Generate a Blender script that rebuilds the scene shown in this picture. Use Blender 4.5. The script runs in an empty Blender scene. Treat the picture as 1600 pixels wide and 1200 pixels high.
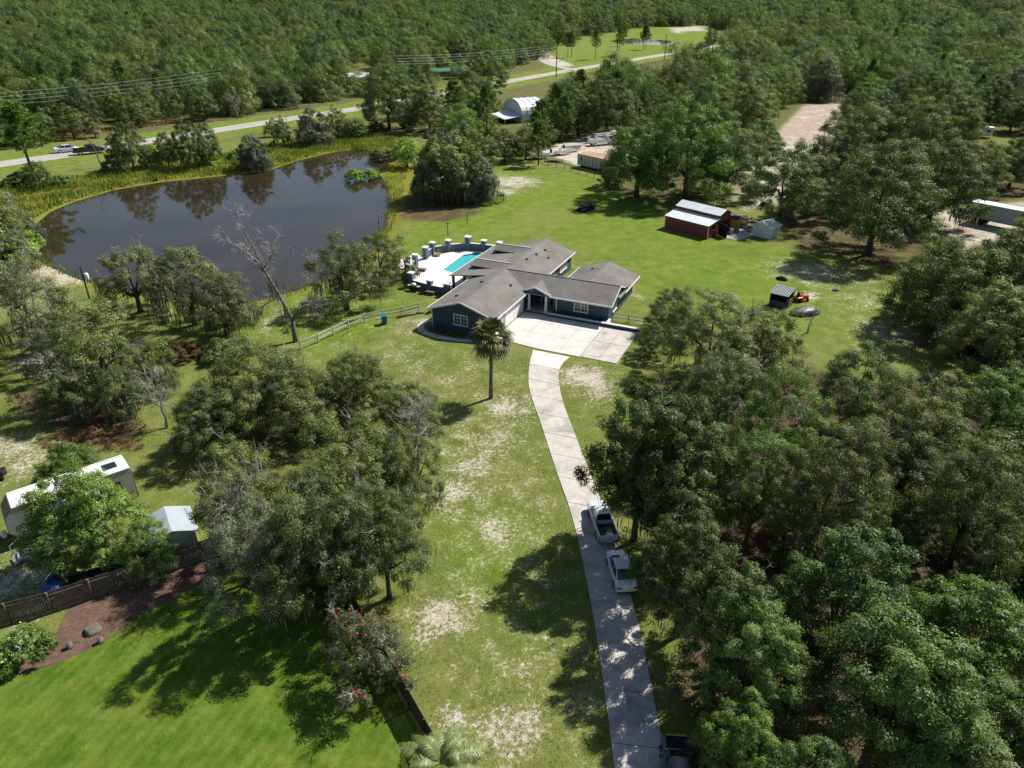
import bpy, bmesh, math, random
import numpy as np
from mathutils import Vector, Matrix

# ------------------------------------------------------------------ camera, sky, sun, exposure
scn = bpy.context.scene
COL = scn.collection
CAM_H = 37.0
FPX = 1130.0                                   # focal length in pixels of a 1600 px wide picture
PITCH = math.atan(615 / 1130)                  # camera tilts down
cam_d = bpy.data.cameras.new('camera'); cam = bpy.data.objects.new('camera', cam_d); COL.objects.link(cam)
cam_d.sensor_fit = 'HORIZONTAL'; cam_d.sensor_width = 36.0; cam_d.lens = FPX / 1600 * 36
cam_d.clip_start = 0.5; cam_d.clip_end = 20000
cam.location = (0, 0, CAM_H); cam.rotation_euler = (math.pi / 2 - PITCH, 0, 0)
scn.camera = cam
SUN_EL = math.radians(49); SUN_AZ = math.radians(55)   # azimuth from +Y towards +X
world = bpy.data.worlds.new('World'); scn.world = world; world.use_nodes = True
wn = world.node_tree.nodes; wl = world.node_tree.links
bg = wn.get('Background') or wn.new('ShaderNodeBackground')
sky = wn.new('ShaderNodeTexSky'); sky.sky_type = 'NISHITA'; sky.sun_disc = False
sky.sun_elevation = SUN_EL; sky.sun_rotation = SUN_AZ; sky.altitude = 40
wl.new(sky.outputs[0], bg.inputs[0]); bg.inputs[1].default_value = 0.07
sun_d = bpy.data.lights.new('sun', 'SUN'); sun = bpy.data.objects.new('sun', sun_d); COL.objects.link(sun)
sun_d.energy = 5.0; sun_d.angle = math.radians(0.53); sun_d.color = (1.0, 0.955, 0.88)
SUNDIR = Vector((math.sin(SUN_AZ) * math.cos(SUN_EL), math.cos(SUN_AZ) * math.cos(SUN_EL), math.sin(SUN_EL)))
sun.rotation_euler = SUNDIR.to_track_quat('Z', 'Y').to_euler(); sun.location = (60, 60, 120)
vs = scn.view_settings; vs.view_transform = 'Standard'; vs.look = 'None'; vs.exposure = 0.5; vs.gamma = 1.0
vs.use_curve_mapping = False
scn.cycles.max_bounces = 5; scn.cycles.diffuse_bounces = 2; scn.cycles.glossy_bounces = 2; scn.cycles.transmission_bounces = 2; scn.cycles.transparent_max_bounces = 4

# ------------------------------------------------------------------ helpers
R = math.radians
def at(px, py, z=0.0):
    """ground plan position of a feature surveyed in the photograph, at height z"""
    a = (px - 800) / FPX; b = (600 - py) / FPX
    dy = math.cos(PITCH) + b * math.sin(PITCH); dz = -math.sin(PITCH) + b * math.cos(PITCH)
    t = (z - CAM_H) / dz
    return Vector((a * t, dy * t, z))
def to_px(x, y, z=0.0):
    z = z - CAM_H
    d = y * math.cos(PITCH) - z * math.sin(PITCH); u = y * math.sin(PITCH) + z * math.cos(PITCH)
    return 800 + FPX * x / d, 600 - FPX * u / d
def depth_of(p): return p.y * math.cos(PITCH) + (CAM_H - p.z) * math.sin(PITCH)

def tag(o, label=None, cat=None, group=None, kind=None):
    if label: o['label'] = label
    if cat: o['category'] = cat
    if group: o['group'] = group
    if kind: o['kind'] = kind
    return o
def link(name, me, mat=None, parent=None):
    o = bpy.data.objects.new(name, me); COL.objects.link(o)
    if mat is not None and len(me.materials) == 0: me.materials.append(mat)
    if parent is not None: o.parent = parent
    return o
def thing(name, label, cat, loc=(0, 0, 0), rz=0.0, group=None, scale=None):
    o = bpy.data.objects.new(name, None); COL.objects.link(o)
    o.empty_display_size = 0.3
    o.location = loc; o.rotation_euler = (0, 0, rz)
    if scale: o.scale = scale
    return tag(o, label, cat, group)
def copy_tree(o, parent=None):
    c = o.copy(); COL.objects.link(c); c.parent = parent
    for ch in list(o.children): copy_tree(ch, c)
    return c
def np_mesh(name, verts, quads=None, tris=None, attrs=None):
    me = bpy.data.meshes.new(name)
    verts = np.asarray(verts, dtype=np.float32)
    me.vertices.add(len(verts)); me.vertices.foreach_set('co', verts.ravel())
    ls = []; tot = []
    if quads is not None and len(quads): ls.append(np.asarray(quads, dtype=np.int32).ravel()); tot.append(np.full(len(quads), 4, np.int32))
    if tris is not None and len(tris): ls.append(np.asarray(tris, dtype=np.int32).ravel()); tot.append(np.full(len(tris), 3, np.int32))
    lv = np.concatenate(ls); tt = np.concatenate(tot)
    me.loops.add(len(lv)); me.loops.foreach_set('vertex_index', lv)
    me.polygons.add(len(tt)); st = np.zeros(len(tt), np.int32); st[1:] = np.cumsum(tt)[:-1]
    me.polygons.foreach_set('loop_start', st); me.polygons.foreach_set('loop_total', tt)
    me.update(calc_edges=True)
    for k, a in (attrs or {}).items():
        a = np.asarray(a, dtype=np.float32)
        if a.ndim == 1:
            at_ = me.attributes.new(k, 'FLOAT', 'POINT'); at_.data.foreach_set('value', a)
        else:
            at_ = me.attributes.new(k, 'FLOAT_COLOR', 'POINT'); at_.data.foreach_set('color', a.ravel())
    return me

class MB:
    def __init__(s): s.v = []; s.f = []
    def add(s, vs, fs):
        n = len(s.v); s.v += [tuple(p) for p in vs]; s.f += [tuple(i + n for i in f) for f in fs]; return s
    def box(s, x0, x1, y0, y1, z0, z1):
        return s.add([(x0, y0, z0), (x1, y0, z0), (x1, y1, z0), (x0, y1, z0), (x0, y0, z1), (x1, y0, z1), (x1, y1, z1), (x0, y1, z1)],
                     [(0, 3, 2, 1), (4, 5, 6, 7), (0, 1, 5, 4), (1, 2, 6, 5), (2, 3, 7, 6), (3, 0, 4, 7)])
    def obox(s, c, size, rz=0, rx=0, ry=0):
        m = Matrix.Translation(c) @ Matrix.Rotation(rz, 4, 'Z') @ Matrix.Rotation(ry, 4, 'Y') @ Matrix.Rotation(rx, 4, 'X')
        a, b, c2 = size[0] / 2, size[1] / 2, size[2] / 2
        P = [(-a, -b, -c2), (a, -b, -c2), (a, b, -c2), (-a, b, -c2), (-a, -b, c2), (a, -b, c2), (a, b, c2), (-a, b, c2)]
        return s.add([m @ Vector(p) for p in P], [(0, 3, 2, 1), (4, 5, 6, 7), (0, 1, 5, 4), (1, 2, 6, 5), (2, 3, 7, 6), (3, 0, 4, 7)])
    def bar(s, p, q, w, h):
        """box beam from p to q, w wide and h high"""
        p = Vector(p); q = Vector(q); d = (q - p).normalized()
        side = Vector((0, 0, 1)).cross(d)
        if side.length < 1e-4: side = Vector((1, 0, 0))
        side.normalize(); up = d.cross(side).normalized()
        P = []
        for e in (p, q):
            for a, b in ((-1, -1), (1, -1), (1, 1), (-1, 1)): P.append(e + side * a * w / 2 + up * b * h / 2)
        return s.add(P, [(0, 1, 2, 3), (7, 6, 5, 4), (0, 4, 5, 1), (1, 5, 6, 2), (2, 6, 7, 3), (3, 7, 4, 0)])
    def extr(s, poly, vec):
        """closed prism: planar polygon swept along vec"""
        n = len(poly); v = Vector(vec)
        P = [Vector(p) for p in poly]; Q = [p + v for p in P]
        return s.add(P + Q, [tuple(range(n))[::-1], tuple(range(n, 2 * n))] + [(i, (i + 1) % n, n + (i + 1) % n, n + i) for i in range(n)])
    def tube(s, pts, rad, n=6, cap=True):
        pts = [Vector(p) for p in pts]
        if not hasattr(rad, '__len__'): rad = [rad] * len(pts)
        V = []; F = []; ref = None
        for i, p in enumerate(pts):
            d = (pts[min(i + 1, len(pts) - 1)] - pts[max(i - 1, 0)])
            if d.length < 1e-6: d = Vector((0, 0, 1))
            d.normalize()
            if ref is None:
                ref = d.cross(Vector((0.31, 0.87, 0.13)));
                if ref.length < 1e-3: ref = d.cross(Vector((1, 0, 0)))
            a = (ref - d * ref.dot(d)).normalized(); ref = a; b = d.cross(a)
            for k in range(n):
                t = 2 * math.pi * k / n
                V.append(p + (a * math.cos(t) + b * math.sin(t)) * rad[i])
        for i in range(len(pts) - 1):
            for k in range(n):
                F.append((i * n + k, i * n + (k + 1) % n, (i + 1) * n + (k + 1) % n, (i + 1) * n + k))
        if cap: F.append(tuple(range(n))[::-1]); F.append(tuple(range((len(pts) - 1) * n, len(pts) * n)))
        return s.add(V, F)
    def lathe(s, prof, n=12, c=(0, 0, 0)):
        V = []; F = []
        for r_, z in prof:
            for k in range(n):
                t = 2 * math.pi * k / n; V.append((c[0] + r_ * math.cos(t), c[1] + r_ * math.sin(t), c[2] + z))
        for i in range(len(prof) - 1):
            for k in range(n): F.append((i * n + k, i * n + (k + 1) % n, (i + 1) * n + (k + 1) % n, (i + 1) * n + k))
        F.append(tuple(range(n))[::-1]); F.append(tuple(range((len(prof) - 1) * n, len(prof) * n)))
        return s.add(V, F)
    def loft(s, rings, cap=True):
        n = len(rings[0]); V = [p for r_ in rings for p in r_]; F = []
        for i in range(len(rings) - 1):
            for k in range(n): F.append((i * n + k, i * n + (k + 1) % n, (i + 1) * n + (k + 1) % n, (i + 1) * n + k))
        if cap: F.append(tuple(range(n))[::-1]); F.append(tuple(range((len(rings) - 1) * n, len(rings) * n)))
        return s.add(V, F)
    def poly(s, pts): return s.add(pts, [tuple(range(len(pts)))])
    def mesh(s, name='mesh', smooth=False, fix=True):
        me = bpy.data.meshes.new(name); me.from_pydata(s.v, [], s.f); me.validate(); me.update()
        if fix:
            bm = bmesh.new(); bm.from_mesh(me); bmesh.ops.recalc_face_normals(bm, faces=bm.faces); bm.to_mesh(me); bm.free()
        if smooth:
            me.polygons.foreach_set('use_smooth', [True] * len(me.polygons))
        return me
    def build(s, name, mat, parent=None, smooth=False, fix=True):
        return link(name, s.mesh(name, smooth, fix), mat, parent)

# ------------------------------------------------------------------ materials
MATS = {}
def new_mat(name):
    m = bpy.data.materials.new(name); m.use_nodes = True; nt = m.node_tree
    for n in list(nt.nodes): nt.nodes.remove(n)
    out = nt.nodes.new('ShaderNodeOutputMaterial'); MATS[name] = m
    return m, nt, out
def N(nt, t, **kw):
    n = nt.nodes.new(t)
    for k, v in kw.items():
        if k in n.inputs: n.inputs[k].default_value = v
        else: setattr(n, k, v)
    return n
def ramp(nt, fac, stops):
    r_ = nt.nodes.new('ShaderNodeValToRGB'); cr = r_.color_ramp
    while len(cr.elements) < len(stops): cr.elements.new(0.5)
    for e, (p, c) in zip(cr.elements, stops): e.position = p; e.color = (*c, 1) if len(c) == 3 else c
    nt.links.new(fac, r_.inputs[0]); return r_.outputs[0]
def mixc(nt, fac, a, b):
    m = nt.nodes.new('ShaderNodeMix'); m.data_type = 'RGBA'
    def put(i, v):
        if hasattr(v, 'is_linked') or hasattr(v, 'links'): nt.links.new(v, m.inputs[i])
        elif isinstance(v, (int, float)): m.inputs[i].default_value = v
        else: m.inputs[i].default_value = (*v, 1) if len(v) == 3 else v
    put(0, fac); put(6, a); put(7, b); return m.outputs[2]
def math_(nt, op, a, b=0.0, clamp=False):
    m = nt.nodes.new('ShaderNodeMath'); m.operation = op; m.use_clamp = clamp
    for i, v in enumerate((a, b)):
        if hasattr(v, 'links'): nt.links.new(v, m.inputs[i])
        else: m.inputs[i].default_value = v
    return m.outputs[0]
def noise(nt, vec, scale, detail=4, rough=0.55, dist=0.0):
    n = N(nt, 'ShaderNodeTexNoise'); n.inputs['Scale'].default_value = scale; n.inputs['Detail'].default_value = detail
    n.inputs['Roughness'].default_value = rough; n.inputs['Distortion'].default_value = dist
    nt.links.new(vec, n.inputs['Vector']); return n.outputs[0]
def simple(name, col, rough=0.7, spec=0.3, metal=0.0, vary=0.15, scale=1.5, bump=0.0, bscale=20.0, stain=None, stain_amt=0.0, stain_scale=0.6, coat=0.0):
    """painted / cast surface with mottled colour, optional stains and fine relief"""
    m, nt, out = new_mat(name)
    b = N(nt, 'ShaderNodeBsdfPrincipled'); nt.links.new(b.outputs[0], out.inputs[0])
    tc = N(nt, 'ShaderNodeTexCoord'); v = tc.outputs['Object']
    n1 = noise(nt, v, scale, 5, 0.6)
    lo = tuple(c * (1 - vary) for c in col); hi = tuple(min(1, c * (1 + vary)) for c in col)
    c = ramp(nt, n1, [(0.3, lo), (0.7, hi)])
    if stain:
        n2 = noise(nt, v, stain_scale, 6, 0.65, 0.4)
        c = mixc(nt, math_(nt, 'MULTIPLY', ramp(nt, n2, [(0.48, (0, 0, 0)), (0.68, (1, 1, 1))]), stain_amt), c, stain)
    nt.links.new(c, b.inputs['Base Color'])
    b.inputs['Roughness'].default_value = rough; b.inputs['Metallic'].default_value = metal
    b.inputs['Specular IOR Level'].default_value = spec; b.inputs['Coat Weight'].default_value = coat
    if bump > 0:
        bn = N(nt, 'ShaderNodeBump'); bn.inputs['Strength'].default_value = bump; bn.inputs['Distance'].default_value = 0.02
        nt.links.new(noise(nt, v, bscale, 4), bn.inputs['Height']); nt.links.new(bn.outputs[0], b.inputs['Normal'])
    return m

def leaf_mat(name, dark, mid, light, trans=0.24, gloss=0.028, rough=0.5):
    m, nt, out = new_mat(name)
    a = N(nt, 'ShaderNodeAttribute', attribute_name='tint')
    oi = N(nt, 'ShaderNodeObjectInfo')
    f = math_(nt, 'ADD', a.outputs['Fac'], math_(nt, 'MULTIPLY', math_(nt, 'SUBTRACT', oi.outputs['Random'], 0.5), 0.5), True)
    c = ramp(nt, f, [(0.0, dark), (0.5, mid), (1.0, light)])
    d = N(nt, 'ShaderNodeBsdfDiffuse'); t = N(nt, 'ShaderNodeBsdfTranslucent'); g = N(nt, 'ShaderNodeBsdfGlossy')
    g.inputs['Roughness'].default_value = rough; g.inputs['Color'].default_value = (0.85, 0.9, 0.9, 1)
    nt.links.new(c, d.inputs[0]); nt.links.new(mixc(nt, 0.5, c, (light[0] * 1.2, light[1] * 1.5, light[2] * 0.6)), t.inputs[0])
    s1 = N(nt, 'ShaderNodeMixShader'); s1.inputs[0].default_value = trans
    nt.links.new(d.outputs[0], s1.inputs[1]); nt.links.new(t.outputs[0], s1.inputs[2])
    s2 = N(nt, 'ShaderNodeMixShader'); s2.inputs[0].default_value = gloss
    nt.links.new(s1.outputs[0], s2.inputs[1]); nt.links.new(g.outputs[0], s2.inputs[2])
    nt.links.new(s2.outputs[0], out.inputs[0]); return m

leaf_mat('leaf_oak', (0.034, 0.055, 0.013), (0.091, 0.135, 0.031), (0.189, 0.243, 0.071))
leaf_mat('leaf_laurel', (0.036, 0.068, 0.013), (0.101, 0.165, 0.032), (0.204, 0.283, 0.074), gloss=0.026)
leaf_mat('leaf_olive', (0.054, 0.072, 0.015), (0.139, 0.175, 0.040), (0.253, 0.288, 0.085))
leaf_mat('leaf_grey', (0.084, 0.102, 0.057), (0.169, 0.193, 0.113), (0.278, 0.309, 0.188), gloss=0.02)
leaf_mat('leaf_fresh', (0.044, 0.087, 0.012), (0.121, 0.201, 0.028), (0.226, 0.318, 0.059))
leaf_mat('leaf_pine', (0.045, 0.082, 0.017), (0.109, 0.173, 0.034), (0.194, 0.269, 0.067), gloss=0.026)
leaf_mat('leaf_wood', (0.042, 0.068, 0.016), (0.109, 0.159, 0.036), (0.211, 0.269, 0.072), gloss=0.026)
leaf_mat('leaf_dusk', (0.034, 0.059, 0.021), (0.076, 0.119, 0.040), (0.139, 0.190, 0.069))
leaf_mat('leaf_moss', (.070, .084, .028), (.165, .185, .066), (.280, .295, .125))
leaf_mat('leaf_shrub', (0.108, 0.196, 0.028), (0.217, 0.349, 0.047), (0.332, 0.452, 0.079), gloss=0.02)
leaf_mat('leaf_bottlebrush', (.066, .078, .036), (.135, .152, .070), (.230, .235, .120), gloss=0.02)
leaf_mat('leaf_palm', (0.051, 0.059, 0.020), (0.108, 0.119, 0.039), (0.194, 0.200, 0.071), trans=0.15, gloss=0.02)
leaf_mat('leaf_queen', (.080, .120, .026), (.160, .215, .050), (.270, .310, .095), trans=0.2, gloss=0.05)
leaf_mat('leaf_dead', (0.120, 0.060, 0.032), (0.190, 0.100, 0.055), (0.260, 0.160, 0.095), gloss=0.01)
leaf_mat('moss', (.075, .072, .052), (.125, .120, .090), (.190, .182, .140), gloss=0.01)
leaf_mat('marsh', (0.082, 0.121, 0.018), (0.170, 0.214, 0.030), (0.286, 0.302, 0.057), gloss=0.02)
leaf_mat('petal_red', (.32, .04, .035), (.46, .085, .07), (.56, .15, .12), gloss=0.02)
leaf_mat('petal_white', (0.6, 0.6, 0.55), (0.72, 0.72, 0.68), (0.8, 0.8, 0.78), gloss=0.02)
simple('bark', (0.085, 0.070, 0.056), 0.9, 0.1, vary=0.4, scale=4, bump=0.8, bscale=14)
simple('bark_grey', (0.165, 0.150, 0.130), 0.9, 0.1, vary=0.35, scale=3, bump=0.6, bscale=12)
simple('bark_dead', (0.30, 0.280, 0.250), 0.9, 0.1, vary=0.3, scale=3, bump=0.6, bscale=12)
simple('palm_trunk', (0.17, 0.145, 0.115), 0.9, 0.1, vary=0.3, scale=5, bump=0.8, bscale=10)
simple('stucco', (0.052, 0.098, 0.125), 0.85, 0.2, vary=0.08, scale=0.8, bump=0.35, bscale=60)
simple('stucco_pillar', (0.105, 0.150, 0.180), 0.85, 0.2, vary=0.1, scale=1.2, bump=0.35, bscale=60)
simple('white_paint', (0.78, 0.77, 0.75), 0.5, 0.4, vary=0.05, scale=2.0, stain=(0.5, 0.47, 0.42), stain_amt=0.25, stain_scale=1.2)
simple('cap_white', (0.66, 0.66, 0.64), 0.7, 0.3, vary=0.06, scale=2.0, stain=(0.4, 0.39, 0.37), stain_amt=0.3, stain_scale=1.5)
simple('trim_grey', (0.5, 0.5, 0.49), 0.6, 0.3, vary=0.06)
simple('concrete', (0.47, 0.435, 0.40), 0.9, 0.15, vary=0.16, scale=0.9, bump=0.2, bscale=40, stain=(0.22, 0.20, 0.175), stain_amt=0.8, stain_scale=0.45)
simple('concrete_white', (0.56, 0.535, 0.50), 0.9, 0.15, vary=0.09, scale=0.6, bump=0.2, bscale=40, stain=(0.41, 0.385, 0.35), stain_amt=0.6, stain_scale=0.4)
simple('concrete_old', (0.47, 0.435, 0.40), 0.95, 0.1, vary=0.14, scale=0.8, bump=0.3, bscale=40, stain=(0.27, 0.25, 0.22), stain_amt=0.75, stain_scale=0.6)
simple('joint', (0.26, 0.24, 0.20), 0.95, 0.05, vary=0.25, scale=6)
simple('deck', (0.66, 0.62, 0.585), 0.85, 0.2, vary=0.05, scale=0.7, stain=(0.55, 0.45, 0.42), stain_amt=0.35, stain_scale=0.5)
simple('black_paint', (0.016, 0.016, 0.018), 0.5, 0.4, vary=0.2)
simple('rubber', (0.02, 0.02, 0.02), 0.85, 0.2, vary=0.2)
simple('car_white', (0.74, 0.75, 0.77), 0.25, 0.5, vary=0.02, coat=0.8)
simple('car_silver', (0.52, 0.55, 0.57), 0.3, 0.5, vary=0.02, coat=0.8)
simple('car_black', (0.014, 0.015, 0.018), 0.2, 0.5, vary=0.05, coat=0.9)
simple('car_navy', (0.016, 0.018, 0.028), 0.25, 0.5, vary=0.05, coat=0.9)
simple('glass_dark', (0.012, 0.016, 0.020), 0.06, 0.6, vary=0.1, coat=0.5)
simple('glass_home', (0.05, 0.055, 0.055), 0.08, 0.6, vary=0.3, scale=1.2)
simple('chrome', (0.6, 0.6, 0.62), 0.25, 0.5, metal=1.0, vary=0.05)
simple('lamp_red', (0.35, 0.02, 0.02), 0.25, 0.5, vary=0.05)
simple('lamp_clear', (0.65, 0.66, 0.66), 0.15, 0.5, vary=0.05)
simple('barn_red', (0.205, 0.045, 0.048), 0.6, 0.3, vary=0.12, scale=1.2)
simple('metal_roof', (0.62, 0.66, 0.68), 0.45, 0.5, vary=0.05, scale=1.0, stain=(0.45, 0.47, 0.48), stain_amt=0.35, stain_scale=0.8)
simple('metal_grey', (0.34, 0.38, 0.41), 0.5, 0.5, vary=0.08, scale=1.0)
simple('rust_roof', (0.36, 0.225, 0.150), 0.9, 0.1, vary=0.25, scale=0.7, stain=(0.5, 0.42, 0.34), stain_amt=0.8, stain_scale=0.5)
simple('old_siding', (0.50, 0.51, 0.47), 0.7, 0.3, vary=0.10, scale=1.0, stain=(0.27, 0.27, 0.22), stain_amt=0.5, stain_scale=0.9)
simple('shed_blue', (0.60, 0.67, 0.70), 0.6, 0.3, vary=0.06, scale=1.0)
simple('wood_new', (0.36, 0.20, 0.08), 0.8, 0.2, vary=0.25, scale=3)
simple('wood_grey', (0.145, 0.115, 0.09), 0.9, 0.1, vary=0.3, scale=3, bump=0.4, bscale=25)  # darkened evenly to stand in for tree shade on the board fence
simple('wood_dark', (0.075, 0.060, 0.050), 0.9, 0.1, vary=0.35, scale=3, bump=0.4, bscale=25)
simple('creosote', (0.07, 0.055, 0.045), 0.9, 0.1, vary=0.3, scale=2)
simple('wire_metal', (0.42, 0.43, 0.43), 0.5, 0.4, vary=0.05)
simple('bin_blue', (0.018, 0.13, 0.20), 0.5, 0.4, vary=0.1)
simple('tarp_blue', (0.012, 0.035, 0.15), 0.5, 0.4, vary=0.2, scale=2)
simple('tarp_black', (0.05, 0.055, 0.06), 0.5, 0.5, vary=0.4, scale=2)
simple('orange_paint', (0.55, 0.10, 0.03), 0.4, 0.4, vary=0.08)
simple('rv_white', (0.74, 0.74, 0.72), 0.4, 0.4, vary=0.04, stain=(0.48, 0.46, 0.42), stain_amt=0.6, stain_scale=0.8)
simple('rv_grey', (0.42, 0.42, 0.39), 0.5, 0.4, vary=0.08)
simple('rv_dark', (0.10, 0.085, 0.075), 0.5, 0.4, vary=0.15)
simple('charred', (0.030, 0.027, 0.024), 0.95, 0.05, vary=0.5, scale=3)
simple('terracotta', (0.40, 0.26, 0.15), 0.8, 0.2, vary=0.15)
simple('brown_cushion', (0.13, 0.09, 0.075), 0.85, 0.15, vary=0.15)
simple('door_wood', (0.045, 0.022, 0.014), 0.4, 0.4, vary=0.3, scale=4)
simple('green_metal', (0.05, 0.17, 0.135), 0.5, 0.4, vary=0.15)
simple('pool_plaster', (0.18, 0.66, 0.66), 0.6, 0.3, vary=0.06)
simple('bleached_wood', (0.42, 0.36, 0.28), 0.9, 0.1, vary=0.25, scale=5)
simple('turf_lip', (0.14, 0.13, 0.06), 0.95, 0.05, vary=0.3, scale=3)

def shingle_mat():
    m, nt, out = new_mat('shingle'); b = N(nt, 'ShaderNodeBsdfPrincipled'); nt.links.new(b.outputs[0], out.inputs[0])
    v = N(nt, 'ShaderNodeTexCoord').outputs['Object']
    n1 = noise(nt, v, 0.35, 6, 0.65, 0.3); n2 = noise(nt, v, 9.0, 3, 0.7); n3 = noise(nt, v, 45, 2, 0.6)
    c = ramp(nt, n1, [(0.32, (0.128, 0.120, 0.112)), (0.5, (0.182, 0.172, 0.160)), (0.70, (0.235, 0.224, 0.210))])
    c = mixc(nt, math_(nt, 'MULTIPLY', ramp(nt, n2, [(0.4, (0, 0, 0)), (0.65, (1, 1, 1))]), 0.35), c, (0.075, 0.070, 0.064))
    c = mixc(nt, math_(nt, 'MULTIPLY', n3, 0.3), c, (0.22, 0.21, 0.19))
    nt.links.new(c, b.inputs['Base Color']); b.inputs['Roughness'].default_value = 0.95; b.inputs['Specular IOR Level'].default_value = 0.15
    w = N(nt, 'ShaderNodeTexWave'); w.wave_type = 'BANDS'; w.bands_direction = 'Z'; w.inputs['Scale'].default_value = 8.5; w.inputs['Distortion'].default_value = 0.6
    nt.links.new(v, w.inputs['Vector'])
    bn = N(nt, 'ShaderNodeBump'); bn.inputs['Strength'].default_value = 0.45; bn.inputs['Distance'].default_value = 0.02
    nt.links.new(math_(nt, 'ADD', w.outputs[0], n2), bn.inputs['Height']); nt.links.new(bn.outputs[0], b.inputs['Normal'])
shingle_mat()

def ground_mat(name='ground', use_attr=True):
    m, nt, out = new_mat(name); b = N(nt, 'ShaderNodeBsdfPrincipled'); nt.links.new(b.outputs[0], out.inputs[0])
    v = N(nt, 'ShaderNodeTexCoord').outputs['Object']
    big = noise(nt, v, 0.06, 5, 0.6, 0.5); mid = noise(nt, v, 0.5, 5, 0.6, 0.3); fine = noise(nt, v, 3.5, 4, 0.7); tiny = noise(nt, v, 14, 3, 0.7); fleck = noise(nt, v, 3.0, 6, 0.74, 0.6)
    a = N(nt, 'ShaderNodeAttribute', attribute_name='cover'); sp = N(nt, 'ShaderNodeSeparateColor'); nt.links.new(a.outputs['Color'], sp.inputs[0])
    sand, lush, litter = sp.outputs[0], sp.outputs[1], sp.outputs[2]; marsh = a.outputs['Alpha']
    # thin pasture: green blades over straw
    mix1 = math_(nt, 'ADD', math_(nt, 'MULTIPLY', mid, 0.55), math_(nt, 'MULTIPLY', fine, 0.45))
    past = ramp(nt, mix1, [(0.32, (0.078, 0.120, 0.022)), (0.44, (0.135, 0.172, 0.036)), (0.54, (0.195, 0.205, 0.064)), (0.66, (0.285, 0.245, 0.130))])
    lus = ramp(nt, mix1, [(0.32, (0.088, 0.150, 0.016)), (0.50, (0.145, 0.212, 0.028)), (0.66, (0.215, 0.250, 0.055))])
    c = mixc(nt, ramp(nt, math_(nt, 'ADD', lush, math_(nt, 'MULTIPLY', math_(nt, 'SUBTRACT', mid, 0.5), 0.9)), [(0.25, (0, 0, 0)), (0.75, (1, 1, 1))]), past, lus)
    c = mixc(nt, ramp(nt, big, [(0.50, (0, 0, 0)), (0.68, (0.55, 0.55, 0.55))]), c, (0.225, 0.215, 0.075))
    c = mixc(nt, ramp(nt, noise(nt, v, 0.13, 5, 0.65, 0.8), [(0.52, (0, 0, 0)), (0.66, (0.5, 0.5, 0.5))]), c, (0.095, 0.150, 0.022))
    ma = ramp(nt, mix1, [(0.30, (0.110, 0.135, 0.018)), (0.5, (0.190, 0.195, 0.028)), (0.68, (0.250, 0.195, 0.060))])
    c = mixc(nt, ramp(nt, math_(nt, 'ADD', marsh, math_(nt, 'MULTIPLY', math_(nt, 'SUBTRACT', mid, 0.5), 0.7)), [(0.3, (0, 0, 0)), (0.6, (1, 1, 1))]), c, ma)
    li = ramp(nt, fine, [(0.3, (0.050, 0.036, 0.024)), (0.5, (0.095, 0.068, 0.044)), (0.7, (0.160, 0.112, 0.076))])
    c = mixc(nt, ramp(nt, math_(nt, 'ADD', litter, math_(nt, 'MULTIPLY', math_(nt, 'SUBTRACT', mid, 0.5), 1.1)), [(0.35, (0, 0, 0)), (0.65, (1, 1, 1))]), c, li)
    sa = ramp(nt, math_(nt, 'ADD', math_(nt, 'MULTIPLY', mid, 0.5), math_(nt, 'MULTIPLY', tiny, 0.5)), [(0.3, (0.36, 0.29, 0.215)), (0.5, (0.53, 0.465, 0.39)), (0.65, (0.63, 0.59, 0.53))])
    # bare sand shows in flecks where the turf is thin
    fl = math_(nt, 'ADD', math_(nt, 'MULTIPLY', fleck, 0.62), math_(nt, 'ADD', math_(nt, 'MULTIPLY', tiny, 0.16), math_(nt, 'MULTIPLY', mid, 0.22)))
    th = math_(nt, 'ADD', fl, math_(nt, 'MULTIPLY', sand, 0.30))
    sa = mixc(nt, ramp(nt, math_(nt, 'ADD', math_(nt, 'MULTIPLY', noise(nt, v, 0.22, 5, 0.6, 0.8), 0.8), math_(nt, 'MULTIPLY', litter, 0.5)), [(0.50, (0, 0, 0)), (0.66, (0.5, 0.5, 0.5))]), sa, (0.27, 0.165, 0.105))
    c = mixc(nt, ramp(nt, th, [(0.62, (0, 0, 0)), (0.71, (1, 1, 1))]), c, sa)
    # blade-scale speckle
    c = mixc(nt, ramp(nt, tiny, [(0.35, (0.30, 0.30, 0.30)), (0.6, (0, 0, 0))]), c, (0.05, 0.06, 0.02))
    nt.links.new(c, b.inputs['Base Color']); b.inputs['Roughness'].default_value = 1.0; b.inputs['Specular IOR Level'].default_value = 0.05
    bn = N(nt, 'ShaderNodeBump'); bn.inputs['Strength'].default_value = 0.9; bn.inputs['Distance'].default_value = 0.10
    nt.links.new(math_(nt, 'ADD', fine, math_(nt, 'MULTIPLY', tiny, 0.5)), bn.inputs['Height']); nt.links.new(bn.outputs[0], b.inputs['Normal'])
    return m
ground_mat()

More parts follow.
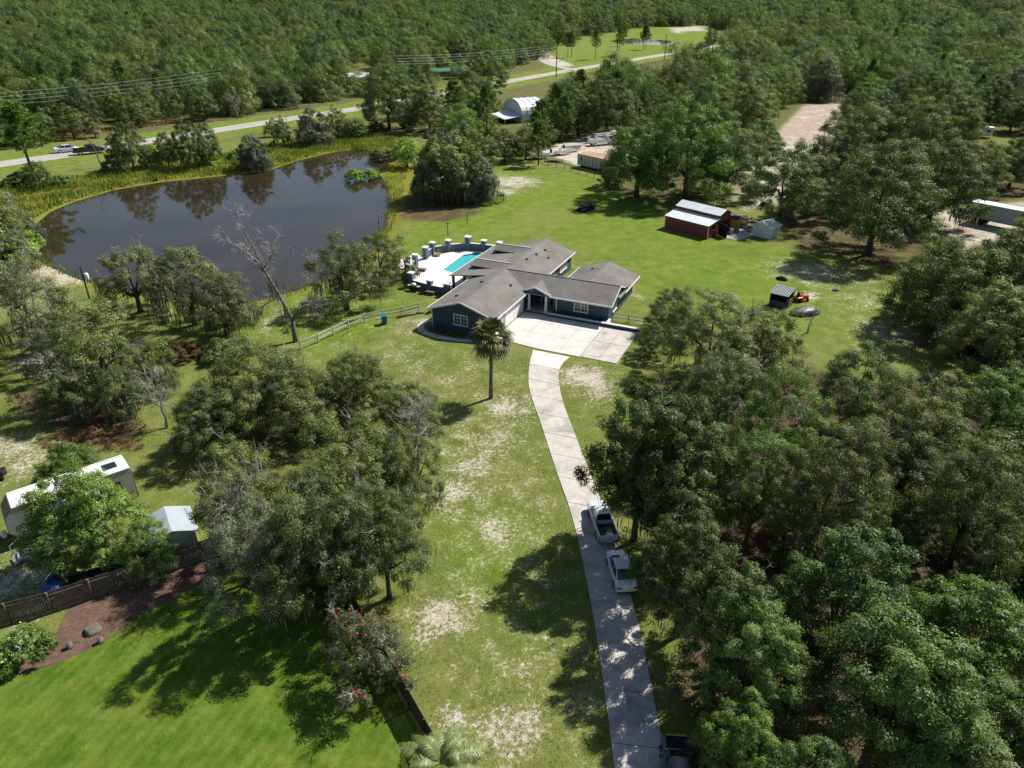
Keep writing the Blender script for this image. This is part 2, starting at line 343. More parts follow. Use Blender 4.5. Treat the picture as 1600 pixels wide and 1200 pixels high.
def lawn_mat():
    m, nt, out = new_mat('mown_lawn'); b = N(nt, 'ShaderNodeBsdfPrincipled'); nt.links.new(b.outputs[0], out.inputs[0])
    v = N(nt, 'ShaderNodeTexCoord').outputs['Object']
    mp = N(nt, 'ShaderNodeMapping'); mp.inputs['Rotation'].default_value = (0, 0, R(20)); nt.links.new(v, mp.inputs[0])
    w = N(nt, 'ShaderNodeTexWave'); w.wave_type = 'BANDS'; w.bands_direction = 'X'; w.inputs['Scale'].default_value = 0.42; w.inputs['Distortion'].default_value = 1.2; w.inputs['Detail'].default_value = 2
    nt.links.new(mp.outputs[0], w.inputs['Vector'])
    mid = noise(nt, v, 0.7, 5, 0.6, 0.3); fine = noise(nt, v, 5, 4, 0.7); tiny = noise(nt, v, 22, 2, 0.7)
    f = math_(nt, 'ADD', math_(nt, 'MULTIPLY', mid, 0.62), math_(nt, 'ADD', math_(nt, 'MULTIPLY', fine, 0.33), math_(nt, 'MULTIPLY', w.outputs[0], 0.06)))
    c = ramp(nt, f, [(0.34, (0.050, 0.100, 0.010)), (0.48, (0.084, 0.148, 0.015)), (0.62, (0.155, 0.200, 0.034))])
    c = mixc(nt, ramp(nt, noise(nt, v, 0.28, 5, 0.62, 0.7), [(0.48, (0, 0, 0)), (0.66, (0.6, 0.6, 0.6))]), c, (0.150, 0.185, 0.030))
    c = mixc(nt, ramp(nt, tiny, [(0.35, (0.35, 0.35, 0.35)), (0.6, (0, 0, 0))]), c, (0.025, 0.050, 0.006))
    nt.links.new(c, b.inputs['Base Color']); b.inputs['Roughness'].default_value = 1.0; b.inputs['Specular IOR Level'].default_value = 0.05
    bn = N(nt, 'ShaderNodeBump'); bn.inputs['Strength'].default_value = 0.7; bn.inputs['Distance'].default_value = 0.06
    nt.links.new(math_(nt, 'ADD', fine, tiny), bn.inputs['Height']); nt.links.new(bn.outputs[0], b.inputs['Normal'])
lawn_mat()

def speckle(name, cols, scale, fine_scale, rough=0.95, bump=0.5, dist=0.05):
    m, nt, out = new_mat(name); b = N(nt, 'ShaderNodeBsdfPrincipled'); nt.links.new(b.outputs[0], out.inputs[0])
    v = N(nt, 'ShaderNodeTexCoord').outputs['Object']
    f = math_(nt, 'ADD', math_(nt, 'MULTIPLY', noise(nt, v, scale, 6, 0.65, 0.5), 0.6), math_(nt, 'MULTIPLY', noise(nt, v, fine_scale, 3, 0.7), 0.4))
    n = len(cols); c = ramp(nt, f, [(0.34 + 0.32 * i / (n - 1), k) for i, k in enumerate(cols)])
    nt.links.new(c, b.inputs['Base Color']); b.inputs['Roughness'].default_value = rough; b.inputs['Specular IOR Level'].default_value = 0.1
    bn = N(nt, 'ShaderNodeBump'); bn.inputs['Strength'].default_value = bump; bn.inputs['Distance'].default_value = dist
    nt.links.new(noise(nt, v, fine_scale, 3), bn.inputs['Height']); nt.links.new(bn.outputs[0], b.inputs['Normal'])
speckle('mulch', [(0.070, 0.042, 0.030), (0.125, 0.078, 0.056), (0.195, 0.130, 0.098)], 2.5, 14)
speckle('dirt_clearing', [(0.20, 0.125, 0.085), (0.40, 0.29, 0.215), (0.52, 0.46, 0.39), (0.27, 0.16, 0.11)], 0.12, 1.6)
speckle('asphalt', [(0.30, 0.285, 0.27), (0.36, 0.34, 0.32), (0.41, 0.39, 0.37)], 0.15, 6, bump=0.2, dist=0.01)
speckle('verge', [(0.075, 0.135, 0.016), (0.115, 0.185, 0.024), (0.16, 0.21, 0.036)], 0.25, 3.5)
speckle('field', [(0.075, 0.150, 0.016), (0.115, 0.195, 0.024), (0.185, 0.195, 0.055)], 0.035, 1.5)
simple('paint_yellow', (0.55, 0.36, 0.06), 0.8, 0.2, vary=0.15)
simple('paint_white_line', (0.62, 0.62, 0.6), 0.8, 0.2, vary=0.12)

def water_mat(name, col, rough, bump_s, bump_scale):
    m, nt, out = new_mat(name); b = N(nt, 'ShaderNodeBsdfPrincipled'); nt.links.new(b.outputs[0], out.inputs[0])
    v = N(nt, 'ShaderNodeTexCoord').outputs['Object']
    c = ramp(nt, noise(nt, v, 0.06, 4, 0.6, 0.4), [(0.3, tuple(k * 0.7 for k in col)), (0.7, tuple(k * 1.4 for k in col))])
    nt.links.new(c, b.inputs['Base Color']); b.inputs['Roughness'].default_value = rough; b.inputs['IOR'].default_value = 1.42
    b.inputs['Specular IOR Level'].default_value = 0.5
    bn = N(nt, 'ShaderNodeBump'); bn.inputs['Strength'].default_value = bump_s; bn.inputs['Distance'].default_value = 0.02
    nt.links.new(noise(nt, v, bump_scale, 2), bn.inputs['Height']); nt.links.new(bn.outputs[0], b.inputs['Normal'])
water_mat('pond_water', (0.030, 0.023, 0.013), 0.02, 0.03, 0.8)
def pool_water_mat():
    m, nt, out = new_mat('pool_water'); 
    t = N(nt, 'ShaderNodeBsdfDiffuse'); t.inputs[0].default_value = (0.050, 0.40, 0.42, 1)
    g = N(nt, 'ShaderNodeBsdfGlossy'); g.inputs['Roughness'].default_value = 0.02
    fr = N(nt, 'ShaderNodeFresnel'); fr.inputs['IOR'].default_value = 1.33
    v = N(nt, 'ShaderNodeTexCoord').outputs['Object']
    bn = N(nt, 'ShaderNodeBump'); bn.inputs['Strength'].default_value = 0.15; bn.inputs['Distance'].default_value = 0.05
    nt.links.new(noise(nt, v, 1.6, 2), bn.inputs['Height'])
    nt.links.new(bn.outputs[0], g.inputs['Normal']); nt.links.new(bn.outputs[0], fr.inputs['Normal'])
    s = N(nt, 'ShaderNodeMixShader'); nt.links.new(fr.outputs[0], s.inputs[0]); nt.links.new(t.outputs[0], s.inputs[1]); nt.links.new(g.outputs[0], s.inputs[2])
    nt.links.new(s.outputs[0], out.inputs[0])
pool_water_mat()
M = MATS

# ------------------------------------------------------------------ the setting: ground, pond, road, drive
def P2(pts, z=0.0): return [(at(x, y, z).x, at(x, y, z).y) for x, y in pts]
def poly_sd(X, Y, poly):
    """signed distance to a polygon, negative inside"""
    P = np.array(poly); Q = np.roll(P, -1, axis=0)
    d2 = np.full(X.shape, 1e18); ins = np.zeros(X.shape, bool)
    for (x0, y0), (x1, y1) in zip(P, Q):
        ex, ey = x1 - x0, y1 - y0; L = ex * ex + ey * ey + 1e-9
        t = np.clip(((X - x0) * ex + (Y - y0) * ey) / L, 0, 1)
        d2 = np.minimum(d2, (X - x0 - t * ex) ** 2 + (Y - y0 - t * ey) ** 2)
        c = ((y0 > Y) != (y1 > Y)) & (X < (x1 - x0) * (Y - y0) / (y1 - y0 + 1e-12) + x0); ins ^= c
    d = np.sqrt(d2); return np.where(ins, -d, d)
def line_d(X, Y, pts):
    d2 = np.full(X.shape, 1e18)
    for (x0, y0), (x1, y1) in zip(pts[:-1], pts[1:]):
        ex, ey = x1 - x0, y1 - y0; t = np.clip(((X - x0) * ex + (Y - y0) * ey) / (ex * ex + ey * ey), 0, 1)
        d2 = np.minimum(d2, (X - x0 - t * ex) ** 2 + (Y - y0 - t * ey) ** 2)
    return np.sqrt(d2)
def sstep(a, b, x): t = np.clip((x - a) / (b - a), 0, 1); return t * t * (3 - 2 * t)

POND = P2([(52, 385), (58, 355), (85, 331), (120, 316), (180, 298), (250, 286), (330, 278), (420, 268), (470, 251), (520, 239), (560, 234), (592, 238),
           (604, 258), (588, 272), (600, 290), (606, 310), (601, 335), (598, 355), (575, 392), (520, 430), (460, 452), (380, 473), (310, 470), (250, 463), (190, 452), (130, 434), (90, 417), (62, 402)], -0.25)
ROAD = P2([(-420, 322), (-200, 289), (0, 257), (85, 245), (180, 229), (400, 194), (570, 168), (680, 148), (775, 131), (862, 115), (950, 100), (1040, 85), (1127, 71), (1230, 56), (1400, 37)])
HA = R(-24.3); HO = Vector((-9.87, 83.1, 0))
def H(u, v, z=0.0):
    c, s = math.cos(HA), math.sin(HA); return Vector((HO.x + u * c - v * s, HO.y + u * s + v * c, z))
POOL = [(-9.5, 26.0), (-8.0, 28.0), (-5.6, 28.0), (-5.0, 26.5), (-5.0, 18.6), (-6.9, 17.7), (-9.0, 18.4)]
POOLW = [(H(u, v).x, H(u, v).y) for u, v in POOL]

def axis(lo, hi, step, far_lo, far_hi, grow=1.13):
    a = list(np.arange(lo, hi + step / 2, step)); s = step; x = a[-1]
    while x < far_hi: s *= grow; x += s; a.append(x)
    s = step; x = a[0]
    while x > far_lo: s *= grow; x -= s; a.insert(0, x)
    return np.array(a)
def make_ground():
    xs = axis(-100, 110, 0.8, -6000, 6000); ys = axis(8, 200, 0.8, -300, 12000, 1.07)
    X, Y = np.meshgrid(xs, ys); rng = np.random.default_rng(5)
    sd = poly_sd(X, Y, POND)
    Z = np.where(sd < 2.5, -0.9 * (1 - sstep(-2.5, 2.5, sd)), 0.0)
    psd = poly_sd(X, Y, POOLW); Z = np.where(psd < 0.9, -1.9, Z)
    sand = np.zeros_like(X) + 0.10; lush = np.zeros_like(X) + 0.35; lit = np.zeros_like(X); marsh = np.zeros_like(X)
    def pm(pts, soft, z=0): return 1 - sstep(-soft, soft, poly_sd(X, Y, P2(pts)))
    # greener turf
    for pts, soft, a in [([(760, 260), (900, 275), (1000, 300), (1040, 360), (1180, 380), (1300, 400), (1280, 520), (1010, 480), (1000, 420), (850, 360), (640, 400), (640, 370), (700, 330)], 5, 0.55),
                         ([(430, 470), (620, 440), (660, 480), (500, 560), (430, 520)], 3, 0.45), ([(700, 800), (820, 780), (860, 900), (800, 1000), (680, 900)], 3, 0.35),
                         ([(870, 70), (1000, 45), (1110, 42), (1110, 62), (880, 112), (860, 100)], 15, 0.8), ([(1270, 440), (1420, 470), (1400, 560), (1290, 520)], 4, 0.3),
                         ([(270, 470), (430, 480), (380, 560), (260, 540)], 3, 0.4)]:
        lush = np.maximum(lush, 0.35 + a * pm(pts, soft))
    rd = line_d(X, Y, ROAD); lush = np.maximum(lush, 0.95 * (1 - sstep(8, 13, rd)))
    # marshy bank of the pond
    marsh = np.maximum(marsh, 1.0 * (1 - sstep(1.0, 4.5, sd)))
    marsh = np.maximum(marsh, 0.75 * pm([(-40, 300), (60, 300), (300, 250), (480, 220), (640, 215), (640, 250), (560, 230), (300, 285), (90, 330), (30, 400), (-20, 420)], 3))
    marsh = np.maximum(marsh, 0.95 * pm([(590, 250), (650, 235), (650, 330), (600, 380), (600, 300)], 3))
    # leaf litter below the trees
    for pts, soft, a in [([(1000, 620), (1180, 540), (1330, 590), (1700, 590), (1900, 1300), (1090, 1300), (1060, 1100), (1000, 830), (965, 720), (985, 660)], 3, 0.75),
                         ([(300, 600), (560, 560), (690, 650), (640, 850), (560, 960), (340, 900), (280, 760)], 3, 0.45),
                         ([(1230, 390), (1330, 410), (1420, 440), (1480, 400), (1560, 440), (1700, 440), (1700, 260), (1300, 160), (1200, 330)], 4, 0.6),
                         ([(1400, 540), (1600, 580), (1800, 560), (1700, 420), (1500, 470)], 3, 0.7), ([(930, 300), (1150, 320), (1190, 280), (940, 240)], 3, 0.55),
                         ([(640, 290), (770, 330), (700, 350), (630, 345), (605, 370)], 3, 0.65), ([(0, 600), (60, 610), (230, 650), (240, 715), (120, 700), (20, 650)], 2, 0.6)]:
        lit = np.maximum(lit, a * pm(pts, soft))
    # bare sand and dirt
    for pts, soft, a in [([(600, 560), (830, 545), (830, 620), (900, 800), (960, 1230), (640, 1230), (700, 1000), (640, 900), (700, 760)], 3, 0.30), ([(0, 440), (420, 480), (640, 460), (560, 580), (300, 560), (200, 640), (0, 760)], 3, 0.26), ([(880, 570), (990, 560), (990, 640), (900, 650)], 2, 0.3), ([(1180, 400), (1440, 430), (1420, 560), (1280, 520)], 3, 0.26)]: sand = np.maximum(sand, a * pm(pts, soft))
    for x, y, r_, a in [(700, 700, 5, .45), (795, 640, 4, .62), (700, 770, 3.2, .6), (745, 800, 3, .5), (690, 965, 2.2, .75), (672, 985, 1.6, .6), (775, 830, 2, .68), (845, 775, 2, .45), (800, 1140, 2, .7), (705, 1122, 1.0, .8),
                        (760, 690, 4, .55), (640, 570, 5, .4), (912, 590, 2.8, .85), (935, 606, 2.5, .72), (770, 625, 2.5, .5), (800, 284, 6, .82), (785, 298, 4, .7), (1270, 425, 7, .62), (1350, 470, 6, .45), (1390, 520, 6, .55),
                        (1235, 418, 4, .6), (1262, 462, 2, .72), (640, 545, 4, .4), (610, 560, 3, .4), (430, 500, 4, .5), (480, 485, 4, .45), (530, 470, 3, .4), (30, 720, 4, .55), (10, 700, 3, .7), (112, 432, 4, .85), (85, 420, 4, .8), (60, 560, 3, .75), (40, 470, 5, .5),
                        (640, 510, 3, .5), (660, 505, 2, .55), (720, 950, 3, .5), (860, 1010, 3, .4), (835, 905, 3, .45), (755, 1060, 3, .35), (890, 1100, 2, .5), (60, 940, 2, .7), (20, 905, 2.5, .75), (1020, 470, 3, .35), (985, 460, 2, .5), (650, 680, 2, .5), (735, 735, 3, .6)]:
        c = at(x, y); d = np.hypot(X - c.x, (Y - c.y)); sand = np.maximum(sand, a * 0.86 * np.exp(-(d / (r_ * 1.3)) ** 2))
    for pts, soft, a in [([(1190, 250), (1215, 205), (1255, 165), (1320, 160), (1318, 190), (1290, 235), (1250, 262)], 3, 1.0), ([(840, 235), (935, 205), (985, 235), (985, 275), (900, 258)], 2, 1.0), ([(1120, 262), (1250, 250), (1260, 320), (1150, 330)], 3, .55),
                         ([(1455, 330), (1700, 300), (1700, 360), (1480, 400)], 3, .7), ([(1040, 42), (1100, 40), (1110, 48), (1050, 52)], 8, .7), ([(880, 105), (840, 95), (820, 75), (850, 80), (880, 96), (905, 100)], 3, .8), ([(1155, 330), (1200, 345), (1190, 370), (1140, 360)], 2, .5)]:
        sand = np.maximum(sand, a * pm(pts, soft)); lit *= 1 - 0.75 * pm(pts, soft) * a
    # speckled ground under far woods
    far = sstep(170, 230, Y) * (1 - (1 - sstep(9, 15, rd))); lit = np.maximum(lit, 0.5 * far * (1 - sstep(0.5, 0.8, lush)))
    ny, nx = X.shape; idx = np.arange(nx * ny).reshape(ny, nx)
    q = np.stack([idx[:-1, :-1], idx[:-1, 1:], idx[1:, 1:], idx[1:, :-1]], -1).reshape(-1, 4)
    me = np_mesh('ground', np.stack([X, Y, Z], -1).reshape(-1, 3), q, attrs={'cover': np.stack([sand, lush, lit, marsh], -1).reshape(-1, 4)})
    me.polygons.foreach_set('use_smooth', [True] * len(me.polygons))
    tag(link('ground', me, M['ground']), kind='structure')
make_ground()

def sheet(name, pts, z, mat, thick=0.0, parent=None):
    """flat polygon in plan; with thickness it becomes a slab whose top is at z"""
    mb = MB(); P = [(p[0], p[1], z) for p in pts]
    from mathutils.geometry import tessellate_polygon
    bm = bmesh.new(); vs_ = [bm.verts.new(p) for p in P]
    for t3 in tessellate_polygon([[Vector(p) for p in P]]):
        if len(set(t3)) == 3: bm.faces.new([vs_[i] for i in t3])
    bmesh.ops.recalc_face_normals(bm, faces=bm.faces)
    if thick:
        r_ = bmesh.ops.extrude_face_region(bm, geom=bm.faces[:])
        bmesh.ops.translate(bm, verts=[g for g in r_['geom'] if isinstance(g, bmesh.types.BMVert)], vec=(0, 0, -thick))
    bmesh.ops.recalc_face_normals(bm, faces=bm.faces)
    if not thick:
        for f in bm.faces:
            if f.normal.z < 0: f.normal_flip()
    me = bpy.data.meshes.new(name); bm.to_mesh(me); bm.free()
    return link(name, me, mat, parent)
# pond surface reaches a little below its banks
cx = sum(p[0] for p in POND) / len(POND); cy = sum(p[1] for p in POND) / len(POND)
tag(sheet('pond', [(cx + (x - cx) * 1.05, cy + (y - cy) * 1.05) for x, y in POND], -0.25, M['pond_water']), kind='structure')

def strip_pts(line, off):
    out = []
    for i, (x, y) in enumerate(line):
        a = line[max(i - 1, 0)]; b = line[min(i + 1, len(line) - 1)]
        dx, dy = b[0] - a[0], b[1] - a[1]; L = math.hypot(dx, dy); out.append((x - dy / L * off, y + dx / L * off))
    return out
def smooth_line(pts, n=6):
    out = []; P = [pts[0]] + list(pts) + [pts[-1]]
    for i in range(1, len(P) - 2):
        for k in range(n):
            t = k / n; a, b, c, d = [np.array(P[i + j]) for j in (-1, 0, 1, 2)]
            out.append(tuple(0.5 * ((2 * b) + (-a + c) * t + (2 * a - 5 * b + 4 * c - d) * t * t + (-a + 3 * b - 3 * c + d) * t ** 3)))
    out.append(tuple(pts[-1])); return out
def ribbon(name, line, o0, o1, z, mat, parent=None):
    a = strip_pts(line, o0); b = strip_pts(line, o1); mb = MB()
    n = len(a); mb.add([(x, y, z) for x, y in a] + [(x, y, z) for x, y in b], [(i, i + 1, n + i + 1, n + i) for i in range(n - 1)])
    o = mb.build(name, mat, parent, fix=False); me = o.data
    if me.polygons[0].normal.z < 0: me.flip_normals()
    return o
RL = smooth_line(ROAD)
road = tag(ribbon('road', RL, -3.9, 3.9, 0.05, M['asphalt']), kind='structure')
for o in (-0.16, 0.06): ribbon('centre_line', RL, o, o + 0.12, 0.056, M['paint_yellow'], road)
for o in (-3.35, 3.23): ribbon('edge_line', RL, o, o + 0.12, 0.056, M['paint_white_line'], road)
sr = smooth_line(P2([(893, 109), (860, 100), (838, 88), (820, 78), (800, 72)]))
tag(ribbon('side_road', sr, -2.6, 2.6, 0.04, M['asphalt']), kind='structure')

# neighbour's mown lawn and mulch bed
tag(sheet('lawn', P2([(-260, 1120), (0, 1066), (90, 1036), (150, 1011), (200, 976), (250, 946), (330, 906), (420, 868), (478, 846), (560, 975), (622, 1082), (692, 1202), (760, 1330), (200, 1500), (-500, 1400)]), 0.02, M['mown_lawn']), kind='structure')
tag(sheet('mulch_bed', P2([(-60, 1085), (0, 1062), (90, 1036), (150, 1011), (200, 976), (250, 946), (330, 906), (420, 868), (478, 846), (470, 838), (330, 872), (200, 912), (110, 945), (90, 985), (60, 1010), (-60, 1040)]), 0.03, M['mulch']), kind='structure')

# driveway of separate cast slabs
DL = P2([(833, 547), (827, 572), (826, 600), (832, 625), (845, 662), (869, 735), (893, 805), (912, 885), (929, 975), (941, 1055), (952, 1135), (961, 1205), (985, 1400), (1010, 1700)])
DR = P2([(890, 558), (876, 573), (873, 595), (880, 630), (893, 665), (916, 725), (945, 800), (972, 885), (996, 970), (1012, 1045), (1027, 1120), (1042, 1205), (1075, 1400), (1120, 1700)])
dl = smooth_line(DL, 14); dr = smooth_line(DR, 14)
def resample(line, n):
    L = np.array(line); s = np.concatenate([[0], np.cumsum(np.hypot(*np.diff(L, axis=0).T))]); t = np.linspace(0, s[-1], n)
    return np.stack([np.interp(t, s, L[:, 0]), np.interp(t, s, L[:, 1])], -1)
NS = 18; SUB = 5
la = resample(dl, NS * SUB + 1); ra = resample(dr, NS * SUB + 1)
drive = MB(); n = len(la)
drive.add([(p[0], p[1], 0.025) for p in la] + [(p[0], p[1], 0.025) for p in ra], [(i, i + 1, n + i + 1, n + i) for i in range(n - 1)])
drive = tag(drive.build('driveway', M['joint'], fix=False), kind='structure')
if drive.data.polygons[0].normal.z < 0: drive.data.flip_normals()
rs = random.Random(3)
for k in range(NS):
    A = [Vector((*la[i], 0)) for i in range(k * SUB, (k + 1) * SUB + 1)]; B = [Vector((*ra[i], 0)) for i in range(k * SUB, (k + 1) * SUB + 1)]
    g = 0.03; d0 = (A[1] - A[0]).normalized() * g; d1 = (A[-2] - A[-1]).normalized() * g
    A[0] += d0; B[0] += d0; A[-1] += d1; B[-1] += d1
    z = 0.062 + rs.uniform(-0.008, 0.008)
    sheet('slab', [(p.x, p.y) for p in A] + [(p.x, p.y) for p in reversed(B)], z, M['concrete'] if k > 0 else M['concrete_white'], 0.07, drive)

# parking pad beside the house, in the house's own directions
pad = tag(sheet('parking_pad', [(H(u, v).x, H(u, v).y) for u, v in [(8.5, 0.1), (10.6, -0.25), (13.9, -0.6), (18.4, -0.65), (24.1, -0.45), (23.9, 8.75), (8.6, 9.1)]], 0.02, M['joint']), kind='structure')
us = [8.55, 11.8, 14.3, 16.9, 19.6]; vs2 = [9.0, 6.6, 3.4, 0.0]
for i in range(4):
    for j in range(3):
        g = 0.018 if (i + j) % 2 else 0.03
        v1 = vs2[j + 1] + g
        lo0 = v1 if j < 2 else [0.1, -0.35, -0.62, -0.65, -0.62][i]; lo1 = v1 if j < 2 else [0.1, -0.35, -0.62, -0.65, -0.62][i + 1]
        q = [(us[i] + g, lo0), (us[i + 1] - g, lo1), (us[i + 1] - g, vs2[j] - g), (us[i] + g, vs2[j] - g)]
        sheet('slab', [(H(u, v).x, H(u, v).y) for u, v in q], 0.06 + 0.004 * ((i * 3 + j) % 3), M['concrete_white'], 0.07, pad)
for j, (v1, v2) in enumerate([(8.65, 4.2), (4.12, -0.55)]):
    for u1, u2 in ((19.68, 21.8), (21.87, 23.95)):
        sheet('slab', [(H(u, v).x, H(u, v).y) for u, v in [(u1, v2), (u2, v2), (u2, v1), (u1, v1)]], 0.058 + 0.003 * j, M['concrete_old'], 0.07, pad)
# curved walk round the garage gable
wl_ = smooth_line([(-0.6, 3.0), (-1.5, 1.2), (-1.5, -0.6), (-0.2, -2.0), (2.0, -2.5), (5.0, -2.3), (8.6, -1.2), (10.6, -0.3)], 6)
wl_ = [(H(u, v).x, H(u, v).y) for u, v in wl_]
walk = tag(ribbon('walkway', wl_, -0.42, 0.42, 0.045, M['concrete']), kind='structure')
bed = [(0.0, 0.0), (-0.75, 0.3), (-0.8, -0.6), (0.1, -1.5), (2.2, -1.95), (5.0, -1.75), (8.2, -0.8), (8.4, 0.0)]
tag(sheet('planting_bed', [(H(u, v).x, H(u, v).y) for u, v in bed], 0.035, M['mulch']), kind='structure')

# ------------------------------------------------------------------ vegetation: prototypes
def unit(a): return a / (np.linalg.norm(a, axis=-1, keepdims=True) + 1e-9)
def leaf_mesh(name, P, Nn, size, tint, rng, width=0.55):
    """one small rhombic leaf spray per point"""
    n = len(P); t = rng.normal(size=(n, 3)); t = unit(t - Nn * np.sum(t * Nn, 1, keepdims=True)); b = np.cross(Nn, t)
    s = (size * rng.uniform(0.65, 1.35, n))[:, None]
    fold = Nn * s * 0.12
    V = np.stack([P - t * s * 0.5, P + b * s * 0.5 * width + fold, P + t * s * 0.5, P - b * s * 0.5 * width + fold], 1).reshape(-1, 3)
    q = np.arange(4 * n).reshape(n, 4)
    return np_mesh(name, V, q, attrs={'tint': np.repeat(tint, 4)})
def clump_leaves(C, rc, per, rng, tufts=7, flat=0.7, rand=0.42, cen=None):
    """leaf points and normals for clumps at C: every clump is a cluster of smaller tufts"""
    P = []; Nn = []; T = []
    for c, r_ in zip(C, rc):
        ct = rng.uniform(0.15, 0.85); k = max(3, int(tufts * rng.uniform(0.7, 1.3)))
        d = unit(rng.normal(size=(k, 3)) + np.array([0, 0, 0.35])); off = d * r_ * rng.uniform(0.35, 0.8, (k, 1)); off[:, 2] *= flat
        m = max(4, int(per / k)); r2 = r_ * rng.uniform(0.38, 0.62, k)
        for j in range(k):
            q = unit(rng.normal(size=(m, 3)) + np.array([0, 0, 0.25])); rad = r2[j] * rng.uniform(0.35, 1.08, (m, 1)) ** 0.7
            p = q * rad; p[:, 2] *= 0.75
            P.append(c + off[j] + p); Nn.append(unit(q * 0.75 + d[j] * 0.35 + rng.normal(size=(m, 3)) * rand + np.array([0, 0, 0.35]) + (0 if cen is None else unit((c - cen)[None, :]) * 0.30)))
            T.append(np.clip(ct * 0.6 + rng.uniform(0, 1) * 0.25 + rng.uniform(-0.14, 0.22, m), 0, 1))
    return np.concatenate(P), np.concatenate(Nn), np.concatenate(T)
def dome_centers(rng, Rr, Ht, zb, rc, n, under=0.22, gap=0.8, pw=2.3, ex=0.62):
    ph = rng.uniform(0, 6.28, 4); out = []; tries = 0
    def rad(t): return Rr * (0.80 + 0.12 * math.sin(2 * t + ph[0]) + 0.10 * math.sin(3 * t + ph[1]) + 0.08 * math.sin(5 * t + ph[2]))
    while len(out) < n and tries < n * 60:
        tries += 1
        t = rng.uniform(0, 6.283); rho = math.sqrt(rng.uniform(0, 1)); r_ = rho * rad(t)
        top = zb + (Ht - zb) * (1 - rho ** pw) ** ex
        top *= 1 + 0.10 * math.sin(1.3 * r_ * math.cos(t) + ph[3]) * math.cos(1.1 * r_ * math.sin(t) + ph[0])
        if rng.uniform() < under: z = zb + (top - zb) * rng.uniform(-0.15, 0.6); 
        else: z = top - rc * 0.7 - abs(rng.normal()) * rc * 0.35
        p = np.array([r_ * math.cos(t), r_ * math.sin(t), max(z, zb * 0.75)])
        if all(np.linalg.norm((p - q) * (1, 1, 1.25)) > rc * gap for q in out): out.append(p)
    return np.array(out)
def limbs(mb, rng, C, Ht, zf, r0, nl=6, lean=(0, 0)):
    """trunk, main limbs and a thin branch to every clump"""
    fork = Vector((lean[0], lean[1], zf))
    mb.tube([(0, 0, -0.3), (lean[0] * .2, lean[1] * .2, zf * 0.25), (lean[0] * .6, lean[1] * .6, zf * 0.65), fork], [r0 * 1.5, r0 * 1.05, r0 * 0.92, r0 * 0.95], 9)
    ang = np.arctan2(C[:, 1], C[:, 0]); nodes = []
    for k in range(nl):
        a = 2 * math.pi * (k + rng.uniform(-0.25, 0.25)) / nl
        sel = C[np.abs(np.angle(np.exp(1j * (ang - a)))) < math.pi / nl * 1.2]
        if len(sel) == 0: continue
        far = sel[np.argmax(np.hypot(sel[:, 0], sel[:, 1]))]; tip = Vector(far) * 0.86; tip.z = far[2] - 0.3
        mid1 = fork.lerp(tip, 0.33) + Vector((0, 0, 0.10 * Ht)) + Vector(rng.normal(size=3)) * 0.3
        mid2 = fork.lerp(tip, 0.68) + Vector((0, 0, 0.08 * Ht)) + Vector(rng.normal(size=3)) * 0.35
        pts = [fork - Vector((0, 0, 0.2)), fork.lerp(mid1, 0.5) + Vector(rng.normal(size=3)) * 0.12, mid1, mid1.lerp(mid2, .5) + Vector(rng.normal(size=3)) * 0.15, mid2, tip]
        mb.tube(pts, [r0 * 0.62, r0 * 0.5, r0 * 0.4, r0 * 0.3, r0 * 0.2, r0 * 0.06], 6)
        nodes += [(p, r0 * 0.2) for p in pts[1:]]
    top = Vector((0, 0, Ht * 0.8)); pts = [fork, fork.lerp(top, 0.4) + Vector(rng.normal(size=3)) * 0.3, top]
    mb.tube(pts, [r0 * 0.55, r0 * 0.35, r0 * 0.08], 6); nodes += [(p, r0 * 0.2) for p in pts]
    for c in C:
        c = Vector(c); p, rr = min(nodes, key=lambda nd: (nd[0] - c).length + max(0, nd[0].z - c.z) * 0.6)
        m_ = p.lerp(c, 0.5) + Vector(rng.normal(size=3)) * 0.15
        mb.tube([p, m_, c], [rr * 0.55, rr * 0.35, 0.015], 4, cap=False)
def twig_spray(mb, rng, base, d, L, r0=0.035, depth=2, n=4):
    base = Vector(base); d = Vector(d).normalized()
    pts = [base]; p = base.copy(); dd = d.copy()
    for k in range(3):
        dd = (dd + Vector(rng.normal(size=3)) * 0.22).normalized(); p = p + dd * L / 3; pts.append(p.copy())
    mb.tube(pts, [r0, r0 * 0.75, r0 * 0.5, r0 * 0.18], 3 if depth < 2 else 4, cap=False)
    if depth > 0:
        for k in range(n):
            t = rng.uniform(0.25, 1.0); i = min(2, int(t * 3)); q = pts[i].lerp(pts[i + 1], t * 3 - i)
            twig_spray(mb, rng, q, d * 0.9 + Vector(rng.normal(size=3)) * 0.65, L * rng.uniform(0.4, 0.65), r0 * 0.5, depth - 1, n)
def moss_mesh(name, rng, pts, per, length, spread=0.5):
    """hanging strands: narrow tapering ribbons"""
    V = []; Q = []; T = []
    for c in pts:
        for k in range(per):
            p = np.array(c) + rng.normal(size=3) * spread * np.array([1, 1, 0.5]); L = length * rng.uniform(0.35, 1.1); w = rng.uniform(0.02, 0.055)
            a = rng.uniform(0, 6.28); s = np.array([math.cos(a), math.sin(a), 0]) * w; sway = rng.normal(size=2) * 0.08
            i = len(V)
            for j, (t, ww) in enumerate(((0, 0.5), (0.35, 1.0), (0.75, 0.7), (1.0, 0.1))):
                q = p + np.array([sway[0] * t, sway[1] * t, -L * t]); V += [q - s * ww, q + s * ww]; T += [0.2 + 0.6 * rng.uniform()] * 2
            Q += [(i + 2 * j, i + 2 * j + 1, i + 2 * j + 3, i + 2 * j + 2) for j in range(3)]
    return np_mesh(name, V, Q, attrs={'tint': T})

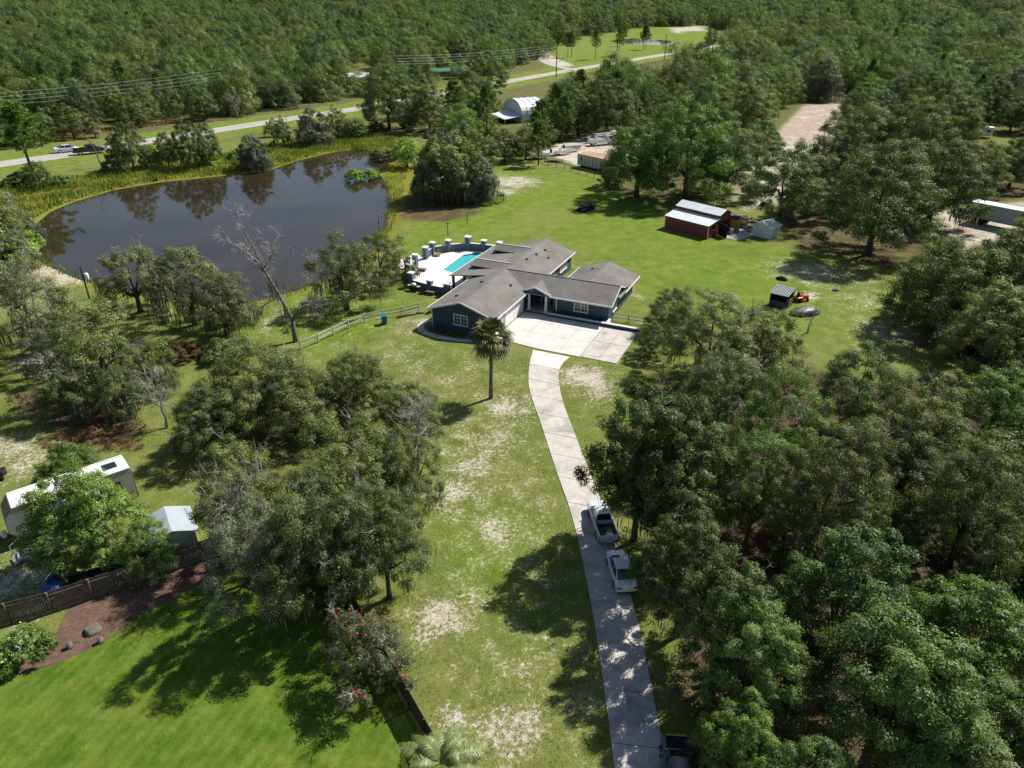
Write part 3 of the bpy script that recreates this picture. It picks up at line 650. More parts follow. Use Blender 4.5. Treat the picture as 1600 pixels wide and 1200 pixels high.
PROTO = {}      # kind -> list of dict(crown, trunk, extras, R, H)
def broadleaf(kind, seed, Rr, Ht, zb, rc, ncl, per, leaf, tr, lean=(0, 0), moss=0, twigs=0, under=0.22, tufts=7, gap=0.8, mosslen=1.6, bark='bark', width=0.55, rand=0.30, cen=-1, pw=2.3, ex=0.62):
    rng = np.random.default_rng(seed)
    C = dome_centers(rng, Rr, Ht, zb, rc, ncl, under, gap, pw, ex)
    P, Nn, T = clump_leaves(C, rc * rng.uniform(0.75, 1.25, len(C)), per, rng, tufts, rand=rand, cen=None if cen is None else np.array([0, 0, cen if cen >= 0 else zb]))
    crown = leaf_mesh('crown', P, Nn, leaf, T, rng, width)
    mb = MB(); limbs(mb, rng, C, Ht, Ht * 0.26, tr, 6, lean); trunk = mb.mesh('trunk', True, fix=False); trunk.materials.append(M[bark])
    ex = []
    if twigs:
        tb = MB(); sel = rng.permutation(len(C))[:twigs]
        for i in sel:
            c = C[i]; d = np.array([c[0] * 0.12, c[1] * 0.12, 0.9]) + rng.normal(size=3) * 0.4
            twig_spray(tb, rng, c * np.array([0.96, 0.96, 0.97]), d, rc * rng.uniform(1.3, 2.1), 0.045, 2, 5)
        me = tb.mesh('dead_twigs', False, fix=False); me.materials.append(M['bark_dead']); ex.append(('dead_twigs', me))
    if moss:
        low = C[np.argsort(C[:, 2] - 0.25 * np.hypot(C[:, 0], C[:, 1]))][:moss]
        me = moss_mesh('hanging_moss', rng, low - np.array([0, 0, rc * 0.3]), 34, mosslen, rc * 0.55); me.materials.append(M['moss']); ex.append(('hanging_moss', me))
    PROTO.setdefault(kind, []).append(dict(crown=crown, trunk=trunk, ex=ex, R=Rr, H=Ht))
# large-leaved oaks close to the camera
for i in range(3): broadleaf('oak_near', 11 + i, 5.6, 9.0 + 0.5 * (i % 2), 2.4, 1.02, 84, 640, 0.180, 0.26, twigs=6, tufts=9, gap=1.22, under=0.3)
for i in range(3): broadleaf('oak_fine', 31 + i, 5.4, 8.2 + 0.6 * (i % 2), 2.1, 0.92, 88, 560, 0.142, 0.24, twigs=22, moss=8, tufts=9, mosslen=0.9, gap=1.18, under=0.3)
for i in range(3): broadleaf('oak_tall', 161 + i, 5.6, 12.0 + 0.4 * i, 5.0, 1.02, 76, 640, 0.180, 0.28, twigs=6, tufts=9, gap=1.25, under=0.35, moss=6, mosslen=1.2)
for i in range(3): broadleaf('fine_tall', 171 + i, 5.4, 11.6 + 0.4 * i, 4.6, 0.95, 78, 560, 0.145, 0.26, twigs=24, moss=10, tufts=9, mosslen=1.1, gap=1.2, under=0.35)
for i in range(4): broadleaf('oak_open', 51 + i, 5.2, 8.8 + 0.5 * (i % 2), 2.6, 0.98, 42, 480, 0.160, 0.30, twigs=14, moss=20, mosslen=1.8, gap=1.12, tufts=8)
for i in range(5): broadleaf('oak_mid', 71 + i, 5.4, 8.8 + 0.7 * (i % 3), 2.2, 1.0, 78, 540, 0.155, 0.26, twigs=4, moss=(5 if i % 2 else 0), mosslen=0.8, tufts=8, gap=1.18, under=0.3)
for i in range(5): broadleaf('oak_far', 91 + i, 6.2, 9.4 + 1.1 * (i % 3), 1.0, 1.9, 38, 430, 0.26, 0.26, tufts=8, under=0.30, gap=1.15, rand=0.2, pw=3.0, ex=0.52)
for i in range(2): broadleaf('mossy', 101 + i, 5.0, 8.6, 1.6, 0.95, 74, 260, 0.24, 0.28, twigs=26, moss=54, mosslen=2.2, tufts=6, under=0.5, bark='bark_grey')
for i in range(3): broadleaf('shrub', 111 + i, 2.2, 2.4, 0.4, 0.55, 40, 190, 0.16, 0.06, tufts=5, under=0.45)
for i in range(2): broadleaf('bottlebrush', 121 + i, 2.9, 4.6, 1.2, 0.55, 84, 260, 0.13, 0.10, twigs=16, tufts=6, under=0.35, width=0.3)

def pine(kind, seed, Ht, Rr, nb, per, blade, tr, start=0.42):
    rng = np.random.default_rng(seed); mb = MB(); bend = rng.normal(size=2) * 0.25
    tp = [Vector((bend[0] * t * t, bend[1] * t * t, Ht * t)) for t in (0, 0.3, 0.6, 0.85, 1.0)]
    tp[0].z = -0.3; mb.tube(tp, [tr * 1.2, tr, tr * 0.75, tr * 0.4, tr * 0.1], 7)
    V = []; Q = []; T = []
    for k in range(nb):
        t = start + (1 - start) * (k + rng.uniform()) / nb; a = k * 2.4 + rng.uniform(-0.5, 0.5); rel = (t - start) / (1 - start)
        L = Rr * (0.45 + 0.9 * math.sin(math.pi * min(1, rel * 0.75 + 0.22))) * rng.uniform(0.6, 1.1) * (1 - 0.55 * rel)
        b = Vector((bend[0] * t * t, bend[1] * t * t, Ht * t)); d = Vector((math.cos(a), math.sin(a), 0.25 + 0.5 * rel)).normalized()
        e = b + d * L; mb.tube([b, b.lerp(e, 0.5) - Vector((0, 0, 0.08 * L)), e], [tr * 0.24, tr * 0.16, tr * 0.05], 4, cap=False)
        for j in range(5):
            c = np.array(b.lerp(e, 0.45 + 0.58 * j / 4)) + rng.normal(size=3) * np.array([0.28, 0.28, 0.18]) * (0.4 + L * 0.3); ct = rng.uniform(0.1, 0.8)
            q = unit(rng.normal(size=(per, 3)) + np.array([0, 0, 0.45])); w = unit(np.cross(q, rng.normal(size=(per, 3)))) * blade * 0.13
            ln = blade * rng.uniform(0.6, 1.15, (per, 1)); i = len(V) and sum(len(x) for x in V) or 0
            V.append(np.stack([c + q * 0.05 - w * 0.5, c + q * 0.05 + w * 0.5, c + q * ln + w * 0.5, c + q * ln - w * 0.5], 1).reshape(-1, 3))
            T.append(np.repeat(np.clip(ct * 0.7 + rng.uniform(0, 0.35, per), 0, 1), 4))
    V = np.concatenate(V); crown = np_mesh('crown', V, np.arange(len(V)).reshape(-1, 4), attrs={'tint': np.concatenate(T)})
    trunk = mb.mesh('trunk', True, fix=False); trunk.materials.append(M['bark'])
    PROTO.setdefault(kind, []).append(dict(crown=crown, trunk=trunk, ex=[], R=Rr, H=Ht))
for i in range(3): pine('pine', 131 + i, 14.0 + i, 3.3, 44, 34, 0.62, 0.17)
for i in range(2): pine('pine_far', 141 + i, 14.0, 3.2, 26, 16, 0.95, 0.17)

ALLTREES = []
def plant(kind, x, y, s, mat, name, label, cat='tree', group=None, rz=None, seed=0, idx=None, sz=1.0, extras=True, trunk=True):
    rng = random.Random(seed * 7919 + int(x * 13) + int(y * 7)); pr = PROTO[kind]; p = pr[idx if idx is not None else rng.randrange(len(pr))]
    e = thing(name, label, cat, (x, y, 0), rng.uniform(0, 6.283) if rz is None else rz, group, (s, s, s * sz))
    c = bpy.data.objects.new('crown', p['crown']); COL.objects.link(c); c.parent = e
    if len(p['crown'].materials) == 0: p['crown'].materials.append(M[mat])
    c.material_slots[0].link = 'OBJECT'; c.material_slots[0].material = M[mat]
    if trunk: t = bpy.data.objects.new('trunk', p['trunk']); COL.objects.link(t); t.parent = e
    if extras:
        for nm, me in p['ex']: o = bpy.data.objects.new(nm, me); COL.objects.link(o); o.parent = e; o['kind'] = 'stuff'
    ALLTREES.append((x, y, s * p['R'])); return e
def tree_px(kind, cx, cy, rpx, mat, label, name='oak_tree', sz=1.0, cz=0.56, zc=None, **kw):
    """crown centre and radius as surveyed in the photograph; the base follows from the crown height"""
    if zc is not None: kind = {'oak_near': 'oak_tall', 'oak_fine': 'fine_tall'}[kind]
    p = PROTO[kind][0]; z = zc or 5.0; rpx = rpx * 1.1
    for _ in range(6):
        q = at(cx, cy, z); s = rpx * depth_of(q) / FPX / (p['R'] * 0.92)
        if zc is None: z = min(p['H'] * s * sz * cz, 16)
    if zc is not None: sz = min(1.3, max(0.7, zc / (8.5 * s)))
    return plant(kind, q.x, q.y, s, mat, name, label, sz=sz, **kw)


# ------------------------------------------------------------------ vegetation: the trees one can point to
TREES = [
 # right foreground, nearest the camera
 ('oak_near', 1190, 990, 84, 'leaf_laurel', 'leafy oak overhanging the driveway right of the white sedan', {'zc': 7.5}),
 ('oak_near', 1330, 900, 104, 'leaf_laurel', 'broad oak crown in the right foreground, behind the one with a visible trunk', {'zc': 7.5}),
 ('oak_near', 1405, 1045, 125, 'leaf_laurel', 'big rounded oak with its dark trunk showing at bottom right', {'zc': 7.5}),
 ('oak_near', 1525, 985, 100, 'leaf_fresh', 'oak crown against the right edge of the photo, level with the white sedan', {}),
 ('oak_near', 1170, 1115, 66, 'leaf_fresh', 'oak crown at the bottom, just right of the black car', {'zc': 6.5}),
 ('oak_near', 1265, 1195, 75, 'leaf_laurel', 'oak crown cut by the bottom edge, between the black car and the visible trunk', {'zc': 6.5}),
 ('oak_near', 1490, 1180, 98, 'leaf_oak', 'oak crown cut by the bottom edge, left of the corner one', {}),
 ('oak_near', 1600, 1130, 95, 'leaf_laurel', 'oak crown filling the bottom right corner', {}),
 # driveway oaks
 ('oak_near', 1072, 690, 88, 'leaf_oak', 'dark oak leaning over the driveway beyond the parked pickup', {'zc': 10}),
 ('oak_near', 1082, 815, 78, 'leaf_oak', 'dark oak whose branches hang over the pickup on the driveway', {'zc': 9.5}),
 ('oak_near', 1008, 672, 90, 'leaf_oak', 'oak limb mass reaching furthest left across the driveway', {'zc': 10}),
 ('oak_near', 1152, 882, 84, 'leaf_oak', 'thin crowned oak right of the white sedan, above the brown leaf litter', {'zc': 9.5}),
 # mid right
 ('oak_fine', 1115, 500, 82, 'leaf_olive', 'oak right of the parking pad in front of the small black shelter', {'zc': 7.0}),
 ('oak_fine', 1195, 530, 66, 'leaf_olive', 'oak directly in front of the orange mower and tarp heap', {}),
 ('oak_fine', 1050, 480, 40, 'leaf_olive', 'smaller oak touching the right end of the white kerb wall', {}),
 ('oak_mid', 1018, 530, 26, 'leaf_oak', 'small dark oak at the right corner of the parking pad', {}),
 ('oak_fine', 1130, 600, 72, 'leaf_oak', 'dark oak between the driveway oaks and the back pasture', {'zc': 8.0}),
 ('oak_fine', 1222, 640, 74, 'leaf_fresh', 'oak in the right wood, behind the one over the pickup', {'zc': 9}),
 ('oak_fine', 1345, 605, 72, 'leaf_laurel', 'oak on the near edge of the sunny back pasture', {}),
 ('oak_fine', 1445, 640, 76, 'leaf_olive', 'pale green oak below the shaded right end of the pasture', {'zc': 7.5}),
 ('oak_fine', 1560, 630, 74, 'leaf_fresh', 'olive oak crown at the right edge, half way up the photo', {}),
 ('oak_fine', 1190, 725, 70, 'leaf_laurel', 'oak in the right wood, next right of the driveway pair', {'zc': 8}),
 ('oak_fine', 1305, 720, 84, 'leaf_olive', 'oak in the middle of the right wood', {'zc': 8.5}),
 ('oak_fine', 1420, 740, 76, 'leaf_oak', 'fresh green oak in the right wood beside the right edge group', {}),
 ('oak_fine', 1535, 745, 82, 'leaf_olive', 'oak at the right edge below the olive one', {'zc': 8}),
 ('oak_fine', 1550, 850, 55, 'leaf_fresh', 'lower fresh green tree at the right edge in a brown gap', {}),
 ('oak_fine', 1245, 800, 40, 'leaf_oak', 'oak with bare grey twigs standing in the brown gap of the right wood', {}),
 ('oak_fine', 1430, 820, 42, 'leaf_oak', 'lower oak in shade behind the right foreground crowns', {}),
 # big oak at the right edge of the pasture
 ('oak_mid', 1492, 440, 82, 'leaf_olive', 'large spreading oak on the right side of the pasture', {}),
 ('oak_mid', 1585, 430, 85, 'leaf_olive', 'oak at the right edge next to the large spreading one', {}),
 ('oak_mid', 1555, 510, 70, 'leaf_olive', 'oak crown hanging low in front of the large spreading one', {}),
 # oaks behind the sheds
 ('oak_mid', 1228, 282, 62, 'leaf_oak', 'oak right behind the small white shed', {}),
 ('oak_mid', 1305, 265, 62, 'leaf_oak', 'dark oak right of the sandy clearing', {}),
 ('oak_mid', 1378, 305, 88, 'leaf_oak', 'widest dark oak shading the pasture right of the white shed', {}),
 ('oak_mid', 1470, 275, 70, 'leaf_oak', 'grey green oak left of the parked semi trailer', {}),
 ('oak_mid', 1345, 205, 52, 'leaf_olive', 'sunlit oak right of the far end of the sandy clearing', {}),
 ('oak_mid', 1430, 205, 55, 'leaf_olive', 'rounded sunlit oak behind the dark pasture oaks', {}),
 ('oak_mid', 1535, 255, 44, 'leaf_olive', 'oak behind the semi trailer with several thin trunks', {}),
 ('oak_mid', 1590, 250, 40, 'leaf_oak', 'oak at the right edge above the semi trailer', {}),
 ('oak_mid', 1490, 195, 45, 'leaf_olive', 'flat topped bright oak left of the white camper', {}),
 # behind the barn
 ('oak_mid', 1000, 238, 64, 'leaf_fresh', 'bright oak left behind the red barn', {}),
 ('oak_mid', 1078, 235, 72, 'leaf_fresh', 'large oak standing right behind the red barn', {}),
 ('oak_mid', 1140, 240, 58, 'leaf_oak', 'dark oak between the red barn and the sandy clearing', {}),
 ('oak_mid', 962, 262, 26, 'leaf_olive', 'low tree hiding the right end of the rusty roofed trailer', {}),
 ('oak_mid', 1040, 185, 40, 'leaf_oak', 'dark oak next behind the bright barn oaks', {}),
 ('oak_mid', 1105, 175, 48, 'leaf_oak', 'dark oak with hanging moss left of the clearing', {}),
 ('oak_mid', 1165, 160, 46, 'leaf_olive', 'pale rounded oak at the left end of the clearing', {}),
 ('oak_mid', 1188, 215, 32, 'leaf_fresh', 'small bright tree on the left edge of the clearing', {}),
 ('mossy', 1285, 120, 30, 'leaf_grey', 'grey mossy oak at the far end of the sandy clearing', {}),
 ('oak_mid', 950, 165, 42, 'leaf_oak', 'dark oak below the far road bend', {}),
 ('oak_mid', 905, 175, 34, 'leaf_oak', 'dark oak behind the white bucket truck', {}),
 # left of the drive
 ('oak_fine', 395, 595, 78, 'leaf_olive', 'oak below the white rail fence', {}),
 ('oak_fine', 325, 650, 62, 'leaf_oak', 'shaded oak on the left flank of the middle grove', {}),
 ('oak_fine', 470, 620, 66, 'leaf_olive', 'oak with forked dark limbs in the middle grove', {}),
 ('oak_fine', 560, 600, 66, 'leaf_olive', 'oak nearest the garage in the middle grove', {}),
 ('oak_fine', 640, 640, 54, 'leaf_olive', 'oak with silver dead twigs on the right tip of the middle grove', {}),
 ('oak_fine', 545, 710, 90, 'leaf_olive', 'broad oak at the heart of the middle grove', {'zc': 7.5}),
 ('oak_fine', 635, 710, 56, 'leaf_olive', 'oak leaning over the sandy grass right of the middle grove', {'zc': 7.0}),
 ('oak_fine', 365, 745, 74, 'leaf_olive', 'oak standing over the small grey roof', {'zc': 7.5}),
 ('oak_fine', 395, 845, 74, 'leaf_grey', 'oak with a mass of silvery bare branches above the neighbour lawn', {'zc': 7.0}),
 ('oak_fine', 500, 815, 92, 'leaf_oak', 'dark oak casting its shadow on the neighbour lawn', {'zc': 8.0}),
 ('oak_fine', 595, 810, 66, 'leaf_oak', 'oak on the lower right of the middle grove', {'zc': 7.0}),
 ('oak_fine', 510, 895, 52, 'leaf_oak', 'dark low oak behind the red flowering shrub', {}),
 # by the travel trailer
 ('oak_near', 132, 802, 82, 'leaf_fresh', 'fresh green tree hanging over the travel trailer', {}),
 ('oak_near', 105, 728, 45, 'leaf_fresh', 'small green tree behind the travel trailer', {}),
 ('oak_fine', 226, 850, 50, 'leaf_fresh', 'small tree left of the grey shed roof', {}),
 # mossy oaks on the near pond bank
 ('oak_open', 45, 480, 67, 'leaf_moss', 'mossy oak at the left edge below the pond', {}),
 ('oak_open', 150, 545, 77, 'leaf_olive', 'dark mossy oak in front of the pole with the transformer', {}),
 ('oak_open', 205, 430, 55, 'leaf_moss', 'open oak right of the transformer pole, against the water', {}),
 ('oak_open', 290, 440, 65, 'leaf_moss', 'tall open oak hung with moss against the pond', {}),
 ('oak_open', 345, 470, 51, 'leaf_moss', 'mossy oak next to the dead tree', {}),
 ('oak_open', 110, 610, 46, 'leaf_oak', 'shaded oak over reddish dead brush', {}),
 ('oak_open', 235, 570, 40, 'leaf_olive', 'mossy oak in front of the white rail fence, far left', {}),
 ('oak_open', 185, 612, 46, 'leaf_oak', 'dark mossy oak right of the reddish dead brush', {}),
 ('oak_open', 75, 545, 42, 'leaf_grey', 'greyish oak left of the dark mossy oak near the left edge', {}),
 ('oak_open', 15, 400, 40, 'leaf_grey', 'grey green oak at the left edge on the pond bank', {}),
 ('oak_open', 535, 425, 56, 'leaf_olive', 'oak with a thick dark trunk beyond the white rail fence', {'idx': 1}),
 ('oak_open', 592, 400, 44, 'leaf_olive', 'leafy oak between the pond and the pool wall', {}),
 ('mossy', 12, 345, 34, 'leaf_grey', 'grey willowy tree at the left edge beside the pond', {}),
 # by the pond's right shore
 ('mossy', 700, 250, 54, 'leaf_olive', 'large oak draped in grey moss on the right shore of the pond', {}),
 ('mossy', 745, 275, 34, 'leaf_grey', 'smaller mossy oak right of the large draped one', {}),
 ('mossy', 668, 275, 30, 'leaf_grey', 'low mossy oak nearest the water', {}),
 ('oak_mid', 718, 195, 38, 'leaf_fresh', 'bright pine like oak behind the large draped one', {}),
 ('oak_mid', 752, 232, 26, 'leaf_wood', 'low tree in front of the dome roof, leftmost of the row', {}),
 ('oak_mid', 788, 226, 24, 'leaf_oak', 'low dark tree right in front of the dome roof', {}),
 ('oak_mid', 822, 222, 25, 'leaf_olive', 'low olive tree in front of the right end of the dome roof', {}),
 ('oak_mid', 848, 205, 22, 'leaf_wood', 'low tree right of the dome roof, above the boats', {}),
 ('oak_mid', 760, 200, 20, 'leaf_fresh', 'bright small tree touching the left end of the dome roof', {}),
 # along the road
 ('oak_mid', 604, 145, 50, 'leaf_oak', 'large dark oak standing in front of the road', {}),
 ('oak_mid', 650, 150, 30, 'leaf_oak', 'oak with thin bare trunks right of the large dark roadside oak', {}),
 ('oak_mid', 758, 115, 34, 'leaf_oak', 'dark oak where the road goes behind the trees', {}),
 ('mossy', 488, 194, 27, 'leaf_grey', 'grey half bare oak between the road and the pond', {}),
 ('mossy', 394, 235, 25, 'leaf_grey', 'small grey tree on the far pond bank', {}),
 ('oak_mid', 200, 226, 27, 'leaf_oak', 'dark bushy tree right of the dark pickup on the road', {'sz': 1.35}),
 ('oak_mid', 258, 232, 19, 'leaf_oak', 'dark bush like tree, second right of the road pickup', {'sz': 1.35}),
 ('oak_mid', 292, 224, 27, 'leaf_oak', 'dark tree in the middle of the roadside row', {'sz': 1.35}),
 ('oak_mid', 322, 222, 23, 'leaf_oak', 'dark tree at the right end of the roadside row', {'sz': 1.35}),
 ('oak_mid', 180, 236, 17, 'leaf_wood', 'vine covered tree right beside the dark pickup on the road', {'sz': 1.5}),
 ('oak_mid', 232, 240, 15, 'leaf_fresh', 'small bright tree in the gap of the roadside row', {'sz': 1.2}),
 ('oak_mid', 440, 205, 15, 'leaf_wood', 'mid green tree left of the grey half bare oak', {'sz': 1.4}),
 ('oak_mid', 525, 190, 17, 'leaf_olive', 'olive tree right of the grey half bare oak', {'sz': 1.3}),
 ('oak_mid', 312, 158, 26, 'leaf_oak', 'tree in front of the overhead wires by the left pole', {}),
 ('oak_mid', 55, 270, 22, 'leaf_oak', 'dark low tree at the foot of the roadside pine', {}),
 ('oak_mid', 425, 200, 12, 'leaf_oak', 'small thin tree between the road and the pond', {}),
 ('oak_mid', 555, 198, 16, 'leaf_fresh', 'low round bush tree left of the dark roadside oak', {}),
 ('oak_mid', 635, 235, 24, 'leaf_shrub', 'brownish low tree at the far right corner of the pond', {}),
]
for i, (k, x, y, r_, m_, lab, kw) in enumerate(TREES): tree_px(k, x, y, r_, m_, lab, seed=i, **kw)
tree_px('pine', 30, 205, 34, 'leaf_fresh', 'pine with a leaning trunk between the road and the pond, far left', name='pine_tree', sz=0.62, cz=0.72)
PINES = [(848, 178, 17), (872, 165, 18), (838, 200, 14), (880, 180, 16), (842, 215, 16), (710, 150, 18), (760, 160, 18), (905, 140, 16)]
PL = ['tallest pine by the pale dome roof', 'pine right of the pale dome roof', 'pine in front of the pale dome roof', 'pine left of the white bucket truck', 'pine behind the boats', 'pine left of the pale dome roof', 'pine behind the pale dome roof', 'pine below the road junction']
for i, ((x, y, r_), lab) in enumerate(zip(PINES, PL)): tree_px('pine', x, y, r_, 'leaf_pine', lab, name='pine_tree', sz=0.75, cz=0.7, seed=i)
# slender field pines: given by their foot
for i, (x, y, lab) in enumerate([(887, 90, 'thin pine at the left end of the green field'), (893, 90, 'second thin pine at the left end of the green field'), (930, 93, 'thin pine alone on the green field'), (967, 88, 'thin pine beside the field pole'), (974, 72, 'thin pine behind the field pole'),
                                 (1005, 78, 'left of two thin pines by the field pond'), (1009, 78, 'right of two thin pines by the field pond'), (1105, 88, 'tall thin pine at the right end of the field'), (1112, 84, 'second tall thin pine at the right end of the field')]):
    q = at(x, y); plant('pine', q.x, q.y, 0.95, 'leaf_pine', 'pine_tree', lab, seed=i, sz=1.05)

# ------------------------------------------------------------------ woodland: surveyed masses, filled tree by tree
WOODS = [   # plan outlines of the woods by their foot
 ('north', [(-900, 370), (-420, 296), (-200, 262), (0, 232), (85, 222), (180, 206), (400, 176), (560, 152), (690, 130), (775, 118), (838, 98), (868, 78), (905, 60), (1000, 44), (1100, 40), (1130, 52), (1200, 50), (1400, 26), (2600, -8), (2600, -12.2), (-1200, -12.2)]),
 ('east', [(915, 160), (1000, 155), (1060, 134), (1110, 112), (1135, 90), (1160, 74), (1200, 65), (1300, 50), (1500, 28), (2400, 40), (2400, 330), (1640, 300), (1590, 215), (1480, 240), (1335, 215), (1330, 160), (1250, 150), (1200, 205), (1110, 260), (1000, 285), (950, 200), (920, 165)]),
 ('middle', [(660, 205), (700, 182), (840, 172), (910, 165), (960, 165), (990, 200), (930, 215), (840, 240), (775, 262), (740, 255), (690, 215)]),
 ('right', [(1010, 640), (1180, 560), (1350, 590), (1700, 600), (2300, 560), (2300, 1500), (1120, 1500), (1120, 1150), (1060, 900)]),
 ('rightpast', [(1430, 560), (1420, 480), (1620, 430), (2300, 360), (2300, 560), (1650, 590)]),
 ('leftbank', [(-500, 380), (0, 360), (0, 470), (-100, 520), (-500, 560)]),
]
HOLES = [[(752, 160), (855, 160), (850, 250), (765, 252)], [(1535, 205), (1555, 205), (1555, 225), (1500, 225)], [(1500, 22), (1600, 20), (1620, 44), (1490, 48)], [(985, 200), (1010, 190), (1010, 215), (930, 250), (830, 250), (880, 225)],
         [(1190, 262), (1215, 205), (1255, 155), (1325, 155), (1322, 192), (1290, 240), (1250, 268)], [(535, 150), (590, 135), (590, 100), (535, 105)], [(665, 130), (745, 118), (745, 100), (665, 108)], [(870, 112), (868, 76), (905, 58), (1000, 44), (1110, 40), (1130, 75)]]
def fill_woods():
    rng = np.random.default_rng(77); near = []; far = []
    holes = [P2(h) for h in HOLES]
    for nm, poly in WOODS:
        W = np.array(P2(poly)); W[:, 1] = np.clip(W[:, 1], -50, 9000); W[:, 0] = np.clip(W[:, 0], -8000, 8000)
        bands = [(0, 130, 7.0), (130, 320, 11.0), (320, 700, 14.5), (700, 1500, 18.0), (1500, 4500, 30.0)]
        for y0, y1, sp in bands:
            lo = max(y0, W[:, 1].min()); hi = min(y1, W[:, 1].max())
            if hi <= lo: continue
            xlim = 0.95 * hi + 40
            gx = np.arange(max(-xlim, W[:, 0].min()), min(xlim, W[:, 0].max()), sp); gy = np.arange(lo, hi, sp)
            if not len(gx) or not len(gy): continue
            X, Y = np.meshgrid(gx, gy); X = X + rng.uniform(-0.45, 0.45, X.shape) * sp; Y = Y + rng.uniform(-0.45, 0.45, Y.shape) * sp
            X = X.ravel(); Y = Y.ravel(); k = (np.abs(X) < 0.95 * Y + 45) & (Y >= y0) & (Y < y1); X = X[k]; Y = Y[k]
            if not len(X): continue
            k = poly_sd(X, Y, W) < 0
            for h in holes: k &= poly_sd(X, Y, h) > 1.5
            k &= line_d(X, Y, ROAD) > (17 if nm == 'north' else 11)
            for x, y in zip(X[k], Y[k]): (near if y < 420 else far).append((x, y, sp, nm))
    # leave room round the trees already placed
    T = np.array(ALLTREES); keep = []
    for x, y, sp, nm in near:
        d = np.hypot(T[:, 0] - x, T[:, 1] - y)
        if np.all(d > T[:, 2] * 0.72 + 1.2) and y > 30: keep.append((x, y, sp, nm))
    def vis(t):
        px, py = to_px(t[0], t[1], 6.0); return -60 < px < 1660 and -40 < py < 1260
    keep = [t for t in keep if not (t[3] == 'right' and vis(t))]
    keep.sort(key=lambda t: (not vis(t), t[1]))
    return keep, far, rng
keep, far, wrng = fill_woods()
LAB = {'north': ('woodland tree beyond the road, one of the dense north wood', 'trees of the wood beyond the road'),
       'east': ('woodland tree in the wide wood right of the far road', 'trees of the wood right of the far road'),
       'middle': ('tree of the dark thicket round the pale dome roof', 'trees of the thicket round the dome roof'),
       'right': ('filler oak in the dense wood right of the driveway', 'oaks of the wood right of the driveway'),
       'rightpast': ('oak of the shaded clump at the right end of the pasture', 'oaks at the right end of the pasture'),
       'leftbank': ('tree of the grove left of the pond', 'trees left of the pond')}
MARKS = [(100, 235, 'the white sedan on the far road'), (300, 200, 'the roadside tree row'), (352, 150, 'the left wire pole'), (488, 190, 'the grey half bare oak'), (555, 120, 'the white roofed far house'), (604, 150, 'the dark roadside oak'), (705, 108, 'the green roof'), (800, 175, 'the pale dome roof'),
         (870, 100, 'the side road junction'), (935, 220, 'the bucket truck'), (1000, 66, 'the field pond'), (1040, 75, 'the tall pole on the far road'), (1100, 340, 'the red barn'), (1255, 200, 'the sandy clearing'), (1290, 120, 'the grey mossy oak'), (1520, 205, 'the white camper'), (1560, 330, 'the semi trailer'), (1225, 460, 'the lean to shelter'), (970, 895, 'the white sedan by the drive'), (1055, 1180, 'the black car'), (1590, 620, 'the right edge middle'), (1590, 900, 'the right edge lower half'), (20, 400, 'the left end of the pond'), (1590, 100, 'the top right corner'), (1400, 200, 'the rounded sunlit oak'), (700, 250, 'the moss draped oak'), (1440, 60, 'the yellow green far meadow')]
ORD = ['closest', 'second closest', 'third closest', 'fourth closest', 'fifth closest', 'sixth closest', 'seventh closest', 'eighth closest', 'ninth closest', 'tenth closest', 'eleventh closest', 'twelfth closest', 'thirteenth closest', 'fourteenth closest', 'fifteenth closest']
WOODTREES = []
NIND = 205
for i, (x, y, sp, nm) in enumerate(keep[:NIND]):
    r_ = wrng.uniform(); s = 0.85 + 0.75 * wrng.beta(1.3, 1.8)
    if nm in ('right', 'rightpast'): kind, mat = 'oak_fine' if y < 75 else 'oak_mid', ('leaf_oak', 'leaf_olive', 'leaf_laurel')[int(r_ * 3)]
    elif r_ < 0.15 and nm in ('north', 'east', 'middle'): kind, mat = 'pine', 'leaf_pine'
    elif r_ < 0.22: kind, mat = 'mossy', 'leaf_grey'
    else: kind, mat = ('oak_mid' if y < 250 else 'oak_far'), ('leaf_wood', 'leaf_oak', 'leaf_olive', 'leaf_fresh', 'leaf_dusk')[int(r_ * 97) % 5]
    if kind == 'pine': s *= 0.75
    if nm in ('right', 'rightpast'): s = min(s, 1.1)
    e = plant(kind, x, y, s, mat, 'pine_tree' if kind == 'pine' else 'woodland_tree', LAB[nm][0], group=LAB[nm][1], seed=i, sz=0.85 + 0.45 * ((i * 37) % 100) / 100)
    px, py = to_px(x, y, 5 * s); d, mk = min((math.hypot(px - a, py - b), c) for a, b, c in MARKS)
    look = {'pine': 'pine', 'mossy': 'grey mossy tree'}.get(kind) or {'leaf_wood': 'mid green tree', 'leaf_oak': 'dark oak', 'leaf_olive': 'olive oak', 'leaf_fresh': 'bright green tree', 'leaf_laurel': 'fresh green oak', 'leaf_dusk': 'dusky green tree'}[mat]
    WOODTREES.append((mk, look, d, e))
rank = {}
for mk, look, d, e in sorted(WOODTREES, key=lambda t: t[2]):
    k = rank.get((mk, look), 0); rank[(mk, look)] = k + 1
    e['label'] = 'wood %s, %s one to %s' % (look, ORD[min(k, len(ORD) - 1)], mk)

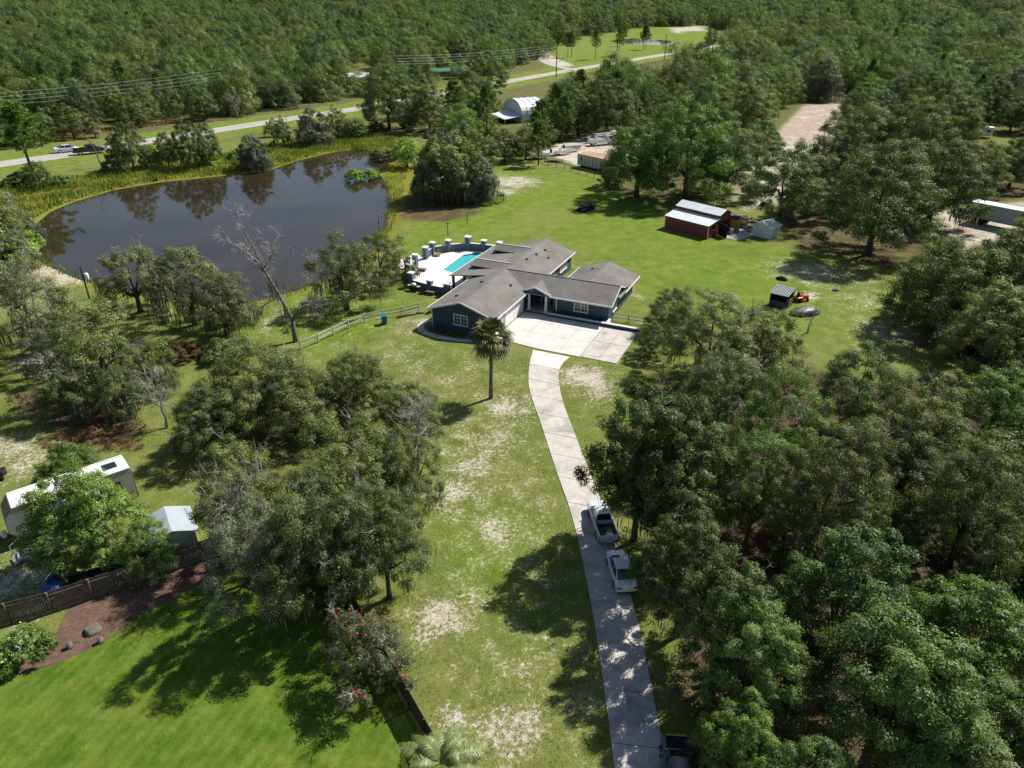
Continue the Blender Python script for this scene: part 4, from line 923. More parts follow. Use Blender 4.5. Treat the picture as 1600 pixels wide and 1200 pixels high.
# everything further off reads as one mass: a single woodland object, its trees instanced on points
def woodland(points, name, label):
    src = []
    for kind, mats in (('oak_far', ('leaf_wood', 'leaf_olive', 'leaf_oak', 'leaf_fresh', 'leaf_dusk')), ('pine_far', ('leaf_pine', 'leaf_fresh'))):
        for j, p in enumerate(PROTO[kind]):
            me = p['crown'].copy(); t = p['trunk']
            bm = bmesh.new(); bm.from_mesh(me); nlf = len(bm.faces); bm.from_mesh(t)
            for fi, f in enumerate(bm.faces): f.material_index = 0 if fi < nlf else 1
            m2 = bpy.data.meshes.new('tree_form'); bm.to_mesh(m2); bm.free(); bpy.data.meshes.remove(me)
            m2.materials.append(M[mats[j % len(mats)]]); m2.materials.append(M['bark']); src.append((m2, kind))
    P = np.array([(x, y, 0) for x, y, *_ in points], dtype=np.float32); rng = np.random.default_rng(9)
    me = bpy.data.meshes.new(name); me.vertices.add(len(P)); me.vertices.foreach_set('co', P.ravel())
    kd = np.where(rng.uniform(size=len(P)) < 0.08, len(src) - 1 - rng.integers(0, 2, len(P)), rng.integers(0, len(src) - 2, len(P)))
    sc = np.where(kd >= len(src) - 2, 0.62, 1.0) * (0.72 + 0.80 * rng.beta(1.1, 1.6, len(P))) * np.array([1.0 if t[2] < 13 else (1.2 if t[2] < 17 else (1.45 if t[2] < 20 else 2.3)) for t in points])
    rot = rng.uniform(0, 6.283, len(P))
    a = me.attributes.new('kindno', 'INT', 'POINT'); a.data.foreach_set('value', kd.astype(np.int32))
    a = me.attributes.new('size', 'FLOAT', 'POINT'); a.data.foreach_set('value', sc.astype(np.float32))
    a = me.attributes.new('tall', 'FLOAT', 'POINT'); a.data.foreach_set('value', (sc * rng.uniform(0.68, 1.3, len(P))).astype(np.float32))
    a = me.attributes.new('turn', 'FLOAT', 'POINT'); a.data.foreach_set('value', rot.astype(np.float32))
    o = link(name, me); tag(o, label, 'woodland', kind='stuff')
    ng = bpy.data.node_groups.new(name + '_nodes', 'GeometryNodeTree')
    ng.interface.new_socket('Geometry', in_out='INPUT', socket_type='NodeSocketGeometry'); ng.interface.new_socket('Geometry', in_out='OUTPUT', socket_type='NodeSocketGeometry')
    gi = ng.nodes.new('NodeGroupInput'); go = ng.nodes.new('NodeGroupOutput'); join = ng.nodes.new('GeometryNodeJoinGeometry')
    def attr(nm, t):
        n_ = ng.nodes.new('GeometryNodeInputNamedAttribute'); n_.data_type = t; n_.inputs[0].default_value = nm; return n_.outputs[0]
    ak = attr('kindno', 'INT'); asz = attr('size', 'FLOAT'); atn = attr('turn', 'FLOAT')
    atl = attr('tall', 'FLOAT'); sv = ng.nodes.new('ShaderNodeCombineXYZ'); ng.links.new(asz, sv.inputs[0]); ng.links.new(asz, sv.inputs[1]); ng.links.new(atl, sv.inputs[2])
    cv = ng.nodes.new('ShaderNodeCombineXYZ'); ng.links.new(atn, cv.inputs[2])
    for j, (m2, kind) in enumerate(src):
        # the tree form rides in the modifier as a mesh held by an unlinked object
        ob = bpy.data.objects.new('tree_form', m2)
        oi = ng.nodes.new('GeometryNodeObjectInfo'); oi.inputs['Object'].default_value = ob; oi.inputs['As Instance'].default_value = True
        cmp_ = ng.nodes.new('FunctionNodeCompare'); cmp_.data_type = 'INT'; cmp_.operation = 'EQUAL'
        ints = [s_ for s_ in cmp_.inputs if s_.type == 'INT']; ng.links.new(ak, ints[0]); ints[1].default_value = j
        io = ng.nodes.new('GeometryNodeInstanceOnPoints')
        ng.links.new(gi.outputs[0], io.inputs['Points']); ng.links.new(cmp_.outputs[0], io.inputs['Selection']); ng.links.new(oi.outputs['Geometry'], io.inputs['Instance'])
        ng.links.new(cv.outputs[0], io.inputs['Rotation']); ng.links.new(sv.outputs[0], io.inputs['Scale']); ng.links.new(io.outputs[0], join.inputs[0])
    ng.links.new(join.outputs[0], go.inputs[0])
    md = o.modifiers.new('trees', 'NODES'); md.node_group = ng
    return o
woodland(keep[NIND:] + far, 'far_woodland', 'dense green woodland stretching to the horizon')

# ------------------------------------------------------------------ the house
def window(parent, mat_frame, c, w, h, axis_, out, cols=2, rows=3, name='window'):
    """framed window on a wall; c = middle on the wall face, axis_ 'x' or 'y' = run of the wall, out = +1/-1 outward sign"""
    f = MB(); t = 0.10
    def bx(mb, a0, a1, z0, z1, d0, d1):
        d0, d1 = sorted((d0 * out, d1 * out))
        if axis_ == 'x': mb.box(c[0] + a0, c[0] + a1, c[1] + d0, c[1] + d1, c[2] + z0, c[2] + z1)
        else: mb.box(c[0] + d0, c[0] + d1, c[1] + a0, c[1] + a1, c[2] + z0, c[2] + z1)
    bx(f, -w / 2 - t, w / 2 + t, h / 2, h / 2 + t, -0.02, 0.09); bx(f, -w / 2 - t, -w / 2, -h / 2, h / 2, -0.02, 0.085); bx(f, w / 2, w / 2 + t, -h / 2, h / 2, -0.02, 0.085)
    bx(f, -0.05, 0.05, -h / 2, h / 2, -0.02, 0.08)
    fr = f.build(name, mat_frame, parent)
    s_ = MB(); bx(s_, -w / 2 - t - 0.05, w / 2 + t + 0.05, -h / 2 - t, -h / 2, -0.02, 0.15); s_.build('sill', mat_frame, fr)
    for k in range(2):
        a0 = -w / 2 if k == 0 else 0.05; a1 = -0.05 if k == 0 else w / 2
        g = MB(); bx(g, a0, a1, -h / 2, h / 2, -0.02, 0.03); g.build('pane', M['glass_home'], fr)
        mu = MB()
        for i in range(1, cols): x = a0 + (a1 - a0) * i / cols; bx(mu, x - 0.018, x + 0.018, -h / 2, h / 2, 0.0, 0.05)
        for i in range(1, rows): z = -h / 2 + h * i / rows; bx(mu, a0, a1, z - 0.018, z + 0.018, 0.0, 0.047)
        mu.build('muntin', mat_frame, fr)
    return fr
def slab_roof(parent, pts, mat, t=0.12, name='roof_plane'):
    """one roof plane: polygon with thickness hanging below it"""
    return MB().extr(pts, (0, 0, -t)).build(name, mat, parent)
def roof_grid(parent, a, b, c, d, mat, nu=1, nv=1, t=0.12): return slab_roof(parent, [a, b, c, d], mat, t)

house = thing('house', 'blue grey one storey house with dark shingle roof beside the pool', 'house', HO, HA)
WT = 2.62
wall = M['stucco']; wh = M['white_paint']
mb = MB(); mb.extr([(0, 0, 0), (8.4, 0, 0), (8.4, 0, 2.58), (4.15, 0, 3.95), (0, 0, 2.58)], (0, 27, 0)); mb.build('wall', wall, house)
mb = MB(); mb.extr([(12.1, 10.1, 0), (12.1, 16.2, 0), (12.1, 16.2, 2.5), (12.1, 12.85, 3.95), (12.1, 10.1, 2.62)], (7.5, 0, 0)); mb.build('wall', wall, house)
mb = MB(); mb.extr([(12.3, 16.3, 0), (19.55, 16.3, 0), (19.55, 16.3, 2.5), (15.95, 16.3, 3.8), (12.3, 16.3, 2.5)], (0, 5.0, 0)); mb.build('wall', wall, house)
MB().box(8.3, 12.3, 12.2, 16.1, 0, 2.6).build('wall', wall, house)
# entry step and door
MB().box(8.42, 12.0, 9.5, 12.2, 0, 0.16).build('porch_floor', M['concrete_old'], house)
dr_ = MB().box(9.75, 10.75, 12.12, 12.21, 0.16, 2.3).build('door', M['door_wood'], house)
MB().box(9.66, 9.75, 12.10, 12.2, 0.16, 2.39).box(10.75, 10.84, 12.10, 12.2, 0.16, 2.39).box(9.75, 10.75, 12.10, 12.2, 2.3, 2.39).build('frame', wh, dr_)
MB().box(9.83, 9.9, 12.06, 12.12, 1.1, 1.25).build('handle', M['chrome'], dr_)
MB().box(11.0, 11.4, 12.13, 12.2, 0.3, 2.3).build('sidelight', M['glass_dark'], house)
MB().box(11.44, 11.54, 12.1, 12.2, 0.16, 2.39).build('pilaster', wh, house)
MB().box(8.9, 9.5, 12.12, 12.2, 0.9, 2.1).build('sidelight', M['glass_dark'], house)
for u in (8.85, 11.25):
    c = MB().lathe([(0.27, 0), (0.27, 0.14), (0.21, 0.18), (0.19, 1.2), (0.165, 2.3), (0.2, 2.34), (0.26, 2.38), (0.26, 2.5)], 14, (u, 9.8, 0.16)).build('column', wh, house, True)
    MB().box(u - 0.3, u + 0.3, 9.5, 10.1, 0.161, 0.24).build('plinth', wh, c)
MB().extr([(8.0, 9.62, 2.5), (11.7, 9.62, 2.5), (11.7, 9.62, 2.72), (9.85, 9.62, 3.44), (8.0, 9.62, 2.72)], (0, 0.28, 0)).build('pediment', wall, house)
MB().box(9.1, 9.4, 9.59, 9.62, 2.7, 2.85).build('house_plate', wh, house)
# roof planes
sh = M['shingle']
def zmain(u): return 4.12 - abs(u - 4.15) * 0.33
slab_roof(house, [(4.15, -0.5, 4.12), (4.15, 27.5, 4.12), (-0.45, 27.5, zmain(-0.45)), (-0.45, -0.5, zmain(-0.45))], sh)
slab_roof(house, [(4.15, -0.5, 4.121), (8.8, -0.5, zmain(8.8)), (8.8, 27.5, zmain(8.8)), (4.15, 27.5, 4.121)], sh)
slab_roof(house, [(4.3, 12.85, 4.08), (4.3, 9.25, 2.6), (20.2, 9.25, 2.6), (20.2, 12.85, 4.08)], sh)
slab_roof(house, [(4.3, 12.85, 4.081), (20.2, 12.85, 4.081), (20.2, 16.9, 2.5), (4.3, 16.9, 2.5)], sh)
slab_roof(house, [(15.95, 12.6, 3.97), (15.95, 21.7, 3.97), (11.6, 21.7, 2.5), (11.6, 12.6, 2.5)], sh)
slab_roof(house, [(15.95, 12.6, 3.971), (20.3, 12.6, 2.5), (20.3, 21.7, 2.5), (15.95, 21.7, 3.971)], sh)
slab_roof(house, [(9.85, 9.3, 3.55), (9.85, 14.2, 3.75), (7.8, 14.2, 2.86), (7.8, 9.3, 2.72)], sh, 0.1)
slab_roof(house, [(9.85, 9.3, 3.551), (11.9, 9.3, 2.72), (11.9, 14.2, 2.86), (9.85, 14.2, 3.751)], sh, 0.1)
# patio roof with two raised ventilator roofs
def zpat(u): return 2.62 + (u + 3.4) * 0.155
slab_roof(house, [(-3.5, 10.9, zpat(-3.5)), (2.6, 10.9, zpat(2.6)), (2.6, 25.2, zpat(2.6)), (-3.5, 25.2, zpat(-3.5))], sh)
for v0 in (15.2, 22.6):
    slab_roof(house, [(-1.6, v0, 4.0), (3.9, v0, 4.0), (3.0, v0 - 1.5, 3.42), (-1.7, v0 - 1.5, 3.42)], sh, 0.08)
    slab_roof(house, [(-1.6, v0, 4.001), (-2.2, v0 + 1.9, 3.3), (2.6, v0 + 1.9, 3.3), (3.9, v0, 4.001)], sh, 0.08)
    MB().box(-1.6, 3.6, v0 - 0.09, v0 + 0.09, 3.99, 4.04).build('ridge_cap', M['trim_grey'], house)
    MB().extr([(-1.4, v0 - 1.25, 2.7), (2.6, v0 - 1.25, 3.3), (2.6, v0 - 1.25, 3.45), (-1.4, v0 - 1.25, 3.45)], (0, 0.1, 0)).build('shaded_side_wall', M['black_paint'], house)  # side wall under the raised roof, its shadow put into the black colour
for v in (11.2, 14.4, 18.0, 21.5, 24.8): MB().box(-3.25, -2.95, v - 0.15, v + 0.15, 0.1, 2.6).build('patio_post', M['stucco_pillar'], house)
# ridge caps
MB().box(4.05, 4.25, -0.5, 27.5, 4.10, 4.15).build('ridge_cap', sh, house); MB().box(4.3, 20.2, 12.75, 12.95, 4.06, 4.11).build('ridge_cap', sh, house)
# fascias and gutters, white
def fascia(p, q, w=0.06, h=0.2): MB().bar(p, q, w, h).build('fascia', wh, house)
zE = zmain(8.8) - 0.06
fascia((8.84, -0.5, zE), (8.84, 9.3, zE)); fascia((8.84, 16.9, zE), (8.84, 27.5, zE)); fascia((-0.49, -0.5, zE), (-0.49, 10.9, zE))
fascia((-0.45, -0.54, zE), (4.15, -0.54, 4.05)); fascia((4.15, -0.54, 4.05), (8.8, -0.54, zE))
fascia((11.9, 9.21, 2.53), (20.2, 9.21, 2.53)); fascia((20.24, 9.25, 2.53), (20.24, 12.85, 4.0)); fascia((20.24, 12.85, 4.0), (20.24, 14.9, 3.2))
fascia((20.34, 14.9, 2.43), (20.34, 21.7, 2.43)); fascia((11.56, 17.0, 2.43), (11.56, 21.7, 2.43))
fascia((7.8, 9.26, 2.66), (9.85, 9.26, 3.49)); fascia((9.85, 9.26, 3.49), (11.9, 9.26, 2.66)); fascia((11.94, 9.3, 2.66), (11.94, 10.4, 2.69)); fascia((7.86, 9.3, 2.66), (7.86, 9.9, 2.68))
fascia((-3.54, 10.9, zpat(-3.5) - 0.06), (-3.54, 25.2, zpat(-3.5) - 0.06))
for (u, v) in ((8.47, 0.12), (8.47, 3.0), (-0.07, 0.12), (12.6, 10.04), (19.62, 21.1)): MB().box(u - 0.05, u + 0.05, v - 0.05, v + 0.05, 0.1, 2.5).build('downspout', wh, house)
# garage doors facing the pad
for v0, v1 in ((0.35, 2.75), (3.25, 8.6)):
    g = MB().box(8.38, 8.44, v0, v1, 0.05, 2.35).build('garage_door', wh, house)
    for k in range(4):
        for j in range(max(1, int((v1 - v0) / 1.2))):
            n_ = max(1, int((v1 - v0) / 1.2)); w = (v1 - v0) / n_
            MB().box(8.43, 8.455, v0 + j * w + 0.05, v0 + (j + 1) * w - 0.05, 0.1 + k * 0.56, 0.1 + k * 0.56 + 0.5).build('panel', wh, g)
MB().box(8.39, 8.47, 8.6, 8.85, 0.05, 2.45).build('garage_trim', wh, house)
# windows
window(house, wh, (3.95, 0.0, 1.55), 1.75, 1.25, 'x', -1); window(house, wh, (15.95, 10.1, 1.55), 1.75, 1.25, 'x', -1)
window(house, wh, (19.6, 12.6, 1.5), 1.5, 1.3, 'y', 1); window(house, wh, (8.4, 23.5, 1.5), 2.6, 0.9, 'y', 1); window(house, wh, (8.4, 19.6, 1.5), 1.4, 1.0, 'y', 1)
# roof vents
for i, (u, v) in enumerate([(2.1, 2.6), (3.2, 7.4), (6.6, 9.0), (5.0, 18.0), (5.3, 20.8), (5.6, 23.4), (6.9, 21.5), (14.3, 19.2), (1.6, 21.0)]):
    z = zmain(u) if u < 9 else 3.4
    v_ = MB().box(u - 0.17, u + 0.17, v - 0.17, v + 0.17, z - 0.1, z + 0.16).build('roof_vent', M['black_paint'], house)
    MB().box(u - 0.22, u + 0.22, v - 0.22, v + 0.22, z - 0.02, z + 0.05).build('flashing', M['metal_grey'], v_)
MB().box(14.5, 14.95, 9.98, 10.1, 2.1, 2.2).build('wall_lamp', wh, house)

# low white kerb wall in front of the wing bed, bed and hedge
def house_thing(name, label, cat, **k): return thing(name, label, cat, HO, HA, **k)
kw_ = house_thing('kerb_wall', 'long low white capped wall between the parking pad and the hedge', 'wall')
MB().box(11.7, 24.1, 8.72, 8.98, 0, 0.42).build('wall_body', M['stucco'], kw_); MB().box(11.65, 24.15, 8.66, 9.04, 0.42, 0.5).build('coping', M['cap_white'], kw_)
tag(sheet('flower_bed', [(H(u, v).x, H(u, v).y) for u, v in [(12, 9.04), (19.6, 9.04), (19.6, 10.1), (12, 10.1)]], 0.05, M['mulch']), kind='structure')
MB().box(19.65, 19.95, 9.04, 10.3, 0.0, 0.5).build('bed_end_wall', M['cap_white'], kw_)
sw = house_thing('side_wall', 'white capped low wall along the left side of the garage', 'wall')
MB().box(-2.5, -2.2, 3.6, 9.6, 0, 0.9).build('wall_body', wh, sw); MB().box(-2.6, -2.1, 3.55, 9.65, 0.9, 1.0).build('coping', M['cap_white'], sw)

# ------------------------------------------------------------------ pool terrace
deck_pts = [(-7.0, 29.0), (-9.9, 28.8), (-12.4, 26.7), (-14.1, 24.5), (-13.9, 22.1), (-16.9, 23.6), (-17.2, 19.4), (-15.9, 16.9), (-13.5, 16.0), (-11.9, 13.6), (-9.9, 10.7), (-6.3, 10.1), (-3.2, 10.0), (0.0, 10.2), (0.0, 26.5), (-2.5, 27.5)]
def fill_hole(name, outer, inner, z, mat):
    bm = bmesh.new(); E_ = []
    for loop in (outer, inner):
        vs_ = [bm.verts.new((p[0], p[1], z)) for p in loop]
        E_ += [bm.edges.new((vs_[i], vs_[(i + 1) % len(vs_)])) for i in range(len(vs_))]
    bmesh.ops.triangle_fill(bm, edges=E_, use_beauty=True)
    for f in bm.faces:
        if f.normal.z < 0: f.normal_flip()
    me = bpy.data.meshes.new(name); bm.to_mesh(me); bm.free(); return link(name, me, mat)
tag(fill_hole('pool_deck', [(H(u, v).x, H(u, v).y) for u, v in deck_pts], POOLW, 0.10, M['deck']), kind='structure')
pool = house_thing('swimming_pool', 'turquoise swimming pool in the pale terrace behind the house', 'pool')
bs = MB(); n = len(POOL); bs.add([(u, v, 0.10) for u, v in POOL] + [(u, v, -1.2) for u, v in POOL], [(i, (i + 1) % n, n + (i + 1) % n, n + i) for i in range(n)] + [tuple(range(n, 2 * n))])
bs.build('basin', M['pool_plaster'], pool, fix=False)
MB().poly([(u, v, -0.06) for u, v in (POOL if sum(POOL[i - 1][0] * POOL[i][1] - POOL[i][0] * POOL[i - 1][1] for i in range(len(POOL))) > 0 else POOL[::-1])]).build('water', M['pool_water'], pool, fix=False)
cp = MB()
for i in range(n):
    a = Vector((*POOL[i], 0.12)); b = Vector((*POOL[(i + 1) % n], 0.12)); cp.bar(a, b, 0.3, 0.06)
cp.build('coping', M['deck'], pool)
PIL = [(-4.6, 29.3, 1.9), (-7.2, 29.0, 1.95), (-9.9, 28.7, 2.3), (-12.4, 26.6, 2.0), (-14.05, 24.4, 2.05), (-13.9, 22.0, 2.0), (-13.5, 18.2, 2.0), (-13.2, 15.5, 2.1), (-11.8, 13.6, 2.15), (-9.7, 10.9, 2.1), (-6.3, 10.2, 1.75), (-3.5, 10.0, 1.75)]
pw = house_thing('pool_wall', 'blue grey terrace wall with square white capped pillars round the pool', 'wall')
for i, (u, v, h) in enumerate(PIL):
    w = 0.34 if i != 2 else 0.4
    p = MB().box(u - w, u + w, v - w, v + w, -0.2, h - 0.12).build('pillar', M['stucco_pillar'], pw); MB().box(u - w - 0.09, u + w + 0.09, v - w - 0.09, v + w + 0.09, h - 0.12, h + 0.04).build('cap', M['cap_white'], p)
for i in range(len(PIL) - 1):
    if i == 5: continue
    a = Vector((PIL[i][0], PIL[i][1], 0)); b = Vector((PIL[i + 1][0], PIL[i + 1][1], 0)); h = 1.25 if i < 8 else 1.05
    w_ = MB().bar(a + Vector((0, 0, h / 2 - 0.1)), b + Vector((0, 0, h / 2 - 0.1)), 0.24, h + 0.1).build('wall_panel', M['stucco_pillar'], pw)
    MB().bar(a + Vector((0, 0, h + 0.0)), b + Vector((0, 0, h + 0.0)), 0.36, 0.08).build('coping', M['cap_white'], w_)
def lounger(u, v, lab):
    t = thing('sun_lounger', lab, 'sun lounger', H(u, v, 0.1), HA + R(8), 'sun loungers by the pool')
    MB().box(-0.9, 0.35, -0.32, 0.32, 0.26, 0.36).build('seat', M['brown_cushion'], t)
    MB().obox((-1.1, 0, 0.5), (0.7, 0.64, 0.1), 0, 0, R(40)).build('backrest', M['brown_cushion'], t)
    MB().box(-0.9, 0.38, -0.34, -0.30, 0.2, 0.27).box(-0.9, 0.38, 0.30, 0.34, 0.2, 0.27).build('frame', M['black_paint'], t)
    for a in (-0.8, 0.3):
        for b in (-0.3, 0.3): MB().box(a - 0.03, a + 0.03, b - 0.03, b + 0.03, 0, 0.22).build('leg', M['black_paint'], t)
lounger(-11.3, 16.9, 'brown sun lounger further from the camera on the pool terrace'); lounger(-11.4, 15.4, 'brown sun lounger nearer the camera on the pool terrace')
pt = thing('planter', 'round clay planter with small plants by the far terrace wall', 'planter', H(-13.0, 24.0, 0.1), 0)
MB().lathe([(0.45, 0), (0.62, 0.18), (0.66, 0.35), (0.55, 0.34), (0.5, 0.2)], 14).build('bowl', M['terracotta'], pt, True)
rng = np.random.default_rng(4); P_, N_, T_ = clump_leaves(np.array([(-0.2, 0, 0.6), (0.25, 0.1, 0.8)]), np.array([0.3, 0.35]), 140, rng); link('foliage', leaf_mesh('foliage', P_, N_, 0.12, T_, rng), M['leaf_shrub'], pt)
gr = thing('grill', 'grey garden grill standing below the terrace wall', 'grill', H(-8.6, 9.6, 0), HA)
MB().box(-0.5, 0.5, -0.3, 0.3, 0.35, 0.8).build('cabinet', M['black_paint'], gr); MB().lathe([(0.0, 0.32), (0.3, 0.25), (0.42, 0.0)], 12, (0, 0, 0.82)).build('hood', M['metal_roof'], gr, True)
for x in (-0.7, 0.75): MB().box(x - 0.22, x + 0.22, -0.25, 0.25, 0.7, 0.76).build('shelf', M['metal_grey'], gr)
for x in (-0.45, 0.45): MB().box(x - 0.04, x + 0.04, -0.25, 0.25, 0, 0.35).build('leg', M['rubber'], gr)
bn_ = thing('bench', 'small grey bench standing below the terrace wall', 'bench', H(-5.9, 9.2, 0), HA)
MB().box(-0.8, 0.8, -0.25, 0.25, 0.42, 0.48).build('seat', M['wood_grey'], bn_)
for x in (-0.7, 0.7): MB().box(x - 0.05, x + 0.05, -0.22, 0.22, 0, 0.42).build('leg', M['wood_dark'], bn_)

# hedges and shrubs round the house
def shrub_at(x, y, s, mat, label, name='shrub', sz=1.0, group=None, seed=0, kind='shrub'):
    return plant(kind, x, y, s, mat, name, label, 'shrub', group, seed=seed, sz=sz)
for k in range(9):
    q = H(12.7 + k * 0.82, 9.5); shrub_at(q.x, q.y, 0.26, 'leaf_oak', ['first', 'second', 'third', 'fourth', 'fifth', 'sixth', 'seventh', 'eighth', 'ninth'][k] + ' clipped hedge plant from the porch, in the bed under the wing window', 'hedge_plant', 0.9, 'hedge plants along the wing', k)
for k, (u, v) in enumerate([(0.6, -0.7), (1.8, -1.1), (3.1, -1.1), (4.6, -1.0), (6.1, -0.8), (7.4, -0.5)]):
    q = H(u, v); shrub_at(q.x, q.y, 0.27, 'leaf_oak', ['first', 'second', 'third', 'fourth', 'fifth', 'sixth', 'seventh', 'eighth', 'ninth'][k] + ' dark shrub from the left in the bed under the garage gable', 'shrub', 0.9, 'shrubs under the garage gable', k)
for k, (u, v) in enumerate([(-15.2, 25.4), (-14.6, 26.2)]):
    q = H(u, v); shrub_at(q.x, q.y, 0.42, 'leaf_fresh', ['dark shrub outside the far terrace wall, left', 'dark shrub outside the far terrace wall, right'][k], seed=k)

# ------------------------------------------------------------------ fences
def rail_fence(name, label, pts, h=1.2, rails=(0.55, 1.05), mat='trim_grey', post=0.13, spacing=2.4):
    t = thing(name, label, 'fence', (pts[0][0], pts[0][1], 0)); o = Vector((pts[0][0], pts[0][1], 0))
    L = np.array(pts); s = np.concatenate([[0], np.cumsum(np.hypot(*np.diff(L, axis=0).T))]); nn = max(1, round(s[-1] / spacing)); P = resample(pts, nn + 1)
    for p in P: q = Vector((p[0], p[1], 0)) - o; MB().box(q.x - post / 2, q.x + post / 2, q.y - post / 2, q.y + post / 2, -0.1, h).build('post', M[mat], t)
    for a, b in zip(P[:-1], P[1:]):
        for z in rails: MB().bar(Vector((*a, z)) - o, Vector((*b, z)) - o, 0.05, 0.14).build('rail', M[mat], t)
    return t
rail_fence('rail_fence', 'white two rail fence curving from the grove to the garage', smooth_line(P2([(470, 546), (490, 539), (515, 527), (545, 513), (575, 502), (605, 496), (632, 492), (655, 486)]), 4))
rail_fence('rail_fence', 'short white rail fence at the right end of the house', [(H(19.9, 11.2).x, H(19.9, 11.2).y), (H(22, 11.3).x, H(22, 11.3).y), (H(26, 11.5).x, H(26, 11.5).y)], 1.1, (0.45, 0.95))
rail_fence('wire_fence', 'weathered post fence between the pasture and the trailer yard', P2([(826, 238), (856, 258), (882, 264), (910, 272), (932, 279), (975, 287)]), 1.3, (1.2,), 'wood_grey', 0.14, 2.8)
rail_fence('field_fence', 'long dark post and rail fence along the far road', P2([(915, 118), (960, 111), (1010, 102), (1060, 93), (1100, 87)]), 1.3, (0.6, 1.2), 'wood_dark', 0.2, 5.0)
def board_fence(label, pts, h, mat, cap=None):
    t = thing('board_fence', label, 'fence', (pts[0][0], pts[0][1], 0)); o = Vector((pts[0][0], pts[0][1], 0)); rs_ = random.Random(int(abs(o.x) * 10))
    L = np.array(pts); nn = round(float(np.sum(np.hypot(*np.diff(L, axis=0).T))) / 2.4); P = resample(pts, nn + 1)
    for i, p in enumerate(P): q = Vector((*p, 0)) - o; MB().box(q.x - 0.06, q.x + 0.06, q.y - 0.06, q.y + 0.06, 0, h + 0.06).build('post', M[mat], t)
    for a, b in zip(P[:-1], P[1:]):
        a = Vector((*a, 0)) - o; b = Vector((*b, 0)) - o; d = (b - a).normalized(); side = Vector((-d.y, d.x, 0)); L_ = (b - a).length; m_ = int(L_ / 0.15)
        pb = MB()
        for k in range(m_):
            c = a + d * (k + 0.5) * L_ / m_ + side * (0.05 + rs_.uniform(-0.006, 0.006)); hh = h + rs_.uniform(-0.03, 0.02)
            pb.bar(c + Vector((0, 0, 0.04)), c + Vector((0, 0, hh)), 0.02, 0.135) if False else pb.obox(c + Vector((0, 0, hh / 2 + 0.02)), (L_ / m_ - 0.012, 0.02, hh), math.atan2(d.y, d.x))
        o_ = pb.build('panel', M[mat], t); o_['kind'] = 'stuff'
        for z in (0.3, h * 0.85): MB().bar(a + Vector((0, 0, z)), b + Vector((0, 0, z)), 0.04, 0.09).build('rail', M[mat], t)
board_fence('weathered board fence behind the mulch bed', P2([(-120, 1010), (80, 958), (200, 918), (340, 868), (478, 833)]), 1.75, 'wood_grey')
board_fence('dark board fence between the neighbour lawn and the sandy grass', P2([(478, 833), (560, 970), (625, 1084), (690, 1200), (760, 1330)]), 1.75, 'wood_dark')

# ------------------------------------------------------------------ barn, sheds, shelters
def ribs(parent, name, mat, p0, e, L, slope_vec, n, r_=0.02):
    """standing seams on a metal roof plane, one ridge per sheet joint, joined as one fine-grained part"""
    mb = MB()
    for k in range(n + 1):
        a = Vector(p0) + Vector(e) * (L * k / n); mb.bar(a, a + Vector(slope_vec), 0.05, 0.045)
    o = mb.build(name, mat, parent); o['kind'] = 'stuff'; return o
barn = thing('barn', 'small red barn with raised middle roof and open doors', 'barn', (33.0, 119.2, 0), R(42))
rd_, mr = M['barn_red'], M['metal_roof']
LB = 8.9; WB = 9.6; a0, a1 = 3.0, 6.4
MB().extr([(0, 0, 0), (a0, 0, 0), (a0, 0, 2.9), (0, 0, 2.25)], (0, LB, 0)).build('side_bay', rd_, barn)
MB().extr([(a1, 0, 0), (WB, 0, 0), (WB, 0, 2.25), (a1, 0, 2.9)], (0, LB, 0)).build('side_bay', rd_, barn)
MB().box(a0, a0 + 0.1, 0, LB, 2.8, 3.5).box(a1 - 0.1, a1, 0, LB, 2.8, 3.5).box(a0, a1, LB - 0.1, LB, 0, 3.5).build('middle_wall', rd_, barn)
MB().extr([(a0, 0.02, 2.3), (a1, 0.02, 2.3), (a1, 0.02, 3.5), (4.7, 0.02, 4.15), (a0, 0.02, 3.5)], (0, 0.1, 0)).build('gable', rd_, barn)
MB().box(4.35, 5.05, -0.03, 0.02, 2.75, 3.45).build('loft_hatch', M['barn_red'], barn)
for pts in ([(-0.15, -0.15, 2.28), (a0 - 0.0, -0.15, 2.97), (a0 - 0.0, LB + 0.15, 2.97), (-0.15, LB + 0.15, 2.28)], [(a1, -0.15, 2.97), (WB + 0.15, -0.15, 2.28), (WB + 0.15, LB + 0.15, 2.28), (a1, LB + 0.15, 2.97)],
            [(a0 - 0.15, -0.2, 3.5), (4.7, -0.2, 4.25), (4.7, LB + 0.2, 4.25), (a0 - 0.15, LB + 0.2, 3.5)], [(4.7, -0.2, 4.251), (a1 + 0.15, -0.2, 3.5), (a1 + 0.15, LB + 0.2, 3.5), (4.7, LB + 0.2, 4.251)]):
    r_ = slab_roof(barn, pts, mr, 0.06)
    A_, B_, D_ = Vector(pts[0]), Vector(pts[1]), Vector(pts[3]); ribs(r_, 'seam', mr, A_, (0, 1, 0), LB + 0.3, B_ - A_, 10)
for x, y in ((0, -0.03), (WB, -0.03), (0, LB)): MB().box(x - 0.07, x + 0.07, y - 0.05, y + 0.05, 0, 2.25).build('corner_trim', M['trim_grey'], barn)
for z in (0.75, 1.5): MB().box(-0.03, 0.0, 0.1, LB - 0.1, z - 0.04, z + 0.04).build('board_seam', M['barn_red'], barn)
w_ = MB().box(0.9, 2.0, -0.05, 0.02, 1.35, 2.0).build('window', M['glass_dark'], barn); MB().box(0.8, 2.1, -0.08, -0.05, 1.27, 1.35).box(1.41, 1.49, -0.08, -0.05, 1.35, 2.0).build('frame', rd_, w_)
